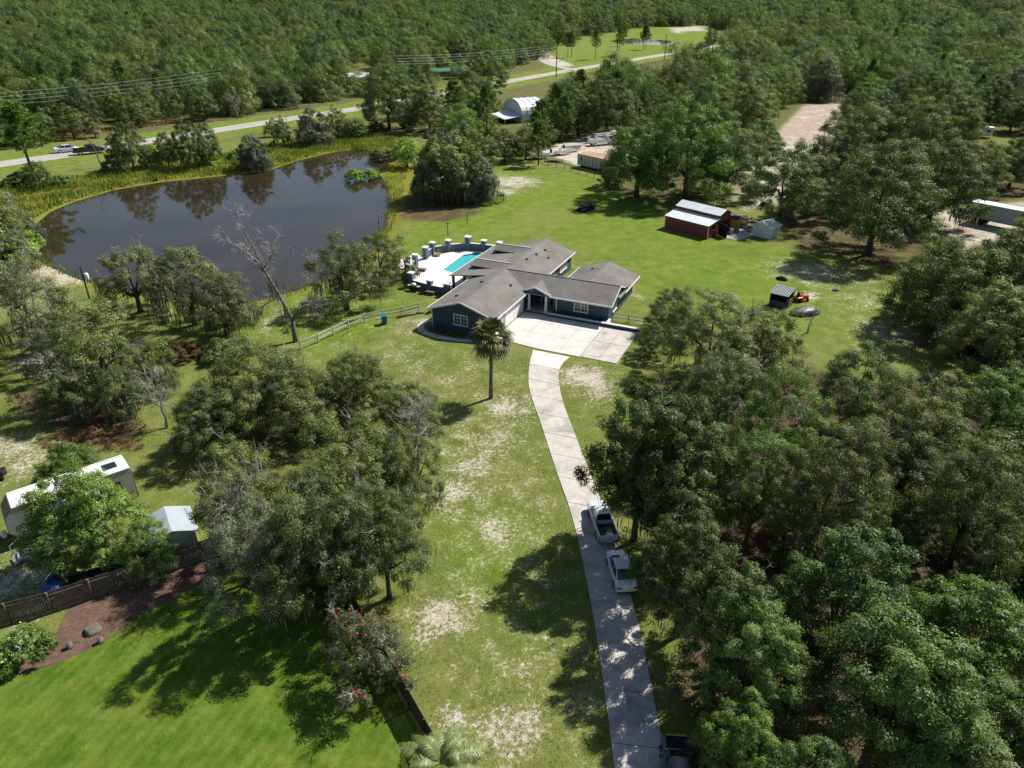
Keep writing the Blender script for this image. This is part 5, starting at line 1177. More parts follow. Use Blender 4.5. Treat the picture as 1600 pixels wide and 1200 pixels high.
w_ = MB().box(7.4, 8.6, -0.05, 0.02, 1.35, 2.0).build('window', M['glass_dark'], barn); MB().box(7.3, 8.7, -0.08, -0.05, 1.27, 1.35).box(7.96, 8.04, -0.08, -0.05, 1.35, 2.0).build('frame', rd_, w_)
MB().obox((a0 - 0.1, -1.05, 1.15), (0.07, 2.0, 2.2), R(-14)).build('open_door', M['black_paint'], barn)
MB().obox((a1 + 0.35, -0.85, 1.15), (0.07, 1.7, 2.2), R(18)).build('open_door', M['wood_new'], barn)
MB().box(a0 + 0.1, a1 - 0.1, 0.3, LB - 0.3, 0, 0.04).build('floor', M['concrete_old'], barn)
tag(sheet('barn_apron', [at(1151, 376)[:2], at(1177, 368)[:2], at(1160, 358)[:2], at(1138, 358)[:2], at(1128, 370)[:2]], 0.05, M['concrete'], 0.06), kind='structure')
br = thing('barrel', 'blue grey barrel standing on the apron by the barn door', 'barrel', at(1142, 366, 0.05)); MB().lathe([(0.3, 0), (0.33, 0.1), (0.36, 0.5), (0.33, 0.95), (0.3, 1.0), (0.27, 0.96)], 14).build('body', M['metal_grey'], br, True); MB().lathe([(0.0, 0.955), (0.26, 0.955), (0.26, 0.975), (0, 0.975)], 14).build('lid', M['bin_blue'], br)
pn = thing('paddock_panel', 'thin brown gate panel between the barn and the white shed', 'gate', at(1157, 357)); 
MB().tube([(0, 0, 0), (0, 0, 1.6)], 0.06, 6).build('post', M['wood_dark'], pn); MB().tube([(0, 0, 1.4), (2.2, 1.6, 1.3)], 0.035, 5).build('rail', M['wood_dark'], pn); MB().tube([(0, 0, 0.7), (2.2, 1.6, 0.6)], 0.035, 5).build('rail', M['wood_dark'], pn); MB().tube([(2.2, 1.6, 0), (2.2, 1.6, 1.5)], 0.06, 6).build('post', M['wood_dark'], pn)
shed = thing('garden_shed', 'pale blue white garden shed with double doors right of the barn', 'shed', (43.5, 119.0, 0), R(42))
# local x runs into the shed's side, y towards its left front corner
SW, SD = 3.3, 3.2
MB().extr([(0, 0, 0), (0, SW, 0), (0, SW, 1.95), (0, SW / 2, 2.55), (0, 0, 1.95)], (SD, 0, 0)).build('wall', M['shed_blue'], shed)
slab_roof(shed, [(-0.15, SW / 2, 2.68), (SD + 0.15, SW / 2, 2.68), (SD + 0.15, -0.2, 1.95), (-0.15, -0.2, 1.95)], M['metal_roof'], 0.07); slab_roof(shed, [(-0.15, SW / 2, 2.681), (-0.15, SW + 0.2, 1.95), (SD + 0.15, SW + 0.2, 1.95), (SD + 0.15, SW / 2, 2.681)], M['metal_roof'], 0.07)
for y in (0.95, 1.68):
    d_ = MB().box(-0.04, 0.0, y, y + 0.68, 0.1, 1.75).build('door', M['shed_blue'], shed); MB().box(-0.07, -0.04, y + (0.56 if y < 1.2 else 0.06), y + (0.6 if y < 1.2 else 0.1), 0.85, 1.0).build('handle', M['black_paint'], d_); MB().box(-0.055, -0.04, y + 0.06, y + 0.62, 0.15, 0.22).box(-0.055, -0.04, y + 0.06, y + 0.62, 1.62, 1.69).build('brace', M['white_paint'], d_)
for y in (0, SW): MB().box(-0.03, 0.03, y - 0.06, y + 0.06, 0, 1.95).build('corner_trim', M['white_paint'], shed)
# black lean-to and clutter
lt = thing('lean_to', 'small black lean to shelter with corrugated roof in the pasture', 'shelter', (35.6, 90.0, 0), R(-38))
slab_roof(lt, [(-1.0, -1.3, 1.95), (1.5, -1.3, 1.95), (1.5, 1.3, 2.35), (-1.0, 1.3, 2.35)], M['tarp_black'], 0.05)
sm = MB()
for k in range(9): sm.bar((-0.9 + k * 0.29, -1.3, 1.97), (-0.9 + k * 0.29, 1.3, 2.37), 0.08, 0.04)
o = sm.build('roof_rib', M['metal_grey'], lt); o['kind'] = 'stuff'
for x in (-0.85, 1.35):
    for y in (-1.1, 1.1): MB().box(x - 0.06, x + 0.06, y - 0.06, y + 0.06, 0, 1.9 + (0.3 if y > 0 else 0)).build('post', M['wood_dark'], lt)
MB().box(-0.85, 1.35, 1.05, 1.1, 0, 2.1).build('back_wall', M['tarp_black'], lt); MB().box(-0.9, -0.85, -1.1, 1.1, 0, 1.8).build('side_wall', M['tarp_black'], lt); MB().box(1.35, 1.4, -0.4, 1.1, 0, 1.2).build('side_wall', M['wood_grey'], lt); MB().box(-0.7, 1.2, -1.1, -1.05, 0, 1.0).build('front_panel', M['tarp_black'], lt)
mw = thing('riding_mower', 'orange riding mower parked beside the black lean to', 'mower', (39.2, 91.6, 0), R(-70))
MB().loft([[(x * w, y, z) for x, z in ((-1, 0.35), (1, 0.35), (1, t_), (0.6, t_ + 0.1), (-0.6, t_ + 0.1), (-1, t_))] for y, w, t_ in ((-0.9, 0.4, 0.62), (-0.2, 0.42, 0.62), (0.1, 0.32, 0.8), (0.7, 0.32, 0.82), (0.95, 0.28, 0.68))]).build('body', M['orange_paint'], mw)
MB().box(-0.6, 0.6, -0.35, 0.35, 0.14, 0.32).build('cutting_deck', M['orange_paint'], mw); MB().box(-0.25, 0.25, -0.55, -0.1, 0.66, 0.76).obox((0, -0.6, 1.0), (0.5, 0.1, 0.55), 0, R(-12)).build('seat', M['rubber'], mw)
MB().tube([(0, 0.15, 0.8), (0, 0.0, 1.15)], 0.03, 6).lathe([(0.18, 0), (0.2, 0.02), (0.18, 0.04)], 12, (0, 0, 1.14)).build('steering_wheel', M['rubber'], mw)
for x, y, r_ in ((-0.5, -0.6, 0.32), (0.5, -0.6, 0.32), (-0.42, 0.7, 0.22), (0.42, 0.7, 0.22)): MB().tube([(x - 0.11, y, r_), (x + 0.11, y, r_)], r_, 14).build('wheel', M['rubber'], mw)
MB().tube([(0.4, -0.9, 0.6), (0.4, -0.95, 1.7)], 0.03, 5).tube([(-0.4, -0.9, 0.6), (-0.4, -0.95, 1.7)], 0.03, 5).tube([(-0.4, -0.95, 1.7), (0.4, -0.95, 1.7)], 0.03, 5).build('roll_bar', M['black_paint'], mw)
def heap(name, label, cat, loc, size, mat, seed, stuffs=()):
    rng = np.random.default_rng(seed); t = thing(name, label, cat, loc, rng.uniform(0, 3)); mb = MB(); nr, ns = 7, 16; V = []
    rings = []
    for i in range(nr):
        f = i / (nr - 1); rings.append([(size[0] * math.cos(2 * math.pi * k / ns) * math.cos(f * 1.5) * rng.uniform(0.8, 1.12), size[1] * math.sin(2 * math.pi * k / ns) * math.cos(f * 1.5) * rng.uniform(0.8, 1.12), size[2] * math.sin(f * 1.5) * rng.uniform(0.85, 1.1)) for k in range(ns)])
    mb.loft(rings); mb.build('mound', M[mat], t, True); return t, rng
t, rng = heap('tarp_heap', 'grey black tarp heap beside the orange mower', 'heap', (38.1, 87.2, 0), (2.2, 1.2, 0.9), 'tarp_black', 3)
t, rng = heap('burn_pile', 'charred burn pile with pale branches at the pasture edge', 'heap', (14.2, 138.6, 0), (3.0, 1.5, 0.35), 'charred', 8)
for k in range(26):
    a = rng.uniform(0, 6.28); c = Vector((rng.uniform(-2.2, 2.6), rng.uniform(-1, 1.1), 0.25)); d = Vector((math.cos(a), math.sin(a), rng.uniform(0.05, 0.6))) * rng.uniform(0.5, 1.2)
    MB().tube([c - d, c + Vector((0, 0, 0.15)), c + d], [0.09, 0.08, 0.04], 5).build('charred_log', M['charred' if k % 3 else 'bark_dead'], t)
for lab, x, y, s_ in (('small black scrap heap above the lean to in the pasture', 1221, 437, 1.0), ('small grey scrap heap right of the orange mower', 1306, 454, 0.7)):
    t, rng = heap('scrap_heap', lab, 'heap', at(x, y), (0.9 * s_, 0.55 * s_, 0.5 * s_), 'charred' if s_ == 1 else 'bark_grey', int(x))

# ------------------------------------------------------------------ trailers, trucks and boats of the back yard
mt = thing('office_trailer', 'long pale ribbed trailer with rusty flat roof behind the pasture', 'trailer', (15.6, 176.6, 0), R(-48))
MB().box(0, 13, 0, 4.2, 0.5, 2.9).build('body', M['old_siding'], mt); MB().box(-0.1, 13.1, -0.1, 4.3, 2.9, 3.02).build('roof', M['rust_roof'], mt)
for k in range(11): MB().box(k * 1.2, k * 1.2 + 0.06, -0.04, 0, 0.5, 2.88).build('panel_seam', M['wood_grey'], mt)
for x in (0.9, 7.2): MB().box(x, x + 0.6, -0.05, 0.0, 1.6, 2.2).build('window', M['glass_dark'], mt)
for x in (1, 5, 9, 12): MB().box(x, x + 0.3, 0.3, 3.9, 0, 0.5).build('support', M['charred'], mt)
MB().box(-0.05, 0, 1.2, 2.1, 0.6, 2.5).build('door', M['trim_grey'], mt)
def boat(label, loc, rz, L=5.6, console=True, hull='white_paint'):
    t = thing('boat', label, 'boat', loc, rz, 'boats in the trailer yard')
    st = []
    for f in (0, 0.3, 0.6, 0.8, 0.93, 1.0):
        w = 1.05 * (1 - max(0, (f - 0.45) / 0.55) ** 2.2) + 0.04; kz = 0.45 + 0.35 * max(0, f - 0.5) ** 1.5 * 2; sh_ = 1.15 + 0.25 * f
        st.append([(-w, f * L, sh_), (-w * 0.88, f * L, kz + 0.25), (0, f * L, kz), (w * 0.88, f * L, kz + 0.25), (w, f * L, sh_), (w * 0.8, f * L, sh_ - 0.03), (w * 0.62, f * L, sh_ - 0.42), (-w * 0.62, f * L, sh_ - 0.42), (-w * 0.8, f * L, sh_ - 0.03)])
    MB().loft(st).build('hull', M[hull], t, False)
    if console:
        MB().box(-0.35, 0.35, 2.0, 2.7, 0.75, 1.75).build('console', M['white_paint'], t); MB().obox((0, 2.72, 1.9), (0.7, 0.05, 0.45), 0, R(-20)).build('windscreen', M['glass_dark'], t); MB().box(-0.4, 0.4, 1.0, 1.5, 0.75, 1.3).build('seat', M['cap_white'], t)
    MB().box(-0.22, 0.22, -0.45, 0.0, 0.7, 1.7).build('outboard', M['black_paint'], t)
    MB().box(-0.8, -0.7, -0.2, L * 0.9, 0.35, 0.45).box(0.7, 0.8, -0.2, L * 0.9, 0.35, 0.45).box(-0.05, 0.05, L * 0.7, L + 1.2, 0.35, 0.45).build('trailer_frame', M['metal_grey'], t)
    for x in (-1.0, 1.0): MB().tube([(x - 0.1, 1.6, 0.3), (x + 0.1, 1.6, 0.3)], 0.3, 12).build('wheel', M['rubber'], t)
q = at(826, 249); boat('white boat with console nearest the pasture fence', (q.x, q.y, 0), R(-78)); q = at(862, 243); boat('white boat further right in front of the thicket', (q.x, q.y, 0), R(-72), 6.0); q = at(882, 237); boat('grey boat hull lying behind the two white boats', (q.x, q.y, 0), R(-75), 4.6, False, 'metal_grey')
sk = thing('flat_trailer', 'low grey flat trailer lying by the pasture fence', 'trailer', at(868, 253), R(-20)); MB().box(-2.4, 2.0, -0.8, 0.8, 0.45, 0.55).build('bed', M['wood_grey'], sk); MB().box(2.0, 3.6, -0.05, 0.05, 0.4, 0.5).build('tongue', M['metal_grey'], sk)
for x in (-0.5, 0.4):
    for y in (-0.9, 0.9): MB().tube([(x, y - 0.1, 0.3), (x, y + 0.1, 0.3)], 0.3, 12).build('wheel', M['rubber'], sk)
def wheel(parent, x, y, r_, w=0.22, rim='chrome'):
    o = MB().tube([(x - w / 2, y, r_), (x + w / 2, y, r_)], r_, 18).build('wheel', M['rubber'], parent)
    s_ = 1 if x > 0 else -1
    MB().tube([(x + s_ * (w / 2 - 0.03), y, r_), (x + s_ * (w / 2 + 0.012), y, r_)], r_ * 0.62, 12).build('rim', M[rim], o); return o
tk = thing('bucket_truck', 'white bucket truck with its boom laid back, parked by the thicket', 'truck', at(934, 227), R(-65))
MB().box(-1.1, 1.1, 2.3, 4.0, 0.7, 2.5).build('cab', M['car_white'], tk); MB().loft([[(-1.05, 4.0, 0.7), (1.05, 4.0, 0.7), (1.05, 4.0, 1.75), (-1.05, 4.0, 1.75)], [(-0.95, 5.2, 0.75), (0.95, 5.2, 0.75), (0.9, 5.2, 1.5), (-0.9, 5.2, 1.5)]]).build('hood', M['car_white'], tk)
MB().obox((0, 4.02, 2.1), (1.9, 0.06, 0.65), 0, R(12)).build('windshield', M['glass_dark'], tk)
for x in (-1.12, 1.12): MB().box(min(x, x * 0.98), max(x, x * 0.98), 2.9, 3.8, 1.65, 2.3).build('window', M['glass_dark'], tk)
MB().box(-1.15, 1.15, -2.6, 2.1, 0.8, 1.7).build('service_body', M['car_white'], tk); MB().box(-0.35, 0.35, -1.0, -0.3, 1.7, 2.7).build('turret', M['car_white'], tk); MB().bar((0, -0.7, 2.75), (0, 4.6, 3.0), 0.5, 0.45).build('boom', M['car_white'], tk); MB().box(-0.5, 0.5, 4.5, 5.4, 2.5, 3.4).build('bucket', M['white_paint'], tk)
for x in (-1.0, 1.0):
    for y in (-1.4, 4.2): wheel(tk, x, y, 0.5, 0.3)
# pale vaulted building
db = thing('vaulted_shed', 'pale metal building with rounded roof among the dark thicket', 'building', at(800, 188), R(-62))
arc = [(6.5 * math.cos(math.pi * k / 12), 0, 2.6 + 4.0 * math.sin(math.pi * k / 12)) for k in range(13)]
MB().extr([(6.5, 0, 0)] + arc + [(-6.5, 0, 0)], (0, 9, 0)).build('shell', M['metal_roof'], db)
for y in (0.05, 2.25, 4.5, 6.75, 8.95): MB().tube([(x * 1.004, y, z * 1.004 + 0.02) for x, _, z in arc], 0.06, 5).build('rib', M['metal_grey'], db)
MB().extr([(6.4, -6, 1.5), (6.4, 0, 2.2), (-3, 0, 2.9), (-3, -6, 2.2)], (0, 0, -0.15)).build('lean_roof', M['metal_roof'], db); MB().box(-1.5, 1.5, -0.1, 0.0, 0, 2.6).build('door', M['metal_grey'], db)
for x, y in ((-2.8, -5.8), (6.2, -5.8)): MB().box(x - 0.1, x + 0.1, y - 0.1, y + 0.1, 0, 1.6).build('post', M['metal_grey'], db)
# semi trailer at the right edge
sm_ = thing('semi_trailer', 'long grey semi trailer half hidden by oaks at the right edge', 'trailer', (82.5, 129.5, 0), R(-52))
MB().box(0, 12.5, 0, 2.6, 1.1, 3.7).build('box', M['metal_grey'], sm_); MB().box(-0.05, 12.55, -0.05, 2.65, 3.7, 3.78).build('roof', M['metal_roof'], sm_); MB().box(0.2, 12.3, 0.6, 2.0, 0.85, 1.1).build('chassis', M['black_paint'], sm_)
for x in (1.2, 2.4):
    for y in (0.1, 2.5): MB().tube([(x, y - 0.15, 0.5), (x, y + 0.15, 0.5)], 0.5, 14).build('wheel', M['rubber'], sm_)
for x in (9.6,):
    for y in (0.5, 2.1): MB().box(x, x + 0.15, y - 0.08, y + 0.08, 0, 0.9).build('landing_leg', M['metal_grey'], sm_)
for k in range(14): MB().box(0.4 + k * 0.88, 0.44 + k * 0.88, -0.02, 0.0, 1.15, 3.65).build('panel_seam', M['metal_grey'], sm_)
bb = thing('barrel', 'bright blue barrel under the trees above the semi trailer', 'barrel', at(1548, 273)); MB().lathe([(0.42, 0), (0.46, 0.3), (0.46, 1.0), (0.42, 1.25), (0.36, 1.22)], 14).build('body', M['tarp_blue'], bb, True); MB().lathe([(0, 1.2), (0.36, 1.2), (0.36, 1.24), (0, 1.24)], 14).build('lid', M['tarp_blue'], bb)
def house_far(label, loc, rz, L, W, h, wallm, roofm, name='far_house'):
    t = thing(name, label, 'house', loc, rz)
    MB().extr([(0, 0, 0), (0, W, 0), (0, W, h), (0, W / 2, h * 1.45), (0, 0, h)], (L, 0, 0)).build('wall', M[wallm], t)
    slab_roof(t, [(-0.4, W / 2, h * 1.45 + 0.15), (L + 0.4, W / 2, h * 1.45 + 0.15), (L + 0.4, -0.5, h - 0.05), (-0.4, -0.5, h - 0.05)], M[roofm], 0.1); slab_roof(t, [(-0.4, W / 2, h * 1.45 + 0.151), (-0.4, W + 0.5, h - 0.05), (L + 0.4, W + 0.5, h - 0.05), (L + 0.4, W / 2, h * 1.45 + 0.151)], M[roofm], 0.1)
    for k in range(max(2, int(L / 3))):
        w_ = MB().box(1 + k * 2.8, 2.1 + k * 2.8, -0.06, 0, 0.9, 2.1).build('window', M['white_paint'], t); MB().box(1.08 + k * 2.8, 2.02 + k * 2.8, -0.075, -0.06, 0.98, 2.02).build('pane', M['glass_dark'], w_)
    MB().box(L * 0.45, L * 0.45 + 1, -0.05, 0, 0, 2.1).build('door', M['trim_grey'], t); return t
house_far('white roofed house glimpsed among trees beyond the road', at(545, 132), R(12), 9, 6, 3.0, 'white_paint', 'metal_roof')
house_far('small building with a green roof beyond the road', at(672, 120), R(10), 22, 6, 2.4, 'wood_new', 'green_metal')
house_far('pale farm buildings by the side road', at(824, 88), R(8), 10, 6, 2.8, 'old_siding', 'metal_roof')
house_far('reddish house among the trees left of the field', at(903, 53), R(5), 12, 8, 3.2, 'rust_roof', 'rust_roof')
cm = thing('camper', 'white camper trailer between trees at the upper right', 'camper', at(1508, 214), R(-25)); MB().box(0, 6.5, 0, 2.4, 0.6, 2.9).build('body', M['rv_white'], cm); MB().box(-0.05, 6.55, -0.05, 2.45, 2.9, 2.98).build('roof', M['rv_white'], cm)
for x in (0.8, 3.0, 5.0): MB().box(x, x + 0.9, -0.04, 0, 1.6, 2.3).build('window', M['glass_dark'], cm)
for y in (0.1, 2.3): MB().tube([(3, y - 0.1, 0.35), (3, y + 0.1, 0.35)], 0.35, 12).build('wheel', M['rubber'], cm)

# ------------------------------------------------------------------ travel trailer and things beside it
rvd = Vector((6.2, 5.1, 0)).normalized(); rz_ = math.atan2(rvd.y, rvd.x)
rv = thing('travel_trailer', 'long white travel trailer half hidden by the fresh green tree', 'trailer', (-37.0, 42.3, 0), rz_)
RLn, RW = 8.3, 2.3
prof = [(0, 0.75), (-0.55, 1.5), (-0.45, 2.7), (0.1, 3.45), (RLn, 3.45), (RLn + 0.08, 3.3), (RLn, 0.55), (0.6, 0.55)]
MB().extr([(x, 0, z) for x, z in prof], (0, RW, 0)).build('body', M['rv_grey'], rv)
MB().box(0.15, RLn, -0.03, RW + 0.03, 3.45, 3.53).build('roof', M['rv_white'], rv)
MB().extr([(-0.58, 0.06, 1.5), (-0.48, 0.06, 2.7), (0.08, 0.06, 3.5), (0.14, 0.06, 3.42), (-0.4, 0.06, 2.68), (-0.5, 0.06, 1.5)], (0, RW - 0.12, 0)).build('nose_cap', M['rv_dark'], rv)
MB().box(RLn + 0.02, RLn + 0.09, 0.05, RW - 0.05, 0.6, 3.3).build('rear_wall', M['black_paint'], rv)
ld = MB().box(RLn + 0.09, RLn + 0.14, 0.5, 0.54, 0.7, 3.4).box(RLn + 0.09, RLn + 0.14, 0.94, 0.98, 0.7, 3.4)
for k in range(7): ld.box(RLn + 0.09, RLn + 0.13, 0.54, 0.94, 0.9 + k * 0.36, 0.94 + k * 0.36)
ld.build('ladder', M['chrome'], rv)
for x, w in ((1.2, 0.9), (4.6, 1.2), (6.6, 0.8)):
    w_ = MB().box(x, x + w, -0.04, 0, 1.9, 2.6).build('window', M['black_paint'], rv); MB().box(x + 0.06, x + w - 0.06, -0.055, -0.04, 1.96, 2.54).build('pane', M['glass_dark'], w_)
MB().box(0.3, RLn - 0.2, -0.025, 0, 1.15, 1.3).build('stripe', M['rv_dark'], rv); MB().box(3.3, 4.0, -0.045, 0, 0.65, 2.65).build('door', M['rv_white'], rv)
MB().box(6.6, 7.6, 0.7, 1.6, 3.53, 3.58).build('skylight', M['glass_dark'], rv); MB().box(3.4, 4.3, 0.75, 1.55, 3.53, 3.83).build('air_conditioner', M['rv_white'], rv); MB().box(5.2, 5.55, 0.35, 0.7, 3.53, 3.62).build('roof_vent', M['rv_grey'], rv); MB().box(2.5, 2.7, 1.6, 1.8, 3.53, 3.66).build('roof_vent', M['rv_grey'], rv); MB().box(0.2, RLn - 0.1, 0.12, 0.2, 3.53, 3.56).build('roof_seam', M['rv_grey'], rv); MB().box(0.2, RLn - 0.1, RW - 0.2, RW - 0.12, 3.53, 3.56).build('roof_seam', M['rv_grey'], rv); MB().box(1.5, 1.9, 0.9, 1.3, 3.53, 3.63).build('roof_hatch', M['rv_white'], rv)
for x in (4.2, 5.1):
    for y in (0.05, RW - 0.05): MB().tube([(x, y - 0.11, 0.36), (x, y + 0.11, 0.36)], 0.36, 14).build('wheel', M['rubber'], rv)
MB().box(-1.5, 0.3, RW / 2 - 0.06, RW / 2 + 0.06, 0.5, 0.62).build('hitch', M['black_paint'], rv); MB().lathe([(0.18, 0), (0.2, 0.05), (0.2, 0.45), (0.1, 0.55)], 10, (-0.9, RW / 2, 0.62)).build('gas_bottle', M['cap_white'], rv, True)
st_ = thing('folding_steps', 'metal entry steps in front of the travel trailer nose', 'steps', at(22, 880), rz_)
for k in range(3): MB().box(k * 0.35, k * 0.35 + 0.32, -0.5, 0.5, 0.2 + k * 0.22, 0.25 + k * 0.22).build('tread', M['metal_grey'], st_)
for y in (-0.5, 0.5): MB().bar((0, y, 0.1), (1.1, y, 0.75), 0.05, 0.1).build('stringer', M['metal_grey'], st_); MB().tube([(0.1, y, 0.2), (0.1, y, 1.2), (1.1, y, 1.75)], 0.025, 5).build('handrail', M['cap_white'], st_)
gs = thing('utility_shed', 'small shed with plain grey metal roof under the middle grove', 'shed', (-27.6, 42.8, 0), R(-58))
MB().extr([(0, 0, 0), (0, 3.0, 0), (0, 3.0, 1.95), (0, 1.5, 2.5), (0, 0, 1.95)], (3.0, 0, 0)).build('wall', M['old_siding'], gs)
slab_roof(gs, [(-0.2, 1.5, 2.62), (3.2, 1.5, 2.62), (3.2, -0.25, 1.95), (-0.2, -0.25, 1.95)], M['metal_grey'], 0.06); slab_roof(gs, [(-0.2, 1.5, 2.621), (-0.2, 3.25, 1.95), (3.2, 3.25, 1.95), (3.2, 1.5, 2.621)], M['metal_grey'], 0.06); MB().box(0.9, 2.1, -0.04, 0, 0.05, 1.8).build('door', M['trim_grey'], gs)
t, rng = heap('tarp_heap', 'dark blue tarp over a mound behind the board fence', 'heap', at(85, 925), (1.3, 0.9, 1.2), 'tarp_blue', 21)
ut = thing('utility_trailer', 'low black utility trailer with pale tongue behind the board fence', 'trailer', at(120, 925), R(30)); MB().box(-0.3, 3.0, -0.8, 0.8, 0.4, 0.5).build('bed', M['black_paint'], ut); MB().bar((-0.3, 0.0, 0.42), (-2.6, -0.9, 0.42), 0.08, 0.08).build('tongue', M['cap_white'], ut); MB().box(-0.3, 3.0, -0.84, -0.8, 0.5, 0.9).box(-0.3, 3.0, 0.8, 0.84, 0.5, 0.9).build('side_rail', M['black_paint'], ut)
for y in (-0.95, 0.95): MB().tube([(1.4, y - 0.1, 0.32), (1.4, y + 0.1, 0.32)], 0.32, 12).build('wheel', M['rubber'], ut)
cart = thing('garden_cart', 'dark cart cut by the left edge of the photo', 'cart', at(-4, 748), R(20)); MB().box(-0.7, 0.7, -0.45, 0.45, 0.4, 0.8).build('tub', M['black_paint'], cart); MB().tube([(-0.7, 0, 0.5), (-1.4, 0, 1.0)], 0.03, 5).build('handle', M['metal_grey'], cart)
for x in (-0.45, 0.45):
    for y in (-0.5, 0.5): MB().tube([(x, y - 0.06, 0.22), (x, y + 0.06, 0.22)], 0.22, 10).build('wheel', M['rubber'], cart)
def bin_(label, loc, rz): 
    t = thing('wheelie_bin', label, 'bin', loc, rz); MB().loft([[(-0.27, -0.3, 0.06), (0.27, -0.3, 0.06), (0.27, 0.3, 0.06), (-0.27, 0.3, 0.06)], [(-0.36, -0.4, 1.1), (0.36, -0.4, 1.1), (0.36, 0.4, 1.1), (-0.36, 0.4, 1.1)]]).build('body', M['bin_blue'], t); MB().extr([(-0.38, -0.43, 1.1), (0.38, -0.43, 1.1), (0.38, 0.46, 1.16), (-0.38, 0.46, 1.16)], (0, 0, 0.06)).build('lid', M['bin_blue'], t)
    for x in (-0.3, 0.3): MB().tube([(x - 0.04, 0.34, 0.14), (x + 0.04, 0.34, 0.14)], 0.14, 10).build('wheel', M['rubber'], t)
bin_('blue wheelie bin standing by the white rail fence', at(601, 506), R(15))
for k, (x, y) in enumerate([(648, 491), (636, 494)]):
    lg = thing('log', ['grey fallen log at the garage end of the rail fence', 'second grey log left of the first by the rail fence'][k], 'log', at(x, y), R(20 + 12 * k)); MB().tube([(-1.3, 0, 0.16), (0, 0.08, 0.18), (1.2, -0.05, 0.16)], [0.17, 0.16, 0.13], 8).build('bole', M['bark_grey'], lg, True); MB().tube([(0.2, 0, 0.2), (0.5, 0.5, 0.35)], [0.07, 0.03], 5).build('branch_stub', M['bark_grey'], lg)
for x, y, lab in ((145, 986, 'large cut tree stump in the mulch bed'), (158, 1004, 'small log standing in the mulch bed right of the stump'), (110, 1012, 'short log lying in the mulch bed left of the stump')):
    big = 'large' in lab; s_ = 0.42 if big else 0.16
    t = thing('tree_stump' if big else 'log', lab, 'stump' if big else 'log', at(x, y)); rg = np.random.default_rng(int(x))
    MB().loft([[(s_ * m_ * math.cos(a) * (1 + 0.12 * math.sin(3 * a)), s_ * m_ * math.sin(a) * (1 + 0.12 * math.sin(3 * a)), z) for a in np.linspace(0, 6.283, 15)[:-1]] for m_, z in ((1.35, 0), (1.05, 0.15), (1.0, 0.35 if big else 0.5))]).build('bole', M['bark_grey'], t, True); MB().lathe([(0, 0), (s_ * 0.86, 0), (s_ * 0.86, 0.02), (0, 0.02)], 14, (0, 0, 0.345 if big else 0.5)).build('cut_face', M['wood_grey'], t)

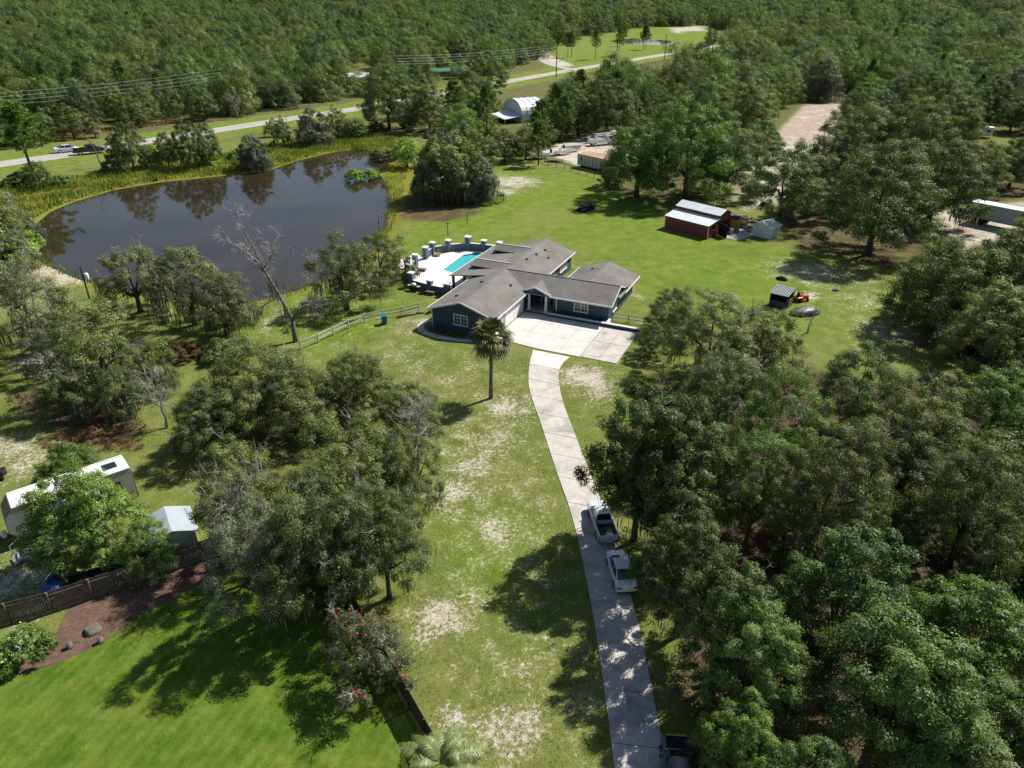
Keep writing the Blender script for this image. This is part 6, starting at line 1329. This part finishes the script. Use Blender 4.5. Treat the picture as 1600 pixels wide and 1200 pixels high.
# ------------------------------------------------------------------ vehicles on the drive and road
def ring(y, w, zb, zs, zt, r_=0.12):
    return [(-w * 0.86, y, zb), (w * 0.86, y, zb), (w, y, zb + 0.14), (w, y, zs - 0.12), (w * 0.96, y, zs), (w * 0.72, y, zt), (-w * 0.72, y, zt), (-w * 0.96, y, zs), (-w, y, zs - 0.12), (-w, y, zb + 0.14)]
def car(label, loc, rz, paint, kind='sedan', s=0.93, roof=None):
    t = thing({'sedan': 'sedan_car', 'suv': 'suv_car', 'pickup': 'pickup_truck'}[kind], label, 'pickup' if kind == 'pickup' else 'car', loc, rz, None, (s, s, s)); p = M[paint]
    if kind == 'sedan':
        L = 2.3; st = [(-2.5, .72, .42, .86, .90), (-2.4, .86, .28, .97, 1.03), (-1.7, .9, .22, .97, 1.04), (-0.9, .91, .2, .94, .98), (0.8, .91, .2, .92, .95), (1.3, .9, .22, .88, .95), (2.0, .84, .26, .76, .82), (2.25, .66, .36, .66, .70)]
        gl = [(-1.72, .74, .70, 1.0, 1.05), (-0.95, .82, .64, .95, 1.38), (-0.5, .84, .67, .94, 1.45), (0.25, .84, .67, .93, 1.43), (0.6, .83, .66, .93, 1.35), (1.35, .80, .70, .92, .95)]; rf = (-0.85, 0.5, .655, 1.38, 1.47); wy = (-1.35, 1.4); wr = .33
    elif kind == 'suv':
        L = 2.4; st = [(-2.4, .78, .42, .95, 1.0), (-2.3, .9, .3, 1.05, 1.08), (-1.4, .94, .25, 1.05, 1.1), (0.7, .94, .25, 1.03, 1.08), (1.2, .93, .26, 1.0, 1.1), (2.1, .88, .3, .92, .98), (2.4, .7, .4, .75, .8)]
        gl = [(-2.25, .74, .66, 1.05, 1.1), (-1.95, .78, .62, 1.05, 1.65), (-0.8, .8, .64, 1.05, 1.72), (0.2, .8, .64, 1.05, 1.70), (0.55, .79, .62, 1.05, 1.6), (1.15, .76, .66, 1.05, 1.09)]; rf = (-1.9, 0.3, .61, 1.655, 1.735); wy = (-1.45, 1.45); wr = .37
    else:
        L = 2.75; st = [(0.0, .93, .35, 1.08, 1.12), (1.3, .93, .35, 1.06, 1.12), (1.8, .93, .36, 1.02, 1.1), (2.5, .9, .4, .96, 1.03), (2.75, .76, .48, .85, .9)]
        gl = [(-0.55, .78, .66, 1.05, 1.08), (-0.45, .8, .66, 1.06, 1.72), (0.5, .8, .66, 1.06, 1.76), (0.95, .8, .64, 1.06, 1.66), (1.65, .76, .66, 1.06, 1.09)]; rf = (-0.4, 0.75, .63, 1.70, 1.78); wy = (-1.65, 1.75); wr = .39
    MB().loft([ring(*q) for q in st]).build('body', p, t, False)
    if kind == 'pickup':
        MB().box(-.93, .93, -2.75, 0.0, .45, .72).build('bed_floor', M['black_paint'], t); MB().box(-.95, -.84, -2.75, 0.02, .45, 1.14).build('bed_side', p, t); MB().box(.84, .95, -2.75, 0.02, .45, 1.14).build('bed_side', p, t); MB().box(-.84, .84, -2.79, -2.70, .5, 1.13).build('tailgate', p, t); MB().box(-.93, .93, -0.62, 0.02, .6, 1.13).build('cab_rear', p, t); MB().box(-.86, .86, -2.95, -2.79, .45, .6).build('bumper', M['chrome'], t)
    MB().loft([[(-wb, y, zb - .03), (-wt, y, zt), (wt, y, zt), (wb, y, zb - .03)] for y, wb, wt, zb, zt in gl]).build('windows', M['glass_dark'], t, False)
    y0, y1, w, z0, z1 = rf; MB().loft([[(-w * .96, y, z0), (w * .96, y, z0), (w, y, z), (w * .6, y, z + 0.03), (-w * .6, y, z + 0.03), (-w, y, z)] for y, z in ((y0, z1 - .045), ((y0 + y1) / 2, z1), (y1, z1 - .03))]).build('roof', M[roof] if roof else p, t)
    g0, g1 = gl[0], gl[-1]; k0, k1 = gl[1], gl[-2]
    for sx in (-1, 1):
        MB().bar((sx * g0[1], g0[0], g0[4]), (sx * k0[2] * .98, k0[0], k0[4] + .01), .09, .05).build('pillar', p, t); MB().bar((sx * g1[1], g1[0], g1[4]), (sx * k1[2] * .98, k1[0], k1[4] + .01), .07, .05).build('pillar', p, t)
        MB().bar((sx * .80, -0.35, st[2][3]), (sx * .62, -0.35, gl[2][4]), .05, .09).build('pillar', p, t)
        MB().obox((sx * 1.0, gl[-1][0] - .35, st[2][3] + .07), (.2, .1, .13)).build('mirror', p, t)
        yr = st[0][0] if kind != 'pickup' else -2.76
        MB().obox((sx * (.68 if kind != 'pickup' else .86), yr + .06, .86), (.34 if kind != 'pickup' else .14, .16, .16 if kind != 'pickup' else .4), sx * R(18 if kind != 'pickup' else 0)).build('taillight', M['lamp_red'], t); MB().obox((sx * .62, st[-1][0] - .1, .68), (.34, .16, .12), -sx * R(22)).build('headlight', M['lamp_clear'], t)
        for y in wy: wheel(t, sx * .84, y, wr)
    yr = st[0][0] if kind != 'pickup' else -2.95
    MB().box(-.26, .26, yr - .03, yr + .02, .5, .64).build('number_plate', M['cap_white'], t)
    if kind != 'pickup': MB().box(-.78, .78, yr - .02, yr + .12, .34, .46).build('bumper', M['black_paint'], t)
    MB().box(-.5, .5, st[-1][0] - .04, st[-1][0] + .02, .46, .62).build('grille', M['black_paint'], t); return t
car('white sedan parked with its tail to the camera beside the driveway', (7.80, 39.2, 0.05), R(5), 'car_white', 'sedan', 0.85)
car('silver white pickup under overhanging branches beside the driveway', (7.05, 44.6, 0.05), R(7), 'car_silver', 'pickup', 0.83)
car('black car cut by the bottom edge on the driveway side', (8.9, 23.7, 0.05), R(-4), 'car_black', 'suv', 0.95)
q = at(102, 239); car('white sedan driving on the far road', (q.x, q.y + 1.2, 0.06), R(-55), 'car_white', 'sedan', 1.25)
q = at(141, 240); car('dark pickup driving on the far road right of the white sedan', (q.x, q.y - 0.2, 0.06), R(-55), 'car_navy', 'pickup', 1.3)

# ------------------------------------------------------------------ poles and wires
def up(px, py, Y):
    a = (px - 800) / FPX; b = (600 - py) / FPX; dy = math.cos(PITCH) + b * math.sin(PITCH); dz = -math.sin(PITCH) + b * math.cos(PITCH); t = Y / dy
    return Vector((a * t, Y, CAM_H + dz * t))
POLES = []
def pole(x, y, h, label, arms=(0.3,), r_=0.2, extra=False, rz=0.5):
    q = at(x, y) if not isinstance(x, Vector) else x
    t = thing('utility_pole', label, 'pole', q, rz); MB().tube([(0, 0, -0.5), (0, 0, h)], [r_, r_ * 0.7], 8).build('shaft', M['creosote'], t)
    for a in arms: MB().box(-0.08, 0.08, -1.1, 1.1, h - a - 0.08, h - a + 0.08).build('crossarm', M['wood_grey'], t)
    for a in arms:
        for yy in (-1.0, 1.0): MB().lathe([(0.05, 0), (0.08, 0.1), (0.04, 0.22)], 6, (0, yy, h - a + 0.08)).build('insulator', M['cap_white'], t)
    if extra: MB().lathe([(0.25, 0), (0.28, 0.05), (0.28, 0.8), (0.2, 0.92)], 10, (0.42, 0, h - 1.9)).build('transformer', M['cap_white'], t, True)
    POLES.append((q, h)); return t
pole(-95, 238, 13.5, 'pole outside the left edge carrying the road wires', r_=0.22); pole(358, 172, 13.5, 'tall pole beyond the road at the left wires', r_=0.22); pole(622, 142, 13.5, 'pole behind the large dark roadside oak', r_=0.22); pole(869, 121, 14.5, 'tall pole at the junction of the side road', r_=0.25)
pole(1038, 93, 14, 'tall pole beside the far road right of the field pond', r_=0.25); pole(962, 115, 16, 'tallest pole on the near side of the far road', r_=0.25); pole(952, 117, 8, 'short pole next to the tallest one on the far road', r_=0.22, arms=()); pole(140, 467, 4.6, 'dark pole with a white transformer box on the near pond bank', arms=(), r_=0.14, extra=True)
for x, y, h in ((700, 368, 2.2), (730, 350, 1.6)): t = thing('post', 'lone thin post in the grass ' + ('behind the pool terrace' if x == 700 else 'further behind the pool terrace'), 'post', at(x, y)); MB().tube([(0, 0, -0.2), (0, 0, h)], [0.07, 0.06], 6).build('shaft', M['wood_dark'], t); MB().box(-0.3, 0.3, -0.04, 0.04, h - 0.15, h - 0.05).build('crosspiece', M['wood_dark'], t)
for (a, b, lab) in ((0, 1, 'bundle of four overhead wires at the left above the road'), (1, 2, 'overhead wires in front of the north wood'), (2, 3, 'overhead wires between the roadside oak and the junction pole'), (3, 4, 'overhead wires along the green field')):
    (p, h), (q, k) = POLES[a], POLES[b]; t = thing('power_line', lab, 'wires', p)
    for i in range(4):
        A_ = Vector((0, 0, h - 0.1 - i * 1.05)); B_ = Vector(q) - Vector(p) + Vector((0, 0, k - 0.1 - i * 1.05)); sag = (B_ - A_).length * 0.012
        MB().tube([A_.lerp(B_, f) - Vector((0, 0, 4 * sag * f * (1 - f))) for f in np.linspace(0, 1, 17)], 0.04, 4, cap=False).build('wire', M['creosote' if a == 1 else 'wire_metal'], t)
tag(sheet('field_pond', P2([(952, 64), (990, 60), (1040, 63), (1070, 68), (1048, 71), (1000, 70), (965, 67)]), 0.06, M['pond_water']), kind='structure')
for k, (x, y) in enumerate([(875, 97), (885, 97)]): t = thing('mailbox', ['left mailbox at the side road junction', 'right mailbox at the side road junction'][k], 'mailbox', at(x, y)); MB().box(-0.1, 0.1, -0.1, 0.1, 0, 1.6).build('post', M['wood_dark'], t); MB().box(-0.5, 0.5, -0.7, 0.7, 1.6, 2.2).build('box', M['cap_white'], t)

# ------------------------------------------------------------------ palms, dead trees, shrubs, brush
def sabal(label, loc, h, s=1.0, name='palm_tree', nf=34, trunk=True, seed=1):
    rng = np.random.default_rng(seed); t = thing(name, label, 'palm', loc, rng.uniform(0, 6))
    if trunk:
        pts = [(0, 0, -0.3), (0.05, 0, h * 0.3), (0.12, 0.02, h * 0.65), (0.15, 0, h)]; MB().tube(pts, [0.24, 0.19, 0.18, 0.24], 10).build('trunk', M['palm_trunk'], t, True)
        bt = MB()
        for k in range(26): a = k * 2.4; z = h * 0.78 + k * h * 0.22 / 26; bt.obox((0.14 + 0.22 * math.cos(a), 0.22 * math.sin(a), z), (0.2, 0.1, 0.22), a, 0, R(-25))
        o = bt.build('frond_stub', M['palm_trunk'], t); o['kind'] = 'stuff'
    for k in range(nf):
        a = k * 2.399 + rng.uniform(-0.2, 0.2); f = k / nf; el = R(78 - 128 * f + rng.uniform(-8, 8)); dead = f > 0.9
        L = s * rng.uniform(0.9, 1.15); d = Vector((math.cos(a) * math.cos(el), math.sin(a) * math.cos(el), math.sin(el))); o_ = Vector((0.15, 0, h if trunk else 0.1))
        tip = o_ + d * L - Vector((0, 0, 0.1 * L)); V = []; Q = []; T = []
        side = d.cross(Vector((0, 0, 1))).normalized() if abs(d.z) < 0.98 else Vector((1, 0, 0)); nrm = side.cross(d).normalized()
        def rib(p0, p1, p2, w):
            i = len(V); dd = (p2 - p0).normalized(); sd = dd.cross(nrm).normalized() * w
            V.extend([p0 - sd * .3, p0 + sd * .3, p1 + sd, p1 - sd, p2]); Q.append((i, i + 1, i + 2, i + 3)); return i
        tris = []; i = rib(o_, o_.lerp(tip, 0.5), tip, 0.03); tris.append((i + 3, i + 2, i + 4))
        nb = 13
        for j in range(nb):
            b = R(-105 + 210 * j / (nb - 1)); dd = (d * math.cos(b) + side * math.sin(b)).normalized(); bl = s * 0.95 * (0.75 + 0.25 * math.cos(b)) * rng.uniform(0.85, 1.1)
            p1 = tip + dd * bl * 0.55 + nrm * 0.03; p2 = tip + dd * bl - Vector((0, 0, bl * rng.uniform(0.15, 0.5))); i = rib(tip, p1, p2, 0.055 * s); tris.append((i + 3, i + 2, i + 4))
        me = np_mesh('frond', [tuple(v) for v in V], Q, tris, {'tint': np.clip(rng.uniform(0.1, 0.7) + rng.uniform(-0.15, 0.2, len(V)), 0, 1)}); link('frond', me, M['leaf_dead' if dead else 'leaf_palm'], t)
    return t
sabal('cabbage palm standing alone on the grass in front of the garage', at(767, 622), 6.9, 1.3, seed=3, nf=64)
sabal('low palmetto hanging over the board fence', at(205, 905), 0, 0.9, 'palmetto', 16, False, 5); sabal('second low palmetto right of the first behind the board fence', at(250, 878), 0, 0.8, 'palmetto', 14, False, 6); sabal('cabbage palm by the road in front of the north wood', at(150, 215), 3.2, 1.6, seed=8, nf=26)
def queen(label, loc, h, nf, s, seed):
    rng = np.random.default_rng(seed); t = thing('queen_palm', label, 'palm', loc, 0); MB().tube([(0, 0, -0.2), (0, 0, h)], [0.2, 0.16], 9).build('trunk', M['palm_trunk'], t, True)
    for k in range(nf):
        a = k * 2.399; el = R(70 - 62 * k / nf); L = s * rng.uniform(0.85, 1.1); d = Vector((math.cos(a), math.sin(a), 0)); pts = []
        for j in range(9): f = j / 8; r_ = L * f * math.cos(el) * (1 + 0.2 * f); pts.append(Vector((0, 0, h)) + d * r_ + Vector((0, 0, L * (math.sin(el) * f - 0.62 * f * f))))
        V = []; Q = []; tris = []; T = []; sd = d.cross(Vector((0, 0, 1)))
        for j in range(8): i = len(V); w0 = .03 * (1 - j / 9); V += [pts[j] - sd * w0, pts[j] + sd * w0, pts[j + 1] + sd * w0, pts[j + 1] - sd * w0]; Q.append((i, i + 1, i + 2, i + 3)); T += [0.9] * 4
        for m_ in range(64):
            f = 0.12 + 0.88 * m_ / 64; x = f * 8; j = min(7, int(x)); p = pts[j].lerp(pts[j + 1], x - j); dd = (pts[j + 1] - pts[j]).normalized(); ll = s * 0.24 * math.sin(math.pi * min(1, 0.12 + f * 0.8)) ** 0.6
            for sg in (-1, 1):
                e = (sd * sg + dd * 0.55 + Vector((0, 0, rng.uniform(-0.1, 0.45)))).normalized(); q = p + e * ll - Vector((0, 0, ll * 0.45)); md = p + e * ll * 0.55; i = len(V); V += [p - dd * .012, p + dd * .012, md + dd * .02, md - dd * .02, q]; Q.append((i, i + 1, i + 2, i + 3)); tris.append((i + 3, i + 2, i + 4)); T += [rng.uniform(0.2, 0.8)] * 5
        link('frond', np_mesh('frond', [tuple(v) for v in V], Q, tris, {'tint': T}), M['leaf_queen'], t)
queen('feathery palm at the bottom edge by the dark board fence', at(690, 1225), 1.6, 17, 2.6, 2)

# standing dead oak: limbs followed joint by joint
def limb(mb, pts, Y0, r0, r1, rng, dy=0.0):
    P = [up(x, y, Y0 + dy * i) for i, (x, y) in enumerate(pts)]; n_ = len(P); mb.tube(P, [r0 + (r1 - r0) * i / (n_ - 1) for i in range(n_)], 8); return P
dt_pos = at(462, 534); Yd = dt_pos.y; rng = np.random.default_rng(6)
dt = thing('dead_tree', 'bare silver dead oak leaning left over the pond', 'tree', dt_pos); mb = MB()
A_ = limb(mb, [(462, 536), (459, 515), (457, 500), (447, 481), (425, 442), (408, 415), (385, 395), (362, 381), (347, 374)], Yd, 0.30, 0.04, rng, 0.15)
B_ = limb(mb, [(408, 415), (397, 388), (382, 362), (372, 338)], Yd + 0.8, 0.16, 0.03, rng, 0.2); C_ = limb(mb, [(457, 500), (466, 487), (470, 475), (484, 472), (497, 478)], Yd, 0.26, 0.06, rng, -0.3); D_ = limb(mb, [(409, 424), (418, 410), (425, 398), (427, 384)], Yd + 0.6, 0.09, 0.02, rng, -0.2); E2 = limb(mb, [(436, 462), (425, 470), (414, 475)], Yd + 0.4, 0.07, 0.02, rng, -0.2)
mb.v = [tuple(Vector(v) - dt_pos) for v in mb.v]; mb.build('trunk', M['bark_grey'], dt, True)
tw = MB()
for line in (A_[4:], B_, C_[2:], D_, E2):
    for k in range(len(line) * 5):
        i = rng.integers(0, len(line)); p = Vector(line[i]) - dt_pos; d_ = Vector(line[min(i + 1, len(line) - 1)]) - Vector(line[max(i - 1, 0)]); twig_spray(tw, rng, p, d_.normalized() * 0.8 + Vector(rng.normal(size=3)) * 0.6, rng.uniform(1.0, 2.2), 0.04, 2, 5)
tw.build('twigs', M['bark_dead'], dt, fix=False)['kind'] = 'stuff'
link('hanging_moss', moss_mesh('hanging_moss', rng, [np.array(Vector(v) - dt_pos) for v in (C_[3], C_[4], A_[3], A_[4])], 30, 2.2, 0.5), M['moss'], dt)['kind'] = 'stuff'
def snag(label, loc, h, seed, lean=(0, 0), mat='bark_dead', ntw=14, L=1.6):
    rng = np.random.default_rng(seed); t = thing('dead_tree', label, 'tree', loc, 0); mb = MB(); pts = [Vector((lean[0] * f * f, lean[1] * f, h * f)) + Vector(rng.normal(size=3)) * 0.08 for f in np.linspace(0, 1, 6)]; mb.tube(pts, list(np.linspace(0.05 * h ** 0.5 + 0.04, 0.03, 6)), 6); mb.build('trunk', M[mat], t, True); tw = MB()
    for k in range(ntw): f = rng.uniform(0.35, 1.0); i = min(4, int(f * 5)); p = pts[i].lerp(pts[i + 1], f * 5 - i); twig_spray(tw, rng, p, Vector(rng.normal(size=3)) * 0.6 + Vector((0, 0, 0.6)), L * rng.uniform(0.6, 1.2), 0.04, 2, 5)
    tw.build('twigs', M[mat], t, fix=False)['kind'] = 'stuff'
snag('grey bare tree against the water behind the thick trunked oak', at(505, 478), 6.2, 3, (0.6, 0), ntw=34, L=2.4); snag('bare grey twiggy tree on the left flank of the middle grove', at(262, 668), 5.0, 5, (-0.5, 0.2), ntw=26, L=1.8); snag('bare twig tree right of the orange mower', at(1262, 520), 2.8, 7, (0.5, 0), ntw=7, L=1.1)
snag('dead snag standing in the marsh left of the grey half bare oak', at(452, 213), 6, 9, (-0.3, 0), ntw=6); snag('dead stick standing in the water at the right shore', at(592, 350), 3.2, 10, (0.1, 0), ntw=2, L=0.6); snag('bleached bare tree behind the road right of the left pole', at(372, 186), 7, 12, (-1.0, 0), ntw=22, L=2.5); snag('dead bent tree with vines by the dark road pickup', at(160, 262), 9, 14, (-3.2, 0), 'bark_grey', 10, 2.0); snag('grey bare tree in the gap of the right wood', at(1245, 905), 3.6, 15, (-.4, 0), ntw=18, L=1.2)
snag('silvery dead oak standing in the near side of the middle grove', at(400, 905), 7.2, 21, (-0.6, 0), ntw=46, L=2.6); snag('silvery bare limbs at the right tip of the middle grove', at(655, 735), 6.6, 22, (0.4, 0), ntw=30, L=2.0); snag('pale leafless tree by the mossy oaks left of the pond', at(60, 500), 6.5, 23, (0.6, 0), ntw=26, L=2.2)
# brush and shrubs
q = at(575, 1068); plant('bottlebrush', q.x, q.y, 1.12, 'leaf_bottlebrush', 'bottlebrush_shrub', 'feathery shrub with red flower spikes at the edge of the neighbour lawn', 'shrub', seed=2, idx=0)
bb_ = [o for o in COL.objects if o.name.startswith('bottlebrush_shrub')][0]
rng = np.random.default_rng(12); cr = PROTO['bottlebrush'][0]['crown']; co = np.empty(len(cr.vertices) * 3, np.float32); cr.vertices.foreach_get('co', co); co = co.reshape(-1, 3); rr = np.hypot(co[:, 0], co[:, 1]); outer = co[(rr > 2.0) | (co[:, 2] > 3.9)]
C_ = outer[rng.integers(0, len(outer), 46)] * 1.05; P_, N_, T_ = clump_leaves(C_, np.full(len(C_), 0.13), 46, rng, 3); o = link('red_flowers', leaf_mesh('red_flowers', P_, N_, 0.07, T_, rng), M['petal_red'], bb_); o['kind'] = 'stuff'
q = at(35, 1030); e = plant('shrub', q.x, q.y, 0.98, 'leaf_fresh', 'flowering_shrub', 'rounded shrub with white blossoms at the left edge by the mulch bed', 'shrub', seed=1, idx=0)
cr = PROTO['shrub'][0]['crown']; co = np.empty(len(cr.vertices) * 3, np.float32); cr.vertices.foreach_get('co', co); co = co.reshape(-1, 3); up_ = co[co[:, 2] > 1.1]; C_ = up_[rng.integers(0, len(up_), 40)] * 1.03; P_, N_, T_ = clump_leaves(C_, np.full(len(C_), 0.10), 24, rng, 3); o = link('white_flowers', leaf_mesh('white_flowers', P_, N_, 0.08, T_, rng), M['petal_white'], e); o['kind'] = 'stuff'
SHR = [(555, 280, 1.25, 'leaf_shrub', 'bright green shrub standing in the pond, left of two'), (580, 278, 1.1, 'leaf_shrub', 'bright green shrub standing in the pond, right of two'), (608, 250, 1.3, 'leaf_olive', 'brownish shrub at the far right end of the pond'), (590, 246, 1.0, 'leaf_olive', 'small brownish shrub touching the far right end of the pond'),
       (640, 242, 1.4, 'leaf_shrub', 'green shrub right of the brownish pond shrubs'), (560, 212, 1.4, 'leaf_fresh', 'round green shrub in front of the dark roadside oak'), (590, 205, 1.5, 'leaf_oak', 'dark shrub in front of the dark roadside oak'), (640, 200, 1.5, 'leaf_oak', 'dark shrub under the thin trunked roadside oak'), (265, 252, 1.7, 'leaf_oak', 'dark shrub on the far bank above the pond middle'),
       (400, 232, 1.2, 'leaf_shrub', 'light shrub in the marsh grass by the small grey tree'), (330, 258, 1.3, 'leaf_shrub', 'light shrub on the far bank in the tall grass'), (370, 248, 1.3, 'leaf_shrub', 'light shrub right of the other far bank shrub'), (95, 290, 1.2, 'leaf_fresh', 'green shrub at the left end of the far bank'), (175, 268, 1.3, 'leaf_oak', 'dark shrub under the bent dead tree'),
       (30, 290, 1.6, 'leaf_oak', 'dark shrub at the foot of the roadside pine'), (20, 400, 2.0, 'leaf_shrub', 'pale green shrub at the left edge of the pond'), (45, 385, 1.3, 'leaf_shrub', 'small pale shrub touching the left end of the pond'), (345, 560, 1.2, 'leaf_olive', 'olive shrub below the mossy oak by the dead tree'), (290, 560, 1.1, 'leaf_dead', 'reddish leaved shrub left of the olive one'),
       (1250, 880, 1.2, 'leaf_olive', 'low shrub in the brown gap of the right wood'), (1560, 930, 1.3, 'leaf_fresh', 'low fresh shrub at the right edge in the wood gap'), (680, 215, 1.5, 'leaf_oak', 'dark shrub behind the large draped oak'), (770, 240, 1.3, 'leaf_fresh', 'bright shrub at the left end of the trailer yard'), (845, 222, 1.5, 'leaf_fresh', 'bright shrub behind the boats')]
for i, (x, y, s_, m_, lab) in enumerate(SHR): q = at(x, y); shrub_at(q.x, q.y, s_, m_, lab, seed=i, sz=0.85)
# reddish cut brush lying under the mossy oaks
def brush(label, pts, n_, seed, z=0.35):
    rng = np.random.default_rng(seed); W = np.array(P2(pts)); lo = W.min(0); hi = W.max(0); C_ = []
    while len(C_) < n_:
        p = rng.uniform(lo, hi)
        if poly_sd(np.array([p[0]]), np.array([p[1]]), W)[0] < 0: C_.append((p[0], p[1], z * rng.uniform(0.2, 1)))
    P_, N_, T_ = clump_leaves(np.array(C_), rng.uniform(0.3, 0.6, n_), 60, rng, 4, 0.5); o = link('cut_brush', leaf_mesh('cut_brush', P_, N_, 0.16, T_, rng, 0.3), M['leaf_dead']); tag(o, label, 'brush', kind='stuff')
brush('heaps of reddish dead brush under the mossy oak', [(60, 690), (130, 660), (170, 640), (235, 665), (220, 705), (140, 715), (70, 700)], 110, 1); brush('reddish dead brush at the left edge', [(10, 620), (70, 610), (75, 640), (20, 640)], 34, 2); brush('reddish dead brush right of the mossy oaks', [(150, 640), (185, 625), (225, 640), (215, 660), (160, 660)], 40, 3)
# tall marsh grass round the pond, one mass
def blades(name, label, cat, polys, dens, h, w, mat, seed, avoid=None):
    rng = np.random.default_rng(seed); B = []
    for pts in polys:
        W = np.array(P2(pts)); lo = W.min(0); hi = W.max(0); A = (hi - lo).prod(); p = rng.uniform(lo, hi, (int(A * dens), 2)); k = poly_sd(p[:, 0], p[:, 1], W) < 0
        if avoid is not None: k &= poly_sd(p[:, 0], p[:, 1], avoid) > (-0.3 if avoid is POND else -0.06)
        B.append(p[k])
    p = np.concatenate(B); n_ = len(p); a = rng.uniform(0, 6.283, n_); pt_ = 0.5 + 0.25 * (np.sin(p[:, 0] * 0.55 + 2 * np.sin(p[:, 1] * 0.31)) + np.sin(p[:, 1] * 0.7 + 1.7 * np.sin(p[:, 0] * 0.23))); hh = h * rng.uniform(0.35, 1.15, n_) * (0.45 + 1.0 * pt_); d = np.stack([np.cos(a), np.sin(a)], 1); ln = rng.normal(size=(n_, 2)) * 0.28 * hh[:, None]; z0 = np.full((n_, 1), -0.05)
    ww = w * rng.uniform(0.6, 1.4, (n_, 1)); b0 = np.concatenate([p - d * ww, z0], 1); b1 = np.concatenate([p + d * ww, z0], 1); m_ = np.concatenate([p + ln * 0.4, (hh * 0.6)[:, None]], 1); dd = np.concatenate([d * ww * 0.8, np.zeros((n_, 1))], 1); tp = np.concatenate([p + ln, hh[:, None]], 1)
    V = np.stack([b0, b1, m_ + dd, m_ - dd, tp], 1).reshape(-1, 3); i = np.arange(n_)[:, None] * 5; q = i + np.array([[0, 1, 2, 3]]); tr = i + np.array([[3, 2, 4]])
    o = link(name, np_mesh(name, V, q, tr, {'tint': np.repeat(np.clip(1.05 - 0.9 * pt_ + rng.uniform(-0.3, 0.3, n_), 0, 1), 5)}), M[mat]); tag(o, label, cat, kind='stuff'); return o
blades('marsh_grass', 'tall yellow green grass and weeds along the far pond bank', 'grass', [[(-60, 300), (60, 285), (160, 268), (300, 250), (400, 232), (480, 215), (600, 212), (640, 225), (600, 236), (520, 236), (470, 248), (420, 264), (330, 274), (250, 282), (180, 294), (120, 311), (80, 326), (40, 350), (-60, 350)]], 8, 0.95, 0.09, 'marsh', 3, POND)
blades('shore_grass', 'yellowed grass fringe on the right and near pond shores', 'grass', [[(604, 258), (640, 250), (625, 330), (600, 385), (560, 425), (460, 462), (380, 484), (300, 480), (200, 465), (120, 440), (60, 412), (40, 390), (50, 370), (62, 400), (130, 432), (250, 462), (380, 472), (520, 428), (598, 355)]], 6, 0.55, 0.06, 'marsh', 4, POND)
blades('brown_weeds', 'brown weeds along the wood edge beyond the road', 'grass', [[(-60, 240), (0, 232), (180, 206), (400, 177), (400, 171), (180, 199), (0, 224), (-60, 232)]], 2.5, 1.2, 0.12, 'leaf_dead', 5)

dv = [tuple(p) for p in la] + [tuple(p) for p in ra[::-1]]
blades('pasture_tufts', 'short tufts of grass on the thin front lawn', 'grass', [[(560, 560), (825, 545), (822, 610), (895, 820), (955, 1210), (700, 1210), (640, 1080), (600, 980), (650, 850), (700, 700)], [(880, 560), (985, 570), (985, 640), (910, 700), (880, 620)], [(975, 880), (1080, 900), (1110, 1210), (1050, 1210)], [(0, 450), (440, 490), (640, 470), (560, 570), (300, 560), (0, 740)]], 13, 0.17, 0.022, 'marsh', 6, dv)
